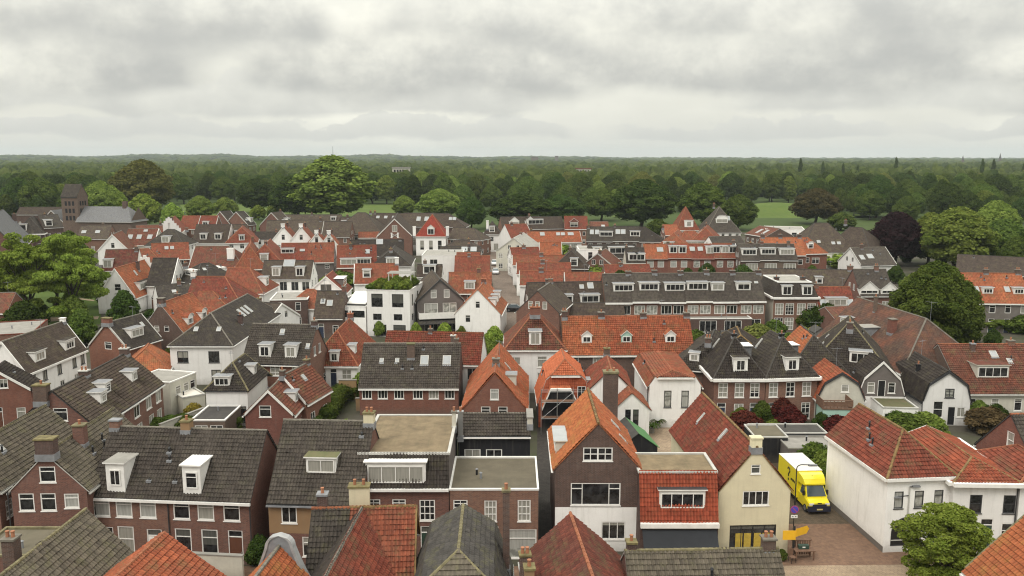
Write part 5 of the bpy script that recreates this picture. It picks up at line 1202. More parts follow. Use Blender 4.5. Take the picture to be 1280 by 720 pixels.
X('brick house with grey roof and white triangular gables', (1076,369), (1118,369), 6.0, r=(1096,337), pitch=44, roof=TG, wall='brick', dorm=[('f',.25,.02,3.4,1.0,'gab','white_paint','xx'),('f',.85,.02,3.0,1.0,'gab','white_paint','xx')])
XR('rusty red roof piece between the town house garden and the long brown roof', (1031,384), (1060,383), 5.0, 4.5, 3.0, roof=TB, wall='brick', **NA)
labs = ['orange terrace house, left end of the red mansard row','orange terrace house with twin dormers in the red mansard row','wine red terrace house with twin dormers in the red mansard row','wine red terrace house at the right end of the mansard row']
pr = [dict(roof=TO, sky=[('f',.7,.45,1.6,1.4)]), dict(roof=TO, dorm=[('f',.25,.3,2.0,1.9,'box','white_paint','x'),('f',.65,.3,2.0,1.9,'box','white_paint','x')]), dict(roof=TR, sky=[('f',.1,.5,1.3,1.3),('f',.45,.5,1.3,1.3)], dorm=[('f',.85,.3,2.0,1.9,'box','white_paint','x')]), dict(roof=TR, dorm=[('f',.12,.3,2.0,1.9,'box','white_paint','x'),('f',.5,.3,2.0,1.9,'box','white_paint','x'),('f',.82,.3,2.0,1.9,'box','white_paint','x')], verge='white_paint', vends=(1,))]
X(labs, (806,323), (922,323), 5.2, r=(862,305.5), pitch=46, n=4, per=pr, wall='brick_red', group='red mansard terrace', win=[('f',2.9,1.7,1.6,[.25,.7],'t',{'gm':'glass_curtain'})], gut='tile_red')
X('red tiled house with dark lower front and two white dormers left of the row', (783,328), (807,328), 5.2, r=(795,310), pitch=46, wall='pale', roof=TD, dorm=[('f',.35,.1,2.2,1.8,'box','white_paint','x'),('f',.75,.1,2.2,1.8,'box','white_paint','x')])
labs = ['grey terrace house with two pane dormer beside the white firewall','grey terrace house with four pane dormer in the middle of the short terrace','grey terrace house with four pane dormer next to the red gabled house']
X(labs, (926,325), (997,325), 5.4, r=(960,305.5), pitch=44, n=3, roof=TG, wall='brick_brown', group='short grey terrace', dorm=[('f',.5,.28,3.7,1.7,'box','white_paint','xxx','lead',(3.3,1.2))], win=[('f',2.8,1.8,3.0,[.6],'xxx',{})])
XR('long orange red roof with chimneys behind the short grey terrace', (950,297), (1000,297), 10, 5, 6, roof=TO, wall='brick', chim=[(.06,0,.9,.8,.8,'brick_dark','ridge_grey',1),(.5,0,.9,.8,.8,'brick_dark','ridge_grey',1),(.98,0,.9,.8,.8,'brick_dark','ridge_grey',1)])
X('red brick house with orange roof, white oriel and arched dormer', (997,317), (1034,316), 5.4, r=(1013,297), pitch=48, hip=(0,4), roof=TO, wall='brick_red', dorm=[('f',.5,.28,1.6,1.5,'arch','white_paint','t')], win=[('f',2.6,1.6,2.2,[.62],'x',{}),('f',2.8,1.5,1.0,[.1,.35],'t',{})])
Fl('white walled building with sloped cladding and two faint windows', (957,286), (1006,287), 8.0, 12, roof='roof_pale', wall='white', win=[('f',4.8,2.2,1.4,[.26,.4],'t',{'gm':'glass_curtain'}),('f',4.6,2.4,1.6,[.74],'t',{'gm':'glass_dark'})], auto=False)
X('brick wing with dark sloped skylights beside the white clad building', (932,292), (957,296), 6.0, D=10, Rz=8.4, roof=TB, wall='brick_brown', sky=[('f',.4,.2,1.2,2.6),('f',.7,.2,1.2,2.6)])
YA('tall pyramid roof of wine red tiles with small white dormer', (846,287), (874,287), 5.4, 13.0, 11, hip=(5,5), roof=TR, wall='white', dorm=[('f',.55,.1,3,2.4,'box','white_paint','t',None,(1.6,1.6))])
YA('broad grey pyramid roof with arched dormer', (882,290), (926,290), 5.4, 13.5, 14, hip=(6.5,6.5), roof=TG, wall='white', dorm=[('f',.5,.35,4,1.6,'arch','white_paint','x')], sky=[('f',.68,.45,1.6,1.8)])
XR('orange roof piece left of the wine red pyramid', (829,281), (846,281), 8.5, 4.5, 5.5, roof=TO, wall='brick')
Y('red roof with white window bay before the wine red pyramid', (842,292), (848,287), 9, 5.0, 5.0, hip=(4,0), roof=TR, wall='brick', dorm=[('f',.4,.05,3,1.7,'box','white_paint','xx')])
XR('red hipped roof with white dormer strip before the pyramids', (856,289), (868,289), 9, 5, 5, hip=(3,4), roof=TR, wall='white', dorm=[('f',.6,.05,8,1.3,'box','white_paint','xxx')])
Y('wine red hipped roof between the two pyramids', (882,285), (884,281), 10.0, 5.5, 4.8, hip=(5,3), roof=TR, wall='white', sky=[('l',.5,.5,1,2.2)])
XR('long low grey roof below the grey pyramid', (886,296), (925,295), 8.2, 4.5, 5, roof=TG, wall='white')
X(['long dark rear roof with twin skylights','long dark rear roof with white dormer pair','long dark rear roof, hipped right end'], (733,301), (832,302), 5.6, r=(780,284), pitch=44, n=3, roof=TD, wall='brick_dark', per=[dict(sky=[('f',.2,.45,1.2,1.8),('f',.4,.45,1.2,1.8)], dorm=[('f',.75,.3,4,1.6,'box','white_paint','xx')]), dict(sky=[('f',.2,.45,1.4,1.8),('f',.4,.45,1.4,1.8)], dorm=[('f',.85,.3,3,1.6,'box','white_paint','xx')]), dict(hip=(0,6), vent=[('f',.5,.4,1)])])
X('dark terrace with white strip windows before the long dark roof', (738,322), (798,321), 5.4, r=(768,306), pitch=44, roof=TD, wall='brick_dark', dorm=[('f',.17,.35,2.2,1.5,'box','white_paint','x'),('f',.66,.25,6.5,1.8,'box','white_paint','xxx')])
XR('red roofs poking out below the park trees', (737,277), (760,277), 8, 4.5, 5, roof=TB, wall='brick', sky=[('f',.7,.4,1.2,1.2)])
Fl('white house with tall dark windows among the red roofs', (724,312), (752,312), 7.6, 9, roof='roof_pale', wall='white', win=[('f',4.6,2.4,1.2,[.5],'t',{'gm':'glass_dark'}),('f',.8,2.8,1.2,[.2,.6],'t',{'gm':'glass_dark'})], auto=False)
Y('small dark gable with white verge strips beside the tall white house', (747,317), (757,311), 7.5, 4, 4.4, roof=TB, wall='brick', verge='pale_trim')
Y('brown half hip with white window left of the tall white house', (714,314), (716,309.5), 8.4, 4, 4.8, hip=(2.5,0), roof=TBN, wall='brick_dark', dorm=[('f',.6,.05,1.8,2,'box','white_paint','t')])
X('dull red roof strip with central chimney above the dormer terrace', (757,342), (814,341), 4.2, r=(785,331), pitch=42, roof=TR, wall='brick', chim=[(.37,0,.9,.8,.5,'brick','ridge_grey',1)])
XR('dark hipped house with white ground floor near the copper beech', (1018,279), (1035,279), 12, 8, 4.6, hip=(6,6), roof=TBN, wall='white', sky=[('f',.2,.3,1,1),('f',.35,.3,1,1),('f',.6,.25,1,1),('f',.7,.25,1,1)])
XR('plain dark hipped roof against the copper beech', (1062,284), (1078,285), 11, 7, 4.6, hip=(4,6), roof=TBN, wall='brick_dark')
X('low dark roofed bungalow with a pale skylight', (1032,312), (1076,311), 3.6, r=(1052,300.5), pitch=38, roof=TBN, wall='white')
X('dark bungalow roof with white verge and bright skylight', (1052,311), (1080,310), 3.8, r=(1064,299), pitch=38, roof=TBN, wall='white', verge='pale_trim', vends=(1,), sky=[('f',.5,.4,2,1.2)])
XR('grey roofed house with white porch and gable windows', (1063,310), (1106,309), 8.0, 5, 4.2, roof=TG, wall='white', sky=[('f',.15,.3,1.2,1.6),('f',.4,.35,1.6,1.6)], verge='pale_trim')
# west
YA('dark roofed convent wing with white twin dormer beside the church', (16,293), (55,292), 5.4, 10.5, 14, hip=(4,4), roof=TD, wall='brick_dark', dorm=[('f',.22,.2,4,2.2,'box','white_paint','x')], gh=.4)
X('long brown convent roof behind the church wing', (20,268), (92,268), 8.0, r=(55,259), pitch=42, roof=TBN, wall='brick_dark')
XR('dark link roof with white dormer between convent and church', (48,269), (72,268), 11, 6, 7, roof=TD, wall='brick_dark', dorm=[('f',.3,.1,2.2,2.2,'box','white_paint','t')])
Y('steep blue grey slate roof at the left border', (-18,272), (4,262), 14, 7.5, 4.5, roof=SB, wall='brick', ridge='ridge_dark', verge='dark_trim', chim=[(.98,3,1.2,1,-1.5,'brick_dark','ridge_grey',1)])
Fl('brick building with pale flat roof behind the white long house', (-30,420), (40,416), 5.0, 11, roof='roof_pale', wall='brick', cap='tile_red')
X('red brown brick hall half hidden by the robinias', (-40,392), (8,391), 4.6, D=8, Rz=7.4, roof=TB, wall='brick_red', **NA)
Y('brick side house with white framed window at the left border', (-8,462), (6,452), 7, 3.6, 4.4, roof=TD, wall='brick_red', verge='white_paint', vends=(0,))

# church: tower with saddle roof, long grey nave, brick front gable
def church():
    p = site(97, 296, 0); d = p.length
    t = thing('church', 'brick church with saddle roofed tower and long grey nave', 'church', (p.x, p.y, 0), -.12)
    w = 3.3
    mb = MB(); mb.box(-w,-w,0,w,w,15.5,'brick_brown')
    mb.face([(w+.01,-w,15.5),(w+.01,w,15.5),(w+.01,0,15.6)], 'brick_brown')
    mb.face([(-w,-w,15.5),(w,-w,15.5),(w,0,15.5),(-w,0,15.5)], 'brick_brown')
    mb.face([(-w,-w,15.5),(-w,w,15.5),(-w,w*.1,20),(-w,-w*.1,20)], 'brick_brown'); mb.face([(w,-w,15.5),(w,w,15.5),(w,w*.1,20),(w,-w*.1,20)], 'brick_brown')
    tw_ = mb.build('tower', t)
    mb = MB()
    for sg in (-1,1):
        mb.prism([Vector((-w-.1,sg*(w+.3),15.3)),Vector((w+.1,sg*(w+.3),15.3)),Vector((w+.1,0,20.2)),Vector((-w-.1,0,20.2))], .2, 'tile_dark', 'dark_trim')
    mb.build('tower_roof', tw_)
    for z in (12.2, 9.4, 6.6):
        for x in (-1.5,0,1.5):
            mb = MB(); mb.box(x-.45,-w-.03,z,x+.45,-w+.02,z+1.7,'black_wall'); mb.build('louvre_opening', tw_)
            mb = MB(); mb.box(w-.02,x-.45,z,w+.03,x+.45,z+1.7,'black_wall'); mb.build('louvre_opening', tw_)
    mb = MB(); L = 22; hw = 5.6; E = 6.5; Rg = 11.6; x0 = w
    y1 = 1.0
    mb.box(x0,y1-hw,0,x0+L,y1+hw,E,'brick_brown')
    for x in (x0+.01,x0+L-.01): mb.face([(x,y1-hw,E),(x,y1+hw,E),(x,y1,Rg)], 'brick_brown')
    mb.build('nave_wall', t)
    mb = MB()
    for sg in (-1,1):
        P = [Vector((x0-.3,y1+sg*(hw+.5),E-.4)),Vector((x0+L+.4,y1+sg*(hw+.5),E-.4)),Vector((x0+L-4,y1,Rg)),Vector((x0-.3,y1,Rg))]
        mb.prism(P, .2, 'slate_blue', 'pale_trim', [(0,0),(L,0),(L-4,9),(0,9)])
    mb.prism([Vector((x0+L+.4,y1-hw-.5,E-.4)),Vector((x0+L+.4,y1+hw+.5,E-.4)),Vector((x0+L-4,y1,Rg))], .2, 'slate_blue', 'pale_trim', [(0,0),(14,0),(7,8)])
    nr = mb.build('nave_roof', t)
    mb = MB(); mb.box(x0+L-6,y1-.8,Rg-.6,x0+L-4.6,y1+.8,Rg+2.2,'brick_dark'); mb.build('chimney', nr)
    mb = MB(); mb.box(-14,-2,0,-w,8,5,'brick_brown'); mb.face([(-14,-2.0,5),(-w,-2.0,5),(-(14+w)/2,-2.0,10)],'brick_brown'); mb.build('front_gable', t)
    mb = MB(); c = -(14+w)/2
    for sg in (-1,1): mb.prism([Vector((c+sg*5.7,-2.3,4.7)),Vector((c,-2.3,10.1)),Vector((c,9,10.1)),Vector((c+sg*5.7,9,4.7))], .25, 'slate_blue','white_paint')
    mb.build('gable_roof', t)
church()

# garages and sheds by the van
Fl('black garage with grey flat roof and white edge beside the alley', (944,546), (985,546), 2.8, 4.0, capw=.08, roof='bitumen', wall='black_wall', cap='pale_trim', name='garage', cat='garage', **NA)
Fl('wide flat garage roof with pale kerb behind the red shrubs', (945,541), (1034,541), 2.6, 3.0, capw=.08, roof='bitumen_dark', wall='black_wall', cap='pale_trim', name='garage', cat='garage', **NA)
Fl('open carport with pale flat roof behind the yellow van', (986,560), (1046,560), 2.5, 3.6, capw=.06, roof='roof_pale', wall='grey_wall', cap='roof_pale', name='carport', cat='carport', **NA)
# ================================================================== GROUND
def ground_mat(name, cols, scale, rough=0.95, dist=0.01):
    m, nt = new_mat(name)
    P = nt.add('ShaderNodeTexCoord').outputs['Object']
    n1 = nt.ramp(nt.noise(P, scale, 6.0, 0.6), 0.4, 0.62)
    n2 = nt.ramp(nt.noise(P, scale*7, 5.0, 0.65), 0.38, 0.66)
    col = nt.mix(n1, c4(cols[0]), c4(cols[1]))
    col = nt.mix(nt.math('MULTIPLY', n2, 0.5), col, c4(cols[2]))
    finish(m, nt, col, rough, nt.noise(P, scale*30, 3.0), dist, 0.1)
def paver_mat(name, c1, c2, w, h, mortar):
    m, nt = new_mat(name)
    P = nt.add('ShaderNodeTexCoord').outputs['Object']
    bt = nt.add('ShaderNodeTexBrick', {'Vector': P, 'Color1': c4(c1), 'Color2': c4(c2), 'Mortar': c4(mortar), 'Scale': 1.0, 'Mortar Size': 0.012, 'Brick Width': w, 'Row Height': h, 'Bias': 0.0})
    n = nt.ramp(nt.noise(P, 0.35, 6.0, 0.65), 0.4, 0.65)
    col = nt.mix(nt.math('MULTIPLY', n, 0.55), bt.outputs[0], c4([x*.62 for x in c2]))
    n = nt.ramp(nt.noise(P, 2.2, 5.0, 0.7), 0.45, 0.7)
    col = nt.mix(nt.math('MULTIPLY', n, 0.4), col, c4([x*1.35 for x in c1]))
    finish(m, nt, col, 0.85, bt.outputs[1], -0.01, 0.2)
ground_mat('forest_floor', ((0.045,0.07,0.02),(0.06,0.085,0.025),(0.04,0.055,0.02)), 0.02)
ground_mat('yards', ((0.085,0.075,0.062),(0.045,0.052,0.024),(0.06,0.054,0.045)), 0.11)
ground_mat('meadow', ((0.085,0.125,0.028),(0.065,0.10,0.024),(0.105,0.13,0.036)), 0.05)
ground_mat('lawn', ((0.065,0.10,0.022),(0.05,0.08,0.018),(0.08,0.105,0.028)), 0.2)
paver_mat('street_brick', (0.205, 0.155, 0.122), (0.15, 0.115, 0.092), 0.21, 0.105, (0.09,0.08,0.07))
paver_mat('dark_paving', (0.05,0.043,0.038), (0.035,0.03,0.027), 0.3, 0.3, (0.02,0.02,0.018))
paver_mat('alley_cobble', (0.135, 0.098, 0.066), (0.085, 0.064, 0.045), 0.2, 0.12, (0.05,0.05,0.035))
paver_mat('square_brick', (0.26, 0.15, 0.095), (0.19, 0.115, 0.076), 0.21, 0.07, (0.09,0.07,0.06))
paver_mat('pavement_tan', (0.33,0.25,0.17), (0.27,0.20,0.14), 0.3, 0.3, (0.16,0.13,0.1))

def sheet(name, pts, z, mat):
    mb = MB(); mb.face([(p[0],p[1],z) for p in pts], mat, [(p[0],p[1]) for p in pts])
    return struct(name, mb)
sheet('ground', [(-9000,-400),(9000,-400),(9000,9500),(-9000,9500)], 0, 'forest_floor')
sheet('town_ground', [(-230,-30),(230,-30),(205,215),(118,300),(100,345),(-190,345),(-240,200)], .004, 'yards')
s_ = lambda *p: site(p[0],p[1],0)
sheet('street', [s_(610,445),s_(655,445),s_(656,388),s_(640,350),s_(625,310),s_(624,297),s_(600,297),s_(606,320),s_(615,350),s_(622,388)], .008, 'street_brick')
sheet('side_street', [s_(600,402),s_(700,398),s_(700,390),s_(600,392)], .012, 'street_brick')
sheet('alley', [s_(960,655),s_(1090,655),s_(1040,590),s_(1010,545),s_(930,545)], .020, 'alley_cobble')
sheet('alley_square', [s_(940,708),s_(1330,708),s_(1330,640),s_(940,640)], .012, 'square_brick')
sheet('pavement', [s_(760,790),s_(1400,790),s_(1400,704),s_(760,709)], .016, 'pavement_tan')
sheet('main_street', [s_(-80,800),s_(760,800),s_(760,708),s_(-80,708)], .012, 'square_brick')
sheet('meadow', [(-170,440),(-55,440),(-60,545),(-215,545)], .008, 'meadow')
sheet('park_lawn', [s_(5,425),s_(125,405),s_(130,350),s_(20,355)], .008, 'lawn')
sheet('park_path', [s_(60,402),s_(122,399),s_(124,395.5),s_(60,397)], .012, 'pavement_tan')
sheet('park_walk', [s_(80,372),s_(118,376.5),s_(118,375),s_(80,370)], .012, 'pavement_tan')
def rampart(cx, cy, lx, ly, h):
    mb = MB(); nx, ny = 28, 14; g = {}
    for i in range(nx+1):
        for j in range(ny+1):
            u, v = i/nx*2-1, j/ny*2-1
            r = min(1, math.hypot(u, v)); z = h*(.5+.5*math.cos(PI*r))**.8*(1+.12*math.sin(3*u+2*v))
            g[i,j] = (cx+u*lx, cy+v*ly, max(z,-.3)+.0)
    for i in range(nx):
        for j in range(ny): mb.face([g[i,j],g[i+1,j],g[i+1,j+1],g[i,j+1]], 'meadow', [p[:2] for p in (g[i,j],g[i+1,j],g[i+1,j+1],g[i,j+1])])
    struct('grass_rampart', mb, True)
rampart(140, 455, 46, 30, 6.0)
rampart(62, 440, 10, 12, 4)
# low distant hills on the left horizon
def hillz(x, y):
    d = math.hypot(x, y); t = x/max(d,1)
    a = max(0, min(1, (d-3200)/2600)); b = 1/(1+math.exp((t-.02)*9)); c = .75+.25*math.sin(t*31)+.12*math.sin(t*77+1)
    return 30*a*a*(3-2*a)*b*c
mb = MB(); g = {}
for i in range(61):
    for j in range(13):
        th = -0.85+1.7*i/60; d = 3200+4600*j/12
        x, y = d*math.sin(th), d*math.cos(th); g[i,j] = (x, y, hillz(x,y)-.5 if hillz(x,y) < .4 else hillz(x,y))
for i in range(60):
    for j in range(12): mb.face([g[i,j],g[i,j+1],g[i+1,j+1],g[i+1,j]][::-1], 'forest_floor')
struct('distant_hills', mb, True)

# ================================================================== TREES
def leaf_mat(name, dark, light, trans=0.25):
    m, nt = new_mat(name)
    at = nt.add('ShaderNodeAttribute', attribute_name='tint').outputs['Fac']
    r = nt.add('ShaderNodeObjectInfo').outputs['Random']
    f = nt.math('ADD', nt.math('MULTIPLY', at, 0.85), nt.math('MULTIPLY', r, 0.2))
    col = nt.mix(f, c4(dark), c4(light))
    col = nt.add('ShaderNodeHueSaturation', {'Hue': nt.math('ADD', 0.485, nt.math('MULTIPLY', r, 0.03)), 'Value': nt.math('ADD', 0.85, nt.math('MULTIPLY', r, 0.3)), 'Color': col}).outputs[0]
    d = nt.add('ShaderNodeBsdfDiffuse', {'Color': col}); t = nt.add('ShaderNodeBsdfTranslucent', {'Color': col})
    mx = nt.add('ShaderNodeMixShader', {0: trans, 1: d.outputs[0], 2: t.outputs[0]})
    nt.add('ShaderNodeOutputMaterial', {0: mx.outputs[0]})
leaf_mat('leaf_dark', (0.022,0.042,0.010), (0.075,0.108,0.024))
leaf_mat('leaf_mid', (0.034,0.06,0.012), (0.125,0.165,0.034))
leaf_mat('leaf_light', (0.075,0.115,0.02), (0.22,0.27,0.058))
leaf_mat('leaf_bright', (0.10,0.16,0.022), (0.29,0.36,0.07))
leaf_mat('leaf_olive', (0.075,0.085,0.02), (0.18,0.185,0.05))
leaf_mat('leaf_copper', (0.016,0.009,0.011), (0.045,0.022,0.024))
leaf_mat('leaf_maroon', (0.045,0.04,0.018), (0.085,0.065,0.03))
leaf_mat('leaf_redshrub', (0.055,0.017,0.013), (0.14,0.042,0.028))
leaf_mat('leaf_yellow', (0.22,0.19,0.03), (0.38,0.33,0.06))
leaf_mat('leaf_brown', (0.07,0.05,0.025), (0.13,0.095,0.045))
leaf_mat('leaf_far', (0.026,0.048,0.012), (0.125,0.165,0.04))
plain_mat('bark', (0.06,0.05,0.04), 0.95, 0.3, 3.0, 0.1)

def ico(sub):
    bm = bmesh.new(); bmesh.ops.create_icosphere(bm, subdivisions=sub, radius=1)
    v = np.array([x.co[:] for x in bm.verts]); f = np.array([[w.index for w in p.verts] for p in bm.faces]); bm.free()
    return v, f
ICO1, ICO2 = ico(1), ico(2)

def leafmesh(name, lobes, nleaf, size, seed, core=True, flat=0.35, core_f=.84, ali=.6, tl=.72):
    """lobes: (cx,cy,cz,rx,ry,rz).  leaves = small quads scattered through the shell of every lobe, over a rough inner mass"""
    rg = np.random.default_rng(seed)
    L = np.array(lobes, float); ar = (L[:,3]*L[:,5]); pr = ar/ar.sum()
    n2 = int(nleaf*1.9)
    li = rg.choice(len(L), n2, p=pr)
    d = rg.normal(size=(n2,3)); d /= np.linalg.norm(d, axis=1)[:,None]
    d[:,2] = np.where((d[:,2] < -.25) & (rg.random(n2) < .6), -d[:,2], d[:,2])
    rad = rg.uniform(.80, 1.10, n2)
    rad += (rg.random(n2) < .08)*rg.uniform(0,.16,n2)
    P = L[li,:3] + d*L[li,3:6]*rad[:,None]
    keep = np.ones(n2, bool)
    for k in range(len(L)):
        q = np.linalg.norm((P-L[k,:3])/L[k,3:6], axis=1); keep &= (q > .78) | (li == k)
    idx = np.nonzero(keep)[0][:nleaf]; P, d, li = P[idx], d[idx], li[idx]; n = len(P)
    nm = d*ali + rg.normal(size=(n,3))*(1.05-ali)*1.1 + np.array([0,0,flat]); nm /= np.linalg.norm(nm,axis=1)[:,None]
    a = np.cross(nm, rg.normal(size=(n,3))); a /= np.linalg.norm(a,axis=1)[:,None]; b = np.cross(nm, a)
    s = size*rg.uniform(.55,1.25,n)[:,None]; s2 = s*rg.uniform(.55,.9,n)[:,None]
    V = np.stack([P-a*s, P-b*s2+nm*s*.15, P+a*s, P+b*s2+nm*s*.15], 1).reshape(-1,3)
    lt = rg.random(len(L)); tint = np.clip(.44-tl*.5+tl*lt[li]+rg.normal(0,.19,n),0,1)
    F = np.arange(n*4).reshape(-1,4)
    vs, fs4, fs3, t4, t3 = [V], [F], [], [tint], []
    off = len(V)
    if core:
        cv, cf = ICO2 if len(L) < 40 else ICO1
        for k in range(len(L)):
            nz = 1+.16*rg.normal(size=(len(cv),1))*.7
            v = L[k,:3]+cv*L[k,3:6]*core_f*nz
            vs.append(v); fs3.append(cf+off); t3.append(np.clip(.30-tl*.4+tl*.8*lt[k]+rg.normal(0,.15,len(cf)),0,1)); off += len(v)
    V = np.concatenate(vs); F4 = F; F3 = np.concatenate(fs3) if fs3 else np.zeros((0,3),int)
    me = bpy.data.meshes.new(name)
    me.vertices.add(len(V)); me.vertices.foreach_set('co', V.astype(np.float32).ravel())
    nl = F4.size+F3.size; me.loops.add(nl); me.loops.foreach_set('vertex_index', np.concatenate([F4.ravel(),F3.ravel()]).astype(np.int32))
    me.polygons.add(len(F4)+len(F3))
    st = np.concatenate([np.arange(len(F4))*4, F4.size+np.arange(len(F3))*3]).astype(np.int32)
    me.polygons.foreach_set('loop_start', st)
    at = me.attributes.new('tint','FLOAT','FACE'); at.data.foreach_set('value', np.concatenate([tint]+t3).astype(np.float32))
    me.update(calc_edges=True); me.validate()
    return me

def round_lobes(w, h, z0, n, seed, top=1.0, rr=(.24,.40)):
    """lobes spread over an egg of width w, height h standing from z0"""
    r = random.Random(seed); out = [(0,0,z0+h*.5,w*.36,w*.36,h*.40)]
    for i in range(n):
        z = (i+.5)/n; ph = i*2.39996+r.uniform(-.4,.4)
        prof = math.sin(PI*min(1,(.12+.84*z)**.85))**.7
        k = r.uniform(*rr)*w*.5*1.25
        R = max(0, w*.5*prof-k*.75)*r.uniform(.85,1.1)
        out.append((R*math.cos(ph), R*math.sin(ph), z0+k*.6+(h-1.4*k)*z*top, k, k, k*r.uniform(.75,.95)))
    return out

def trunk_mesh(name, th, r, spread, top, seed, nb=6):
    rr = random.Random(seed); mb = MB()
    x = y = 0; z = 0; rad = r
    pts = [(0,0,-.2,r*1.35),(0.02*th,0,th*.12,r)]
    for i in range(1,5):
        pts.append((pts[-1][0]+rr.uniform(-.05,.05)*th, pts[-1][1]+rr.uniform(-.05,.05)*th, th*(.12+.22*i), r*(1-.13*i)))
    for a, b in zip(pts, pts[1:]): mb.tube(a[:3], b[:3], a[3], 'bark', 8, b[3], False)
    bx, by, bz, br = pts[-1]
    for i in range(nb):
        ph = i*2.4+rr.uniform(-.4,.4); q = (bx+spread*.42*math.cos(ph), by+spread*.42*math.sin(ph), bz+(top-bz)*rr.uniform(.25,.6)); 
        k = rr.randint(2,4); s = pts[k]
        m = ((s[0]+q[0])/2+rr.uniform(-.3,.3), (s[1]+q[1])/2, (s[2]+q[2])/2+.06*top)
        mb.tube(s[:3], m, s[3]*.55, 'bark', 6, s[3]*.38, False); mb.tube(m, q, s[3]*.38, 'bark', 5, s[3]*.12, False)
        q2 = (m[0]+(q[0]-m[0])*.6+rr.uniform(-1,1)*spread*.12, m[1]+rr.uniform(-1,1)*spread*.15, q[2]+top*.08)
        mb.tube(m, q2, s[3]*.25, 'bark', 5, s[3]*.08, False)
    return mb.mesh(name, True)

SPECIES = {}
def species(key, w, h, th, lobes, nleaf, size, seed, tr):
    SPECIES[key] = (leafmesh('crown_'+key, lobes, nleaf, size, seed, True, .3, .84, .7, .5), trunk_mesh('trunk_'+key, max(th,1.5)+h*.25, tr, w*.6, th+h*.8, seed), w, h+th)
    SPECIES[key][0].materials.append(MATS['leaf_mid'])
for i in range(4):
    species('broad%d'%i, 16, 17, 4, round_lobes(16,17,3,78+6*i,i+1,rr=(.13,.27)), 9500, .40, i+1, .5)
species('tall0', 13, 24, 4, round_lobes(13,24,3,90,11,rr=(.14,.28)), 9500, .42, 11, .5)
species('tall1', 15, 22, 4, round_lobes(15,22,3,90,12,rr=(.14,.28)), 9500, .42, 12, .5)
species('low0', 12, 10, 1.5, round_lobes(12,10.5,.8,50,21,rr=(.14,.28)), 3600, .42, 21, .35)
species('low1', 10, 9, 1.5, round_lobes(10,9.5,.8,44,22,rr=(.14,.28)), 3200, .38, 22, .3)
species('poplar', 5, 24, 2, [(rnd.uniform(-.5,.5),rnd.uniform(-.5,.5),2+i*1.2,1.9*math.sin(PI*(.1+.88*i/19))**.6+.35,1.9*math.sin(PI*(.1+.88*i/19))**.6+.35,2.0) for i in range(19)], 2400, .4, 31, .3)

TREES = []
def tree(key, x, y, h, wf, mat, label, group=None, rz=None, name='tree', z=0.0):
    cm, tm, w0, h0 = SPECIES[key]
    s = h/h0; sx = s*wf
    t = thing(name, label, 'tree', (x, y, z), rnd.uniform(0,6.28) if rz is None else rz, group)
    t.scale = (sx, sx, s)
    put('trunk', tm, t)
    c = put('crown', cm, t); c.material_slots[0].link = 'OBJECT'; c.material_slots[0].material = MATS[mat]
    TREES.append(t)
    return t
def tree_px(key, px, top, base, wpx, mat, label, group=None, name='tree'):
    p = site(px, base, 0); d = p.y
    z = CAM_H-(top-HORIZ)*d/FOC
    w = wpx*d/FOC; k = SPECIES[key]
    return tree(key, p.x, p.y, z, (w/k[2])/(z/k[3]), mat, label, group, None, name)

# single trees that stand out
tree_px('tall1', 417, 191, 276, 100, 'leaf_light', 'tall pale green tree rising above the wood behind the meadow')
tree_px('broad1', 181, 196, 268, 72, 'leaf_olive', 'brownish olive domed tree above the church side wood')
tree_px('broad0', 372, 214, 275, 66, 'leaf_dark', 'big dark round tree at the left end of the meadow')
tree_px('broad2', 322, 220, 266, 50, 'leaf_dark', 'dark round tree behind the small slate gables')
tree_px('broad3', 140, 228, 281, 38, 'leaf_bright', 'fresh green tree right behind the church tower')
tree_px('low0', 181, 240, 283, 40, 'leaf_bright', 'fresh green tree right of the church nave')
tree_px('low1', 216, 252, 284, 26, 'leaf_bright', 'small fresh green tree above the stepped white gable')
tree_px('broad1', 251, 242, 277, 34, 'leaf_light', 'light green tree behind the back row of red roofs')
tree_px('low0', 282, 245, 272, 30, 'leaf_light', 'light green tree at the near edge of the small meadow')
tree_px('low1', 323, 255, 275, 20, 'leaf_bright', 'small bright tree over the slate gables')
tree_px('low0', 345, 251, 274, 20, 'leaf_bright', 'bushy bright tree at the foot of the dark round tree')
tree_px('broad2', 505, 242, 271, 28, 'leaf_light', 'pale round tree at the right end of the meadow')
tree_px('broad0', 549, 233, 275, 54, 'leaf_light', 'large pale green tree behind the long grey rear roof')
tree_px('broad3', 589, 243, 287, 36, 'leaf_dark', 'dark tree at the end of the street')
tree_px('broad1', 652, 239, 284, 80, 'leaf_dark', 'wide dark tree over the rear grey terrace')
tree_px('broad2', 700, 240, 282, 60, 'leaf_dark', 'dark tree above the red terrace end')
tree_px('broad0', 752, 232, 276, 46, 'leaf_mid', 'mid green tree left of the great park tree')
tree_px('broad3', 802, 220, 285, 78, 'leaf_dark', 'great dark park tree with gaps low in its crown')
tree_px('low0', 822, 272, 296, 30, 'leaf_mid', 'round bush like tree before the wine red pyramid roof')
tree_px('broad1', 878, 224, 284, 60, 'leaf_mid', 'large park tree behind the two pyramid roofs')
tree_px('broad2', 922, 240, 288, 46, 'leaf_mid', 'soft grey green tree right of the grey pyramid roof')
tree_px('broad0', 1019, 232, 280, 58, 'leaf_maroon', 'brownish maroon round tree right of the grassy rampart')
tree_px('low0', 1051, 264, 288, 34, 'leaf_mid', 'small green tree between maroon tree and copper beech')
tree_px('broad3', 1118, 260, 332, 66, 'leaf_copper', 'dark purple copper beech')
tree_px('tall0', 1160, 262, 330, 50, 'leaf_light', 'pale green tree between copper beech and the big pale crown')
tree_px('broad1', 1194, 254, 338, 86, 'leaf_light', 'big pale green tree behind the orange terrace')
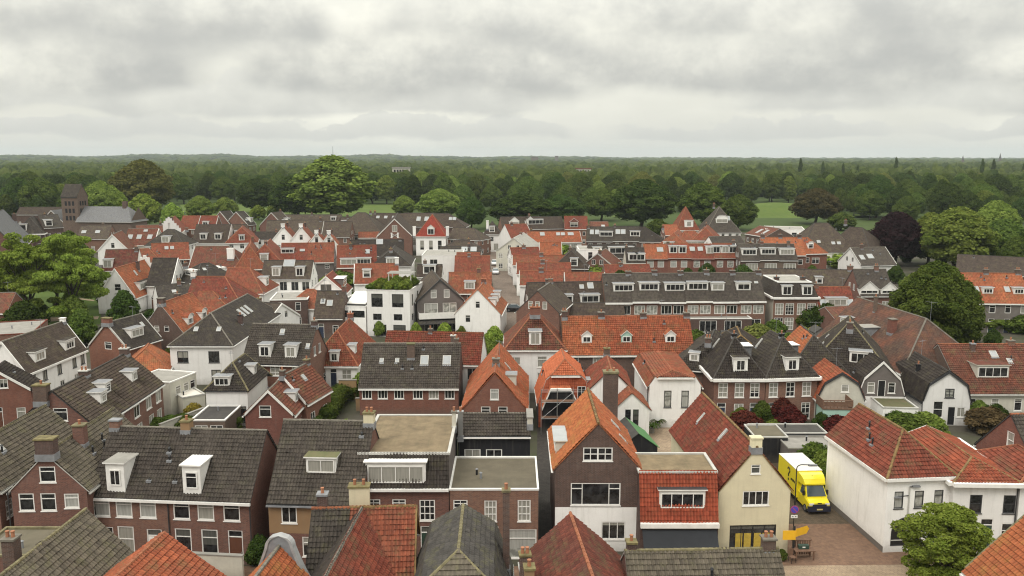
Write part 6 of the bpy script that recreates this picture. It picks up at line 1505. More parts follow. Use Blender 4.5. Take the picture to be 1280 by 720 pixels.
tree_px('broad2', 1252, 270, 330, 64, 'leaf_mid', 'mid green tree at the right border behind the pale crown')
tree_px('broad0', 1241, 246, 318, 60, 'leaf_light', 'light green tree above the big pale crown, right side')
tree_px('broad3', 1268, 292, 345, 40, 'leaf_mid', 'green tree at the right border over the dark shallow roof')
# chestnut near the houses
species('chestnut', 13, 13, 2.5, round_lobes(13,14,1.2,110,77,rr=(.10,.21)), 34000, .19, 77, .5)
tree_px('chestnut', 1165, 324, 440, 108, 'leaf_mid', 'large dense chestnut between the brown hipped roof and orange terrace')
species('conifer', 5.4, 6.5, .4, round_lobes(5.4,7,.2,26,78), 6000, .2, 78, .2)
tree_px('conifer', 157, 364, 412, 36, 'leaf_dark', 'dark conical tree before the white stepped gable house')
tree_px('conifer', 104, 388, 432, 36, 'leaf_mid', 'round green tree behind the ridge of the white long house')
tree_px('conifer', 32, 378, 425, 52, 'leaf_dark', 'dark bushy tree at the corner of the park')
# robinias
def robinia(i):
    r = random.Random(300+i); lb = []
    for k in range(64):
        ph = k*2.4; q = math.sqrt((k+.5)/64); R = 5.2*q
        z = 10.0-4.6*q*q+r.uniform(-1.8,.8)-(r.random()<.35)*2.2
        lb.append((R*math.cos(ph),R*math.sin(ph),z,r.uniform(.8,1.7),r.uniform(.8,1.7),r.uniform(.3,.55)))
    return lb
for i in range(3):
    SPECIES['robinia%d'%i] = (leafmesh('crown_robinia', robinia(i), 30000, .16, 300+i, True, .5, .5, .5, .3), trunk_mesh('trunk_robinia', 6.5, .28, 9, 9.5, 40+i, 9), 12, 10.5)
    SPECIES['robinia%d'%i][0].materials.append(MATS['leaf_bright'])
tree_px('robinia0', 92, 291, 404, 88, 'leaf_bright', 'airy light green robinia with forked trunk, right one of the park')
tree_px('robinia1', 40, 293, 404, 96, 'leaf_bright', 'airy light green robinia at the park corner, left one')
tree_px('robinia2', 70, 300, 388, 90, 'leaf_bright', 'airy robinia between the other two, a little further into the park')
tree_px('robinia2', 8, 318, 400, 60, 'leaf_light', 'robinia crown cut by the left border')
tree_px('broad1', 92, 284, 372, 52, 'leaf_mid', 'darker green tree behind the robinias')
# street tree at lower right
def airy_lobes(w, h, z0, n, seed):
    r = random.Random(seed); out = []
    for i in range(n):
        z = ((i+.5)/n)**.85; ph = i*2.39996+r.uniform(-.6,.6)
        prof = (math.sin(PI*(.16+.76*z))**.8)
        R = w*.5*prof*(r.random()**.35)*r.uniform(.8,1.12); k = r.uniform(.28,.62)*w/6.4
        out.append((R*math.cos(ph), R*math.sin(ph), z0+h*z, k*1.25, k*1.25, k*.72))
    return out
SPECIES['street'] = (leafmesh('crown_street', airy_lobes(6.6,6.4,1.6,150,91), 40000, .095, 91, True, .45, .45, .45, .3), trunk_mesh('trunk_street', 3.6, .13, 5.2, 6.8, 91, 11), 6.6, 8.0)
SPECIES['street'][0].materials.append(MATS['leaf_light'])
q_ = site(1182,748,0)
tree('street', q_.x, q_.y, 6.5, 1.22, 'leaf_bright', 'leafy green street tree before the white corner house')

# wood edge: individual trees, the ones behind only seen as crowns
def wood_edge():
    r = random.Random(5); keys = ['broad0','broad1','broad2','broad3','tall0','tall1']
    spots = []
    for row, (d, step, sk) in enumerate(((560,15,0),(590,15,.5),(622,15,.2))):
        n = int(1.46*d/step)
        for i in range(n):
            x = -0.72*d+(i+.5+sk)*step+r.uniform(-5,5); y = d+r.uniform(-12,12)
            spots.append((x,y,row))
    front = [(x, 505+r.uniform(-14,14), 3) for x in range(-330,345,17) if not (-215 < x < -58) and not (105 < x < 172)]
    side = [(x, 400+r.uniform(-25,50), 3) for x in list(range(-290,-180,15))+list(range(185,300,15))]
    fill = [(x+r.uniform(-4,4), yy+r.uniform(-8,8), 4) for yy in (385,410,436,462,486) for x in range(178,345,15) if x < yy*.72 and x > 150+(yy-385)*.3]
    fill += [(x+r.uniform(-4,4), yy+r.uniform(-6,6), 4) for yy in (400,430,462) for x in range(-330,-205,15) if -x < yy*.72]
    fill += [(x+r.uniform(-4,4), yy+r.uniform(-6,6), 4) for yy in (478,532) for x in range(-40,105,14)]
    for (x,y,row) in spots+front+side+fill:
        m = r.choices(['leaf_dark','leaf_mid','leaf_light','leaf_olive'], [5,6,1.3,.25])[0]
        tree(r.choice(keys), x, y, r.uniform(16.5,21.5) + (1.5 if row == 3 else 0) - (4 if row == 4 else 0), r.uniform(.9,1.2), m,
             {'leaf_dark':'dark green broadleaf tree, one of many in the wood edge beyond the town','leaf_mid':'mid green broadleaf tree, one of many in the wood edge beyond the town','leaf_light':'pale green broadleaf tree, one of several in the wood edge beyond the town','leaf_olive':'olive brown broadleaf tree, one of few in the wood edge beyond the town'}[m], 'trees of the wood edge')
wood_edge()
for i, (px, top, base) in enumerate(((997,197,226),(1025,201,226),(1050,203,226),(1115,196,222),(1068,205,224),(1222,198,224),(1236,198,224),(1273,204,224))):
    d = 860; x = (px-640)/FOC*d
    tree('poplar', x, d, CAM_H-(top-HORIZ)*d/FOC, .8, 'leaf_dark', 'dark slender poplar rising over the wood towards the right horizon', 'poplars over the wood')

# the wood beyond: one mass
def far_wood():
    rg = np.random.default_rng(9)
    P = []; d = 652.0
    while d < 7600:
        w = max(14.0, d*.0125); n = int(1.56*d/(w*.78))
        x = np.linspace(-.78*d, .78*d, n)+rg.uniform(-.4,.4,n)*w; y = d+rg.uniform(-.5,.5,n)*w
        for a, b in zip(x, y): P.append((a, b, w*rg.uniform(.75,1.2), rg.uniform(9.5,19.5) if d < 2500 else rg.uniform(11,20)))
        d *= 1.043 if d < 2000 else 1.055
    V, F, T = [], [], []; off = 0
    (v1,f1),(v2,f2) = ICO1, ICO2
    LV, LF, LT = [], [], []; loff = 0
    for (x,y,w,h) in P:
        z0 = hillz(x,y); dd = math.hypot(x,y)
        cv, cf = (v2,f2) if dd < 2000 else (v1,f1)
        nz = 1+.20*rg.normal(size=(len(cv),1))
        c = np.array([x,y,z0+h*.45])
        v = c+cv*np.array([w*.58,w*.58,h*.55])*nz
        V.append(v); F.append(cf+off); off += len(v)
        gv = .5+.5*math.sin(x*.011+2*math.sin(y*.004))*math.cos(y*.009+x*.003); t0 = min(1,max(0,.62*gv+.5*rg.random()-.08)); T.append(np.clip(t0*.75+rg.normal(.08,.14,len(cf)),0,1))
        if dd < 1500:
            n = 110 if dd < 1000 else 60
            dr = rg.normal(size=(n,3)); dr[:,2] = np.abs(dr[:,2]); dr /= np.linalg.norm(dr,axis=1)[:,None]
            p = c+dr*np.array([w*.6,w*.6,h*.57])*rg.uniform(.92,1.12,(n,1))
            a = rg.normal(size=(n,3)); a /= np.linalg.norm(a,axis=1)[:,None]; b = np.cross(a, dr); s = rg.uniform(.6,1.3,(n,1))
            q = np.stack([p-a*s,p-b*s,p+a*s],1).reshape(-1,3)
            V.append(q); F.append(np.arange(n*3).reshape(-1,3)+off); off += len(q); T.append(np.clip(t0*.6+rg.normal(.25,.2,n),0,1))
    V = np.concatenate(V); F = np.concatenate(F); T = np.concatenate(T)
    me = bpy.data.meshes.new('far_wood'); me.vertices.add(len(V)); me.vertices.foreach_set('co', V.astype(np.float32).ravel())
    me.loops.add(F.size); me.loops.foreach_set('vertex_index', F.astype(np.int32).ravel())
    me.polygons.add(len(F)); me.polygons.foreach_set('loop_start', (np.arange(len(F))*3).astype(np.int32))
    at = me.attributes.new('tint','FLOAT','FACE'); at.data.foreach_set('value', T.astype(np.float32))
    me.update(calc_edges=True); me.materials.append(MATS['leaf_far'])
    o = put('far_wood', me); tag(o, 'unbroken dark green wood stretching to the flat horizon', 'wood', None, 'stuff')
far_wood()

# ================================================================== SHRUBS AND HEDGES
SH = [leafmesh('shrub', round_lobes(2.0,1.9,0,14,400+i,rr=(.25,.42)), 2600, .085, 400+i) for i in range(3)]
for m in SH: m.materials.append(MATS['leaf_mid'])
SHF = [leafmesh('bush', round_lobes(4,3.4,0,16,410+i,rr=(.25,.42)), 1500, .2, 410+i) for i in range(3)]
for m in SHF: m.materials.append(MATS['leaf_mid'])
def shrub(px, py, w, h, mat, label, group='garden shrubs', z=0.0, name='shrub', xy=None):
    p = Vector(xy) if xy else site(px, py, z)
    me = rnd.choice(SH if p.length < 125 else SHF); w0, h0 = (2.0,1.9) if me in SH else (4.0,3.4)
    o = put(name, me, None, (p.x, p.y, z), rnd.uniform(0,6)); o.scale = (w/w0, w/w0, h/h0)
    o.material_slots[0].link = 'OBJECT'; o.material_slots[0].material = MATS[mat]
    return tag(o, label, 'shrub', group)
for a in ((930,541,4.0,2.6,'leaf_redshrub','wide dark red shrub nearest the black garage'),(926,533,2.2,2.3,'leaf_light','small green ball shrub under the left twin house'),
  (952,531,2.5,2.9,'leaf_mid','tall green ball shrub between the red shrubs'),(975,527,3.6,3.2,'leaf_redshrub','dull red shrub behind the others at the twin house wall'),
  (987,535,3.6,2.6,'leaf_redshrub','rounded clipped red shrub right of the green ball'),(968,537,2.2,1.2,'leaf_light','low flat green shrub before the red ones'),
  (1046,545,3.6,2.4,'leaf_redshrub','red shrub by the mint extension'),(1027,538,2.0,2.2,'leaf_dark','dark shrub beside the mint green wall'),
  (1066,520,1.8,2.6,'leaf_light','light green shrub at the wooden terrace'),
  (1133,552,5.0,3.2,'leaf_mid','broad green garden bush behind the white corner house roof'),(1155,548,5.0,3.0,'leaf_light','lighter garden bush next to the white barn house'),(1117,540,3.5,2.6,'leaf_mid','garden bush below the mossy flat roof'),
  (1237,541,5.0,3.0,'leaf_brown','brownish shrub right of the white statue'),(1222,522,2.5,2.2,'leaf_light','green shrub under the cream dormer'),
  (1018,592,4.0,3.2,'leaf_mid','big green bush behind the yellow van'),(1029,600,3.2,3.0,'leaf_light','green bush beside the van along the white wall'),(1032,612,2.2,2.2,'leaf_mid','low bush between van and white wall'),
  (228,538,3.6,2.0,'leaf_mid','green garden shrub left of the hedge'),(213,540,3.0,2.0,'leaf_mid','green shrub against the brown terrace'),(243,528,2.5,2.4,'leaf_yellow','yellow green shrub by the flat garden room'),
  (198,541,3.0,1.8,'leaf_mid','green shrub at the foot of the brown terrace'),
  (333,670,1.9,2.6,'leaf_bright','bright green bush in the gap beside the ochre house'),(324,705,2.0,2.4,'leaf_dark','dark ivy clump in the narrow gap'),
  (556,424,2.6,3.0,'leaf_bright','bright green bush before the dark balcony house'),(520,424,2.0,3.0,'leaf_bright','bright green shrub right of the cube house'),(475,420,2.2,3.0,'leaf_light','slim palm like shrub against the cube house'),
  (618,432,3.0,3.4,'leaf_bright','bright bush at the street corner left side'),(612,444,2.4,2.6,'leaf_light','pale bush behind the middle lane gable'),(577,424,1.6,2.4,'leaf_light','pale bush below the white gable house'),
  (870,430,3.5,2.5,'leaf_mid','garden shrub under the dormer terrace'),(948,428,5.5,3.2,'leaf_olive','olive garden shrub before the brick town house'),(968,420,4,3,'leaf_mid','garden shrub right before the town house'),(1015,412,6,5.0,'leaf_dark','dark tall garden shrub below the town house'),(1032,416,5,5.5,'leaf_dark','dark spruce like shrub at the red rusty roof'),(1000,412,4,3.6,'leaf_mid','mid green climber bush at the town house'),
  (1018,424,3.0,2.4,'leaf_yellow','yellow flowering shrub behind the orange sloped roof'),(905,430,4,2.2,'leaf_olive','shrub before the glazed extension'),
  (1236,412,7,3.4,'leaf_light','light garden shrub before the orange terrace'),(1262,414,6,3,'leaf_light','pale garden shrub at the right, before the terrace'),(1225,404,6,3.4,'leaf_mid','garden shrub right of the chestnut'),(1275,416,6,3.4,'leaf_mid','garden shrub at the right border'),
  (1050,334,14,5,'leaf_bright','bright shrub mass beside the brick house with oriel'),(1036,332,10,5,'leaf_bright','bright shrub left end beside the oriel house'),(1090,330,12,3,'leaf_olive','olive garden shrubs before the bungalow'),
  (345,297,11,8,'leaf_dark','dark bush tree between the grey roofs'),(340,283,5,8,'leaf_dark','slim dark cypress like tree in the back row'),
  (427,357,7,4,'leaf_mid','green garden bushes between the red rows'),(437,356,7,3.6,'leaf_light','lighter garden bush between the red rows'),
  (700,322,7,5,'leaf_bright','bright bush by the tall white house'),(748,354,9,5,'leaf_bright','bright bush at the end of the orange row'),(697,345,6,3.5,'leaf_light','light bush beside the street row'),
  (775,340,6,4,'leaf_dark','dark bush before the red mansard row'),(825,340,9,3,'leaf_dark','dark hedge like bush below the mansard row'),(936,342,8,3,'leaf_light','light shrub below the short grey terrace'),
  (400,306,7,6,'leaf_mid','bush behind the neck gables'),(424,313,9,4,'leaf_olive','olive bush right of the gable foursome'),(480,335,8,5,'leaf_bright','bright terrace bush behind the cube house'),(495,338,7,5,'leaf_mid','green terrace bush beside the dark hip'),
  (590,312,5,6,'leaf_dark','dark bush right of the white villa'),(1205,470,2,2,'leaf_mid','small shrub by the red gable'),(1000,300,6,4,'leaf_mid','bush below the rampart'),
  (660,425,2.5,2.5,'leaf_light','climbing shrub at the white hipped house'),(693,410,3,4,'leaf_light','green climber behind the broad red roof'),
  (845,528,3.2,2.2,'leaf_dark','dark terrace shrub before the tall curtained windows'),(826,522,2.6,1.8,'leaf_dark','dark low shrub by the white round shouldered house'),(793,470,2.6,2.4,'leaf_mid','green bush between the white houses'),
  (977,700,.9,.9,'leaf_mid','clipped ball shrub in a pot at the cream house corner'),
  (205,300,8,6,'leaf_mid','bush between stepped gable and skylight row'),(238,326,3,5,'leaf_olive','mossy green bush in the gap of the wine red roof'),(142,290,9,6,'leaf_olive','olive bush before the church nave')):
    shrub(*a)
def footprints():
    out = []
    for h in HOUSES:
        l = h.t.location; c, s2 = math.cos(h.t.rotation_euler[2]), math.sin(h.t.rotation_euler[2])
        out.append((l.x, l.y, c, s2, h.W, h.D))
    return out
FP = footprints()
def free(x, y, m):
    for (ox, oy, c, s2, W, D) in FP:
        dx, dy = x-ox, y-oy; u, v = dx*c+dy*s2, -dx*s2+dy*c
        if -m < u < W+m and -m < v < D+m: return False
    px, py = proj((x,y,0))
    if 596 < px < 668 and py < 450: return False      # the street
    if 940 < px < 1110 and py > 540: return False      # the alley
    return abs(px-640) < 660
def yards():
    r = random.Random(21); n = 0; k = 0
    kinds = (('leaf_mid','mid green bush in a back yard among the houses'),('leaf_light','light green bush in a back yard among the houses'),('leaf_bright','fresh green bush in a back yard among the houses'),('leaf_dark','dark green bush in a back yard among the houses'),('leaf_brown','brownish bush in a back yard among the houses'))
    for _ in range(1600):
        y = r.uniform(84, 270); x = r.uniform(-.60, .60)*y
        if not free(x, y, 1.1): continue
        m, lab = r.choices(kinds, [5,4,2.5,4,.8])[0]; s = r.uniform(1.4,3.4)
        shrub(0,0,s,s*r.uniform(.7,1.25),m,lab,'back yard bushes',0.0,'bush',(x,y)); n += 1
        if n >= 170: break
    j = 0
    for _ in range(600):
        y = r.uniform(88, 230); x = r.uniform(-.58, .58)*y
        if not free(x, y, 2.6): continue
        t = thing('garden_shed', 'small grey boarded shed with a dark pitched roof in a back yard', 'shed', (x,y,0), r.choice([0,PI/2])+r.uniform(-.1,.1), 'back yard sheds')
        a, b, h = 1.1, 1.4, 1.9
        mb = MB(); mb.box(-a,-b,0,a,b,h,'grey_wall')
        for q in (-b,b): mb.face([(-a,q,h),(a,q,h),(0,q,h+.7)],'grey_wall')
        mb.build('wall', t); mb = MB()
        for sg in (-1,1): mb.prism([Vector((sg*(a+.15),-b-.1,h-.1)),Vector((sg*(a+.15),b+.1,h-.1)),Vector((0,b+.1,h+.72)),Vector((0,-b-.1,h+.72))],.06,'bitumen_dark','dark_trim')
        mb.build('roof', t); mb = MB(); mb.box(-.4,-b-.03,0,.4,-b,1.7,'wood'); mb.build('door', t)
        FP.append((x-a,y-b,1,0,2*a,2*b)); j += 1
        if j >= 14: break
    i = 0
    for _ in range(600):
        y = r.uniform(95, 265); x = r.uniform(-.58, .58)*y
        if not free(x, y, 2.2): continue
        tree(r.choice(['low0','low1']), x, y, r.uniform(4,6.5), r.uniform(.75,1.0), r.choice(['leaf_mid','leaf_light','leaf_dark']), 'small garden tree in a back yard among the houses', 'back yard trees', None, 'garden_tree'); i += 1
        if i >= 26: break
yards()
def flanks():
    r = random.Random(33)
    for sg in (-1,1):
        for i in range(26):
            y = 62+i*8.5; x = sg*(.66*y+r.uniform(5,26))
            if free(x*.0+x, y, 3.0) or abs(x) > .64*y:
                if all(not (-2 < (x-ox)*c+(y-oy)*s2 < W+2 and -2 < -(x-ox)*s2+(y-oy)*c < D+2) for (ox,oy,c,s2,W,D) in FP):
                    tree(r.choice(['low0','low1','broad0']), x, y, r.uniform(6,10), r.uniform(.8,1.1), r.choice(['leaf_mid','leaf_light','leaf_dark']), 'garden tree at the edge of the town beside the houses', 'trees at the town edge', None, 'garden_tree')
flanks()
# roof garden on the cube
cb = CUBE.t
for i in range(9):
    x = CUBE.W*(.08+.105*i); y = [0.7,1.1,.8,1.0,.7,1.2,.9,.8,1.0][i]; p = cb.matrix_basis @ Vector((x,y,0))
    shrub(0,0,1.9,1.1+.5*(i%3),['leaf_mid','leaf_bright','leaf_light'][i%3],'planter shrub along the front edge of the roof garden','roof garden shrubs',8.1,xy=(p.x,p.y))
for i in range(7):
    p = cb.matrix_basis @ Vector((CUBE.W*(.2+.12*i), 4.5+(i*1.7)%4.5, 0))
    shrub(0,0,2.0,1.6,['leaf_mid','leaf_olive','leaf_light'][i%3],'taller shrub further back in the roof garden','roof garden shrubs',8.1,xy=(p.x,p.y))
p = cb.matrix_basis @ Vector((CUBE.W*.62, 6, 0))
pg = thing('pergola', 'pale pergola with benches on the roof garden', 'pergola', (p.x,p.y,8.08), cb.rotation_euler[2])
mb = MB(); [mb.box(x-.08,y-.08,0,x+.08,y+.08,2.3,'pale_trim') for x in (-2,2) for y in (-1.3,1.3)]; mb.build('post', pg)
mb = MB(); [mb.box(-2.3,y-.06,2.3,2.3,y+.06,2.45,'pale_trim') for y in (-1.3,-.65,0,.65,1.3)]; mb.build('slat_roof', pg)
mb = MB(); mb.box(-1.8,-.4,0,1.8,.4,.5,'pale_canvas'); mb.build('bench', pg)

def hedge(a, b, w, h, mat, label, n=None):
    p, q = site(*a,0), site(*b,0); L = (q-p).length; d = (q-p)/L
    k = n or max(4, int(L/(w*.55))); lb = []
    for i in range(k):
        c = d*(L*(i+.5)/k)
        for zz in (.3,.75): lb.append((c.x+rnd.uniform(-.1,.1), c.y+rnd.uniform(-.1,.1), h*zz, w*.6, w*.6, h*.35))
    me = leafmesh('hedge', lb, int(260*L*max(w,1)), .09, len(SHRB)+500); me.materials.append(MATS[mat]); SHRB.append(1)
    o = put('hedge', me, None, (p.x,p.y,0)); return tag(o, label, 'hedge', 'garden hedges')
SHRB = []
hedge((252,538),(300,539),1.2,1.6,'leaf_mid','clipped green hedge along the flat garden room')
hedge((405,532),(428,498),2.0,2.0,'leaf_mid','long green hedge beside the patched brick cottages')
hedge((393,536),(408,520),1.4,1.4,'leaf_mid','short hedge end at the cottage wall')
hedge((507,513),(566,513),1.2,2.3,'leaf_dark','dark green hedge under the six small windows')
hedge((690,296),(735,297),2.5,3,'leaf_dark','dark hedge behind the skylight roofs')

# ================================================================== STREET THINGS
plain_mat('van_yellow', (0.74,0.62,0.012), 0.3, 0.03, 1.0, 0.5, coat=.5)
plain_mat('van_white', (0.62,0.60,0.54), 0.5, 0.06)
plain_mat('van_dark', (0.02,0.022,0.04), 0.5, 0.1)
plain_mat('tyre', (0.015,0.015,0.015), 0.85, 0.1)
plain_mat('rim', (0.3,0.3,0.32), 0.35, 0.1, metal=.7)
plain_mat('screen', (0.05,0.07,0.08), 0.06, 0.15, 1.0, 0.7)
plain_mat('lamp_glass', (0.7,0.7,0.7), 0.1, 0.05, 1.0, 0.7)
plain_mat('plate', (0.6,0.5,0.2), 0.5, 0.02)
plain_mat('mark_black', (0.015,0.015,0.015), 0.5, 0.05)
plain_mat('sign_blue', (0.06,0.06,0.38), 0.4, 0.05)
plain_mat('sign_red', (0.35,0.06,0.16), 0.4, 0.05)
plain_mat('sign_yellow', (0.75,0.42,0.02), 0.5, 0.06)
plain_mat('stone_white', (0.72,0.70,0.66), 0.8, 0.08)
plain_mat('car_black', (0.012,0.012,0.014), 0.25, 0.05, 1.0, 0.5, coat=.5)
plain_mat('car_white', (0.7,0.7,0.7), 0.3, 0.03, 1.0, 0.5, coat=.5)

def wheel(parent, x, y, r, w, side):
    mb = MB(); mb.tube((x-w/2,y,r),(x+w/2,y,r),r,'tyre',20); o = mb.build('wheel', parent)
    mb = MB(); xx = x+side*(w/2+.004); mb.tube((xx-.01,y,r),(xx+.01,y,r),r*.62,'rim',16); mb.build('rim', o)
def loft(mb, secs, m):
    """secs: list of rings (same length) of 3-D points, quads between them"""
    for A, B in zip(secs, secs[1:]):
        n = len(A)
        for i in range(n):
            j = (i+1)%n; mb.face([A[i],A[j],B[j],B[i]], m)
    mb.face(list(reversed(secs[0])), m); mb.face(secs[-1], m)

# delivery van; local frame: nose towards -y, x to the right
VANP = site(1020,640,0); VANA = .06
def van():
    t = thing('delivery_van', 'yellow box delivery van parked in the alley by the white wall', 'van', (*VANP,0.024), VANA)
    mb = MB(); mb.box(-1.12,1.75,.55,1.12,6.2,3.1,'van_yellow'); mb.box(-1.14,1.73,.5,1.14,6.22,.62,'mark_black'); cbx = mb.build('cargo_box', t)
    mb = MB(); mb.box(-1.14,1.73,3.1,1.14,6.22,3.15,'van_white'); mb.build('box_roof', cbx)
    # wind deflector over the cab
    mb = MB()
    secs = []
    for y, z0, z1, hw in ((1.74,2.2,3.06,1.1),(1.2,2.22,2.96,1.06),(.75,2.25,2.75,1.0),(.5,2.28,2.4,.94)):
        secs.append([Vector((-hw,y,z0)),Vector((hw,y,z0)),Vector((hw*.97,y,z1)),Vector((-hw*.97,y,z1))])
    loft(mb, secs, 'van_yellow'); mb.build('wind_deflector', t, smooth=False)
    # cab body
    mb = MB(); secs = []
    prof = [(-.62,.45,1.02,.86),(-.60,.45,1.08,.93),(-.25,.42,1.22,.97),(.12,.42,1.34,.99),(.3,.42,1.40,1.0),(1.74,.42,1.45,1.0)]
    for y, z0, z1, hw in prof:
        secs.append([Vector((-hw,y,z0)),Vector((hw,y,z0)),Vector((hw,y,z1-.12)),Vector((hw*.9,y,z1)),Vector((-hw*.9,y,z1)),Vector((-hw,y,z1-.12))])
    loft(mb, secs, 'van_yellow')
    secs = []
    for y, z1, hw in ((.05,1.33,.90),(.62,2.18,.80),(.85,2.27,.80),(1.74,2.3,.84)):
        secs.append([Vector((-.97,max(y,.05) if z1 < 1.4 else y,1.32)),Vector((.97,y,1.32)),Vector((hw,y,z1)),Vector((-hw,y,z1))])
    loft(mb, secs[0:], 'van_yellow'); cab = mb.build('cab', t)
    mb = MB()
    a = [Vector((-.84,.06,1.40)),Vector((.84,.06,1.40)),Vector((.74,.60,2.17)),Vector((-.74,.60,2.17))]
    nrm = Vector((0,-.83,.56))*.03
    mb.face([p+nrm for p in a], 'screen'); mb.build('windscreen', cab)
    mb = MB()
    for sg in (-1,1):
        q = [Vector((sg*.985,.32,1.42)),Vector((sg*.985,1.25,1.42)),Vector((sg*.85,1.2,2.12)),Vector((sg*.84,.70,2.12))]
        mb2 = MB(); mb2.face([p+Vector((sg*.022,0,.0)) for p in q], 'screen'); mb2.build('side_window', cab)
        mm = MB(); mm.box(sg*1.05-.09,.30,1.42,sg*1.05+.09,.44,1.85,'mark_black'); mm.box(min(sg*.9,sg*1.0),.36,1.5,max(sg*.9,sg*1.0),.42,1.58,'mark_black'); mm.build('wing_mirror', t)
        hl = MB(); hl.box(sg*.70-.2,-.645,.86,sg*.70+.2,-.45,1.05,'lamp_glass'); hl.build('headlight', t)
        df = MB(); df.box(min(sg*.993,sg*1.008),.25,.6,max(sg*.993,sg*1.008),1.3,1.34,'van_yellow'); df.build('door', t)
    mb = MB(); mb.box(-.98,-.72,.30,.98,-.40,.78,'van_dark'); mb.box(-.62,-.68,.78,.62,-.55,.95,'van_dark'); bp = mb.build('bumper', t)
    mb = MB(); mb.box(-.26,-.735,.46,.26,-.718,.58,'plate'); mb.build('number_plate', bp)
    mb = MB(); mb.box(-.18,-.66,1.02,.18,-.63,1.09,'mark_black'); mb.build('badge', t)
    mb = MB(); mb.box(-.85,.2,.32,.85,6.1,.55,'mark_black'); mb.build('chassis', t)
    for sg in (-1,1):
        wheel(t, sg*.88, .1, .36, .25, sg); wheel(t, sg*.92, 4.4, .36, .3, sg)
    # dark figure mark with small lettering blocks on the box side, and a small mark on the front
    mb = MB()
    x = -1.125
    pts = [(3.9,2.55),(3.75,2.72),(3.5,2.7),(3.38,2.5),(3.5,2.3),(3.68,2.15),(3.66,1.9)]
    for (y0,z0),(y1,z1) in zip(pts, pts[1:]): mb.tube((x,y0,z0),(x,y1,z1),.065,'mark_black',6)
    mb.tube((x-.02,3.68,1.62),(x+.02,3.68,1.62),.12,'mark_black',10)
    mb.build('figure_mark', cbx)
    mb = MB()
    for i in range(5): mb.box(x-.012,3.0-i*.2,1.75+(i%2)*.03,x+.01,3.14-i*.2,1.95+(i%2)*.05,'mark_black')
    mb.build('side_lettering', cbx)
    mb = MB()
    for i in range(4): mb.box(-.1+i*.14,1.06,2.74,.0+i*.14,1.115,2.82+(i==0)*.1,'mark_black')
    mb.build('front_lettering', t)
van()

def car(px, py, ang, paint, label, z=0.02, L=4.2):
    p = site(px, py, 0)
    t = thing('parked_car', label, 'car', (p.x,p.y,z), ang, 'cars parked along the street')
    mb = MB(); secs = []
    for y, z0, z1, hw in ((-2.1,.35,.62,.72),(-1.95,.28,.74,.82),(-1.0,.25,.9,.87),(.0,.25,.92,.88),(1.5,.25,.95,.87),(2.0,.3,.9,.8),(2.1,.4,.7,.7)):
        secs.append([Vector((-hw,y,z0)),Vector((hw,y,z0)),Vector((hw,y,z1-.15)),Vector((hw*.92,y,z1)),Vector((-hw*.92,y,z1)),Vector((-hw,y,z1-.15))])
    loft(mb, secs, paint)
    b = mb.build('body', t, smooth=False)
    mb = MB(); secs = []
    for y, z1, hw in ((-1.05,.9,.78),(-.35,1.38,.64),(.9,1.42,.64),(1.75,.93,.72)):
        secs.append([Vector((-.8,y,.85)),Vector((.8,y,.85)),Vector((hw,y,z1)),Vector((-hw,y,z1))])
    loft(mb, secs, 'screen'); mb.build('windows', t)
    mb = MB(); mb.box(-.6,-.32,1.38,.6,.88,1.44,paint); mb.build('car_roof', t)
    for sg in (-1,1):
        wheel(t, sg*.76,-1.3,.31,.2,sg); wheel(t, sg*.76,1.3,.31,.2,sg)
        h = MB(); h.box(sg*.6-.15,-2.08,.55,sg*.6+.15,-1.95,.7,'lamp_glass'); h.build('headlight', t)
        h = MB(); h.box(sg*.65-.12,2.02,.6,sg*.65+.12,2.09,.75,'sign_red'); h.build('tail_light', t)
car(644,389,PI/2,'car_black','black car parked across the street at the corner')
car(619.5,342,.03,'car_white','white car nearest in the pair parked up the street')
car(618,331,.03,'car_white','white car behind the first in the pair parked up the street')
car(651,417,.1,'car_white','white car half hidden behind the white hipped house')

# lamp post
t = thing('street_lamp', 'slim dark street lamp with curved arm beside the van', 'street lamp', (*site(993,640,0),0.02))
mb = MB(); mb.tube((0,0,0),(0,0,1),.07,'black_metal',8); mb.tube((0,0,1),(0,0,4.0),.05,'black_metal',8)
for i in range(6):
    a0, a1 = PI/2*i/6, PI/2*(i+1)/6
    mb.tube((.45-.45*math.cos(a0),0,4.0+.35*math.sin(a0)),(.45-.45*math.cos(a1),0,4.0+.35*math.sin(a1)),.045,'black_metal',8)
mb.tube((.45,0,4.35),(1.1,0,4.33),.045,'black_metal',8); mb.build('pole', t)
mb = MB(); mb.box(1.0,-.12,4.22,1.75,.12,4.36,'lead'); mb.build('lamp_head', t)
# second lamp before the white house
t = thing('street_lamp', 'double armed street lamp before the arched window', 'street lamp', (*site(1131,690,0),0.02))
mb = MB(); mb.tube((0,0,0),(0,0,5.4),.06,'pale_trim',8); mb.tube((-.9,0,4.6),(0,0,4.7),.035,'black_metal',6); mb.tube((0,0,5.4),(.5,0,5.45),.04,'black_metal',6); mb.build('pole', t)
for x, z in ((-.9,4.55),(.5,5.45)):
    mb = MB(); mb.box(x-.3,-.12,z-.05,x+.3,.12,z+.06,'lead'); mb.build('lamp_head', t)
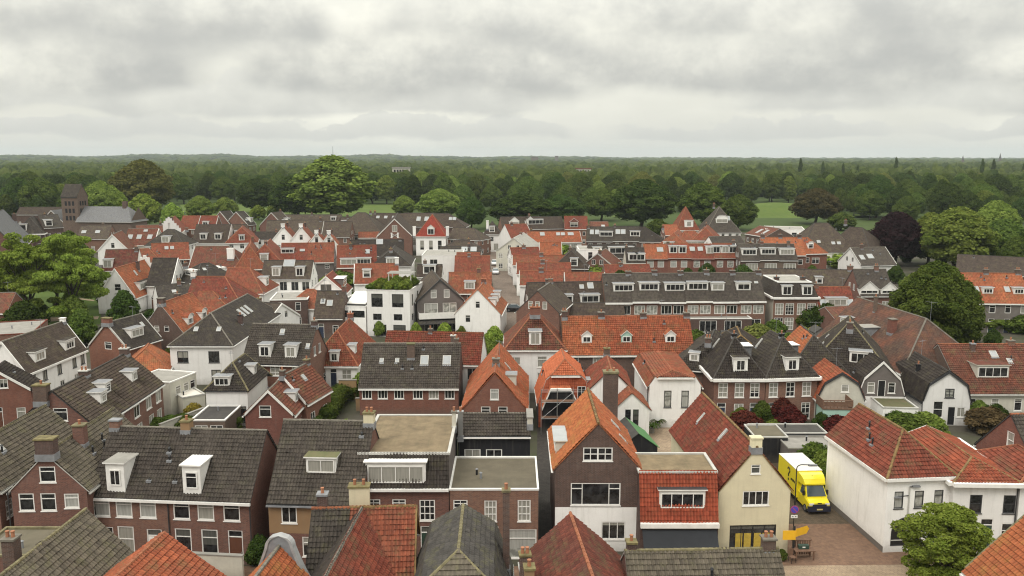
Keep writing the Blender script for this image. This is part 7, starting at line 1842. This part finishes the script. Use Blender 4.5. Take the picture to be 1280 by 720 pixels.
# no-parking sign
t = thing('parking_sign', 'round blue no parking sign with white plate at the cream house corner', 'road sign', (*site(990,690,0),0.02))
mb = MB(); mb.tube((0,0,0),(0,0,3.9),.04,'black_metal',8); mb.build('pole', t)
mb = MB(); mb.tube((0,-.06,3.55),(0,-.04,3.55),.33,'sign_red',24); d_ = mb.build('disc', t)
mb = MB(); mb.tube((0,-.075,3.55),(0,-.055,3.55),.27,'sign_blue',24); mb.build('blue_face', d_)
mb = MB(); mb.box(-.26,-.088,-.035,.26,-.076,.035,'sign_red', Matrix.Translation((0,0,3.55)) @ Matrix.Rotation(R_(45),4,'Y')); mb.build('slash', d_)
mb = MB(); mb.box(-.26,-.06,2.85,.26,-.04,3.1,'white_paint'); q_ = mb.build('plate', t)
mb = MB(); mb.box(-.17,-.066,2.94,-.06,-.06,3.0,'mark_black'); mb.box(.06,-.066,2.94,.17,-.06,3.0,'mark_black'); mb.build('symbol', q_)
# yellow direction signs
t = thing('detour_sign', 'pair of yellow direction boards on a dark post by the cream house', 'road sign', (*site(991,697,0),0.02), 0)
mb = MB(); mb.box(-.07,-.05,0,.07,.05,2.6,'black_metal'); mb.build('post', t)
mb = MB(); mb.box(-.9,-.10,1.5,.1,-.06,2.25,'sign_yellow'); mb.build('sign_board', t)
mb = MB(); mb.prism([Vector((.12,-.1,1.8)),Vector((1.1,.5,1.75)),Vector((1.35,.65,2.1)),Vector((1.2,.55,2.35)),Vector((.12,-.1,2.4))],.02,'sign_yellow','sign_yellow'); mb.box(.1,-.12,1.8,.14,-.08,2.4,'sign_yellow')
mb.face([(.12,-.11,1.75),(1.15,.5,1.75),(1.4,.66,2.08),(1.15,.5,2.4),(.12,-.11,2.4)],'sign_yellow'); mb.build('arrow_board', t)
# table with planter
t = thing('wooden_bench', 'brown slatted bench table with a green planter beside the cream house', 'bench', (*site(1004,698,0),0.02), .05)
mb = MB(); [mb.box(-.8,y,.72,.8,y+.12,.77,'wood') for y in (-.4,-.26,-.12,.02,.16,.3)]; mb.build('seat', t)
for x in (-.7,.66):
    for y in (-.36,.34):
        mb = MB(); mb.box(x-.04,y-.04,0,x+.05,y+.05,.72,'wood'); mb.build('leg', t)
mb = MB(); [mb.box(-.75+i*.19,.44,.1,-.62+i*.19,.47,1.3,'wood') for i in range(8)]; mb.box(-.8,.4,1.25,.8,.5,1.33,'wood'); mb.build('backrest', t)
t = thing('planter', 'green planter box on the brown bench', 'planter', (*(site(1004,698,0)+Vector((0,.1))),0.795)); mb = MB(); mb.box(-.4,-.15,0,.4,.15,.3,'door_green'); mb.build('tub', t); mb = MB(); mb.box(-.12,-.17,.1,.1,-.15,.2,'white_paint'); mb.build('tag', t)
t = thing('chair', 'dark folding chair between post and bench', 'chair', (*site(990,703,0),0.02), .3)
mb = MB(); mb.box(-.22,-.22,.43,.22,.22,.47,'wood'); mb.build('seat', t); mb = MB(); mb.box(-.22,.18,.5,.22,.22,1.0,'wood'); mb.build('backrest', t)
for x in (-.2,.2):
    for y in (-.2,.2): mb = MB(); mb.tube((x,y,0),(x,y,.43),.02,'black_metal',6); mb.build('leg', t)
# plant pot under ball shrub
p = site(977,700,0); t = thing('plant_pot','terracotta pot under the clipped ball shrub','pot',(p.x,p.y,.02)); mb = MB(); mb.tube((0,0,0),(0,0,.35),.22,'clay_pot',12,.3); mb.build('pot_body', t)
# green sheet shed in the courtyard
p = site(806,580,0)
t = thing('garden_shed', 'dark shed under a green ridge sheet in the courtyard', 'shed', (p.x-1.2,p.y+1.5,0), .12)
mb = MB(); mb.box(-2,-2.6,0,2,2.6,2.1,'black_wall'); mb.face([(-2,-2.6,2.1),(2,-2.6,2.1),(0,-2.6,3.6)],'black_wall'); mb.build('wall', t)
mb = MB(); mb.prism([Vector((-2.2,-2.7,2.0)),Vector((0,-2.7,3.6)),Vector((0,2.7,3.6)),Vector((-2.2,2.7,2.0))],.06,'bitumen_dark','dark_trim'); mb.prism([Vector((0,-2.7,3.6)),Vector((2.2,-2.7,2.0)),Vector((2.2,2.7,2.0)),Vector((0,2.7,3.6))],.06,'green_sheet','green_sheet'); mb.build('roof', t)
sheet('back_alley', [s_(668,760),s_(694,760),s_(690,520),s_(672,520)], .016, 'dark_paving')
sheet('courtyard', [s_(770,590),s_(890,590),s_(885,530),s_(740,530)], .016, 'pavement_tan')
t = thing('terrace_fence', 'thin dark post fence before the small cream cottage', 'fence', (*site(800,532,0),0)); mb = MB()
for i in range(6):
    mb = MB(); mb.tube((-2.3+i*.95,-.6,0),(-2.3+i*.95,-.6,2.3),.045,'black_metal',6); mb.build('post', t)
mb = MB(); mb.box(-2.3,-.63,1.0,2.5,-.57,1.05,'black_metal'); mb.box(-2.3,-.63,.2,2.5,-.57,.25,'black_metal'); mb.build('rail', t)
for (px,py,lab) in ((822,535,'potted palm on the courtyard terrace near the cottage'),(815,541,'smaller potted palm next to the courtyard palm')):
    p = site(px,py,0); t = thing('potted_palm', lab, 'plant', (p.x,p.y,.02)); mb = MB(); mb.tube((0,0,0),(0,0,.5),.25,'roof_pale',10,.32); mb.build('pot', t)
    mb = MB()
    for i in range(14):
        a = i*2.4; r = 1.0; q = [Vector((math.cos(a)*r*f, math.sin(a)*r*f, .6+1.5*f-1.3*f*f)) for f in (0,.35,.7,1.0)]
        for u, v in zip(q, q[1:]): 
            sd = Vector((-math.sin(a),math.cos(a),0))*.1; mb.face([u-sd,u+sd,v+sd*.6,v-sd*.6],'leaf_mid')
    mb.build('fronds', t)
# statue
p = site(1217,534,0); t = thing('garden_statue', 'pale cone like garden statue beside the white barn house', 'statue', (p.x,p.y,.0)); mb = MB()
for (z0,r0,z1,r1) in ((0,.55,.3,.5),(.3,.42,1.3,.34),(1.3,.34,1.6,.2),(1.6,.2,1.75,.22),(1.75,.22,2.0,.08)): mb.tube((0,0,z0),(0,0,z1),r0,'stone_white',12,r1)
mb.build('figure', t)
# garden walls
def wall(a, b, h, mat, label, th=.25):
    p, q = site(*a,0), site(*b,0); d = q-p; t = thing('garden_wall', label, 'wall', (p.x,p.y,0), math.atan2(d.y,d.x))
    mb = MB(); mb.box(0,0,0,d.length,th,h,mat); mb.build('wall', t); mb = MB(); mb.box(-.05,-.05,h,d.length+.05,th+.05,h+.08,'roof_pale'); mb.build('coping', t)
wall((226,722),(304,726),1.9,'pale','low cream garden wall before the brick terrace doors')
wall((445,514),(500,514),1.6,'tan','ochre garden wall left of the grey slated house')
wall((255,528),(200,550),1.8,'pale','pale garden wall beside the brown terrace')
wall((424,500),(446,500),2.6,'tan','tan wall under the white cottage')
wall((1085,540),(1150,541),1.2,'pale','low pale wall behind the garden bushes')
# distant landmarks
def landmark(px, top, d, parts, label, cat, name):
    x = (px-640)/FOC*d; H_ = CAM_H-(top-HORIZ)*d/FOC
    t = thing(name, label, cat, (x,d,0)); parts(t, H_); return t
def spire(t, H):
    w = H*.085; mb = MB(); mb.box(-w,-w,0,w,w,H*.55,'brick_dark'); mb.build('tower', t); mb = MB(); mb.tube((0,0,H*.55),(0,0,H),w*1.3,'slate',8,.1); mb.build('spire_roof', t)
landmark(1197,194,2600,spire,'far church spire on the right horizon, left one','church','church_tower')
landmark(1243,191.5,2900,spire,'far thin tower on the right horizon, right one','tower','church_tower')
def mast(t, H):
    mb = MB(); mb.tube((0,0,0),(0,0,H*.6),1.1,'dark_trim',6,.8); mb.tube((0,0,H*.6),(0,0,H),.8,'dark_trim',6,.35); mb.build('lattice', t)
landmark(419,183,2600,mast,'thin radio mast on the horizon above the tall pale tree','mast','radio_mast')
def block(w, dp, m, rm):
    def f(t, H):
        mb = MB(); mb.box(-w/2,-dp/2,0,w/2,dp/2,H,m); mb.build('wall', t); mb = MB(); mb.box(-w/2-.5,-dp/2-.5,H,w/2+.5,dp/2+.5,H+1,rm); mb.build('roof', t)
        mb = MB(); [mb.box(x,-dp/2-.1,H-3.5,x+w*.12,-dp/2,H-1.2,'glass_dark') for x in [-w*.42+i*w*.17 for i in range(5)]]; mb.build('window', t)
    return f
landmark(503,210,760,block(15,8,'pale','roof_pale'),'pale flat building among the trees on the left of centre','building','distant_building')
landmark(728,211,900,block(16,10,'pale','tile_redbrown'),'small pale house among the trees right of centre','house','distant_house')
landmark(695,195.2,3000,block(12,10,'grey_wall','tile_redbrown'),'tiny tower block on the horizon near the centre','building','distant_building')
landmark(668,196,3000,block(24,10,'brick_brown','roof_pale'),'tiny brown block on the horizon left of the tower block','building','distant_building')
landmark(1208,218,720,block(12,8,'brick','tile_red'),'red roofed house among trees below the right poplars','house','distant_house')
landmark(1265,208,1500,block(26,10,'pale','tile_red'),'row of red roofs near the right horizon','building','distant_building')

# ================================================================== HAZE, SKY, LIGHT, CAMERA
m, nt = new_mat('haze_air')
pv = nt.add('ShaderNodeVolumePrincipled', {'Color': (0.74,0.83,0.87,1), 'Density': 0.00008, 'Anisotropy': 0.0})
o = nt.add('ShaderNodeOutputMaterial'); nt.t.links.new(pv.outputs[0], o.inputs['Volume'])
mb = MB(); mb.box(-9100,-500,-1.5,9100,9600,110,'haze_air')
hz = mb.build('haze'); hz['kind'] = 'stuff'; hz['label'] = 'pale summer haze over the town and wood'; hz['category'] = 'haze'

SUN_EL, SUN_AZ = 52.0, 215.0   # soft light from behind-left of the drone
w = bpy.data.worlds.new('World'); SC.world = w; w.use_nodes = True
wt = w.node_tree; wt.nodes.clear()
class WN(NT):
    def __init__(self, t): self.t = t; self.n = t.nodes
nt = WN(wt)
g = nt.add('ShaderNodeTexCoord').outputs['Generated']
sep = nt.add('ShaderNodeSeparateXYZ', {0: g})
zc = nt.math('MAXIMUM', sep.outputs[2], 0.0)
den = nt.math('ADD', zc, 0.30)
pl = nt.add('ShaderNodeCombineXYZ', {0: nt.math('DIVIDE', sep.outputs[0], den), 1: nt.math('DIVIDE', sep.outputs[1], den), 2: 0.0}).outputs[0]
off = nt.add('ShaderNodeVectorMath', {0: pl, 1: (3.15, 8.9, 0.0)}, operation='ADD').outputs[0]
warp = nt.add('ShaderNodeTexNoise', {'Vector': off, 'Scale': 2.2, 'Detail': 4.0}).outputs['Color']
wv = nt.add('ShaderNodeVectorMath', {0: warp, 1: (0.5,0.5,0.5)}, operation='SUBTRACT').outputs[0]
wv = nt.add('ShaderNodeVectorMath', {0: wv, 'Scale': 0.45}, operation='SCALE').outputs[0]
pw = nt.add('ShaderNodeVectorMath', {0: off, 1: wv}, operation='ADD').outputs[0]
SKY_S = 1.25
big = nt.noise(pw, SKY_S, 9.0, 0.50)
sml = nt.noise(pw, 5.5, 7.0, 0.6)
den2 = nt.math('ADD', zc, 0.07)
pl2 = nt.add('ShaderNodeCombineXYZ', {0: nt.math('DIVIDE', sep.outputs[0], den2), 1: nt.math('DIVIDE', sep.outputs[1], den2), 2: 4.0}).outputs[0]
lay = nt.noise(pl2, 0.8, 6.0, 0.55)
upo = nt.add('ShaderNodeVectorMath', {0: pw, 1: (0.02,-0.13,0.0)}, operation='ADD').outputs[0]
big2 = nt.noise(upo, 1.25, 9.0, 0.52)
upo = nt.add('ShaderNodeVectorMath', {0: pw, 1: (0.03,-0.12,0.0)}, operation='ADD').outputs[0]
big2 = nt.noise(upo, SKY_S, 9.0, 0.50)
dens = nt.math('ADD', nt.math('ADD', nt.math('MULTIPLY', big, 0.76), nt.math('MULTIPLY', sml, 0.15)), nt.math('MULTIPLY', lay, 0.09))
# sunlit upper rims, grey undersides
rim = nt.math('MULTIPLY', nt.math('SUBTRACT', big, big2), 1.0)
dens = nt.math('SUBTRACT', dens, nt.math('MINIMUM', nt.math('MAXIMUM', rim, -0.09), 0.10))
cl = nt.add('ShaderNodeValToRGB', {0: dens}).outputs[0]
rp = [n_ for n_ in wt.nodes if n_.type == 'VALTORGB'][0].color_ramp
rp.elements[0].position = 0.33; rp.elements[0].color = (0.86,0.845,0.74,1)
rp.elements[1].position = 0.70; rp.elements[1].color = (0.35,0.353,0.335,1)
for pos, c in ((0.40,(0.74,0.73,0.645)),(0.45,(0.59,0.585,0.53)),(0.50,(0.50,0.498,0.462)),(0.58,(0.415,0.415,0.39))):
    e = rp.elements.new(pos); e.color = (*c,1)
# rows of cumulus over the plain: flat grey bases, billowing paler tops
az_ = nt.math('ARCTAN2', sep.outputs[0], sep.outputs[1])
def smooth(v, lo, hi):
    n_ = nt.add('ShaderNodeMapRange', {0: v, 1: lo, 2: hi, 3: 0.0, 4: 1.0}); n_.interpolation_type = 'SMOOTHSTEP'
    return n_.outputs[0]
def cloud_row(col, base, h0, h1, seed, freq, dark, light, amount, puff):
    v1 = nt.add('ShaderNodeCombineXYZ', {0: nt.math('MULTIPLY', az_, freq), 1: seed*7.3, 2: seed*1.7}).outputs[0]
    hn = nt.ramp(nt.noise(v1, 1.0, 3.0, 0.5), 0.36, 0.66)
    h = nt.math('ADD', h0, nt.math('MULTIPLY', hn, h1-h0))
    v2 = nt.add('ShaderNodeCombineXYZ', {0: nt.math('MULTIPLY', az_, puff), 1: nt.math('MULTIPLY', zc, puff*1.15), 2: seed*3.1}).outputs[0]
    nb = nt.noise(v2, 1.0, 8.0, 0.62)
    v3 = nt.add('ShaderNodeCombineXYZ', {0: nt.math('MULTIPLY', az_, puff*.6), 1: nt.math('MULTIPLY', zc, puff*1.5), 2: seed*5.9}).outputs[0]
    nc = nt.noise(v3, 1.0, 6.0, 0.55)
    v4 = nt.add('ShaderNodeCombineXYZ', {0: nt.math('MULTIPLY', az_, freq*1.3), 1: seed*2.9, 2: seed*9.1}).outputs[0]
    nw = nt.noise(v4, 1.0, 4.0, 0.5)
    bl = nt.math('ADD', base, nt.math('ADD', nt.math('MULTIPLY', nt.math('SUBTRACT', nc, 0.5), 0.03), nt.math('MULTIPLY', nt.math('SUBTRACT', nw, 0.5), h0*1.6)))
    d = nt.math('DIVIDE', nt.math('SUBTRACT', zc, bl), h)
    e = nt.math('ADD', d, nt.math('MULTIPLY', nt.math('SUBTRACT', nb, 0.5), 2.0))
    m_ = nt.math('MULTIPLY', nt.math('SUBTRACT', 1.0, smooth(e, 0.76, 0.91)), smooth(d, -0.10, 0.12))
    m_ = nt.math('MULTIPLY', m_, nt.math('MULTIPLY', amount, smooth(hn, 0.02, 0.35)))
    sh = nt.math('ADD', nt.math('MULTIPLY', e, 0.85), nt.math('MULTIPLY', nt.math('SUBTRACT', nc, 0.5), 1.3))
    return nt.mix(m_, col, nt.mix(smooth(sh, -0.2, 0.85), c4(dark), c4(light)))
col = nt.mix(0.6, cl, (0.86,0.845,0.74,1))
col = cloud_row(col, 0.020, 0.012, 0.035, 1.0, 5.0, (0.50,0.502,0.478), (0.61,0.607,0.565), 0.75, 16.0)
col = cloud_row(col, 0.046, 0.02, 0.06, 2.3, 4.0, (0.49,0.49,0.463), (0.67,0.664,0.605), 0.8, 13.0)
col = cloud_row(col, 0.066, 0.05, 0.17, 3.4, 3.6, (0.43,0.43,0.407), (0.82,0.805,0.71), 0.95, 10.0)
col = cloud_row(col, 0.125, 0.06, 0.20, 5.2, 3.4, (0.45,0.45,0.424), (0.84,0.825,0.725), 0.9, 9.0)
col = nt.mix(smooth(zc, 0.2, 0.4), col, cl)
hv = nt.add('ShaderNodeMapRange', {0: zc, 1: 0.0, 2: 0.06, 3: 1.0, 4: 0.0}); hv.interpolation_type = 'SMOOTHSTEP'
col = nt.mix(nt.math('MULTIPLY', hv.outputs[0], 0.55), col, (0.515,0.518,0.492,1))
up = nt.add('ShaderNodeMapRange', {0: zc, 1: 0.14, 2: 0.8, 3: 1.0, 4: 3.3}).outputs[0]
colv = nt.add('ShaderNodeVectorMath', {0: col, 'Scale': up}, operation='SCALE').outputs[0]
sky = nt.add('ShaderNodeTexSky', None, sky_type='NISHITA', sun_disc=False, sun_elevation=R_(SUN_EL), sun_rotation=R_(SUN_AZ))
skyv = nt.add('ShaderNodeVectorMath', {0: sky.outputs[0], 'Scale': 0.06}, operation='SCALE').outputs[0]
tot = nt.mix(0.94, skyv, colv)
bgn = nt.add('ShaderNodeBackground', {0: tot, 1: 1.0})
wo = nt.add('ShaderNodeOutputWorld', {0: bgn.outputs[0]})

sl = bpy.data.lights.new('sun', 'SUN'); sl.energy = 1.5; sl.angle = R_(25); sl.color = (1.0,0.94,0.86)
so = bpy.data.objects.new('sun', sl); C.objects.link(so)
az = R_(SUN_AZ); el = R_(SUN_EL)
dirv = Vector((math.sin(az)*math.cos(el), math.cos(az)*math.cos(el), math.sin(el)))
so.rotation_euler = dirv.to_track_quat('Z','Y').to_euler(); so.location = (0,0,200)

cam = bpy.data.cameras.new('camera'); cam.sensor_width = 36.0; cam.lens = 36.0*FOC/1280; cam.clip_start = 1.0; cam.clip_end = 20000
co = bpy.data.objects.new('camera', cam); C.objects.link(co); co.location = (0,0,CAM_H); co.rotation_euler = (PI/2-PITCH,0,0)
SC.camera = co
SC.view_settings.view_transform = 'Standard'; SC.view_settings.look = 'None'; SC.view_settings.exposure = 0.34; SC.view_settings.gamma = 1.0
SC.view_settings.use_curve_mapping = False
SC.cycles.max_bounces = 5; SC.cycles.diffuse_bounces = 3; SC.cycles.glossy_bounces = 2; SC.cycles.transmission_bounces = 2; SC.cycles.volume_bounces = 0
SC.cycles.use_denoising = True
SC.cycles.pixel_filter_type = 'BLACKMAN_HARRIS'; SC.cycles.filter_width = 1.15
SC.cycles.caustics_reflective = False; SC.cycles.caustics_refractive = False
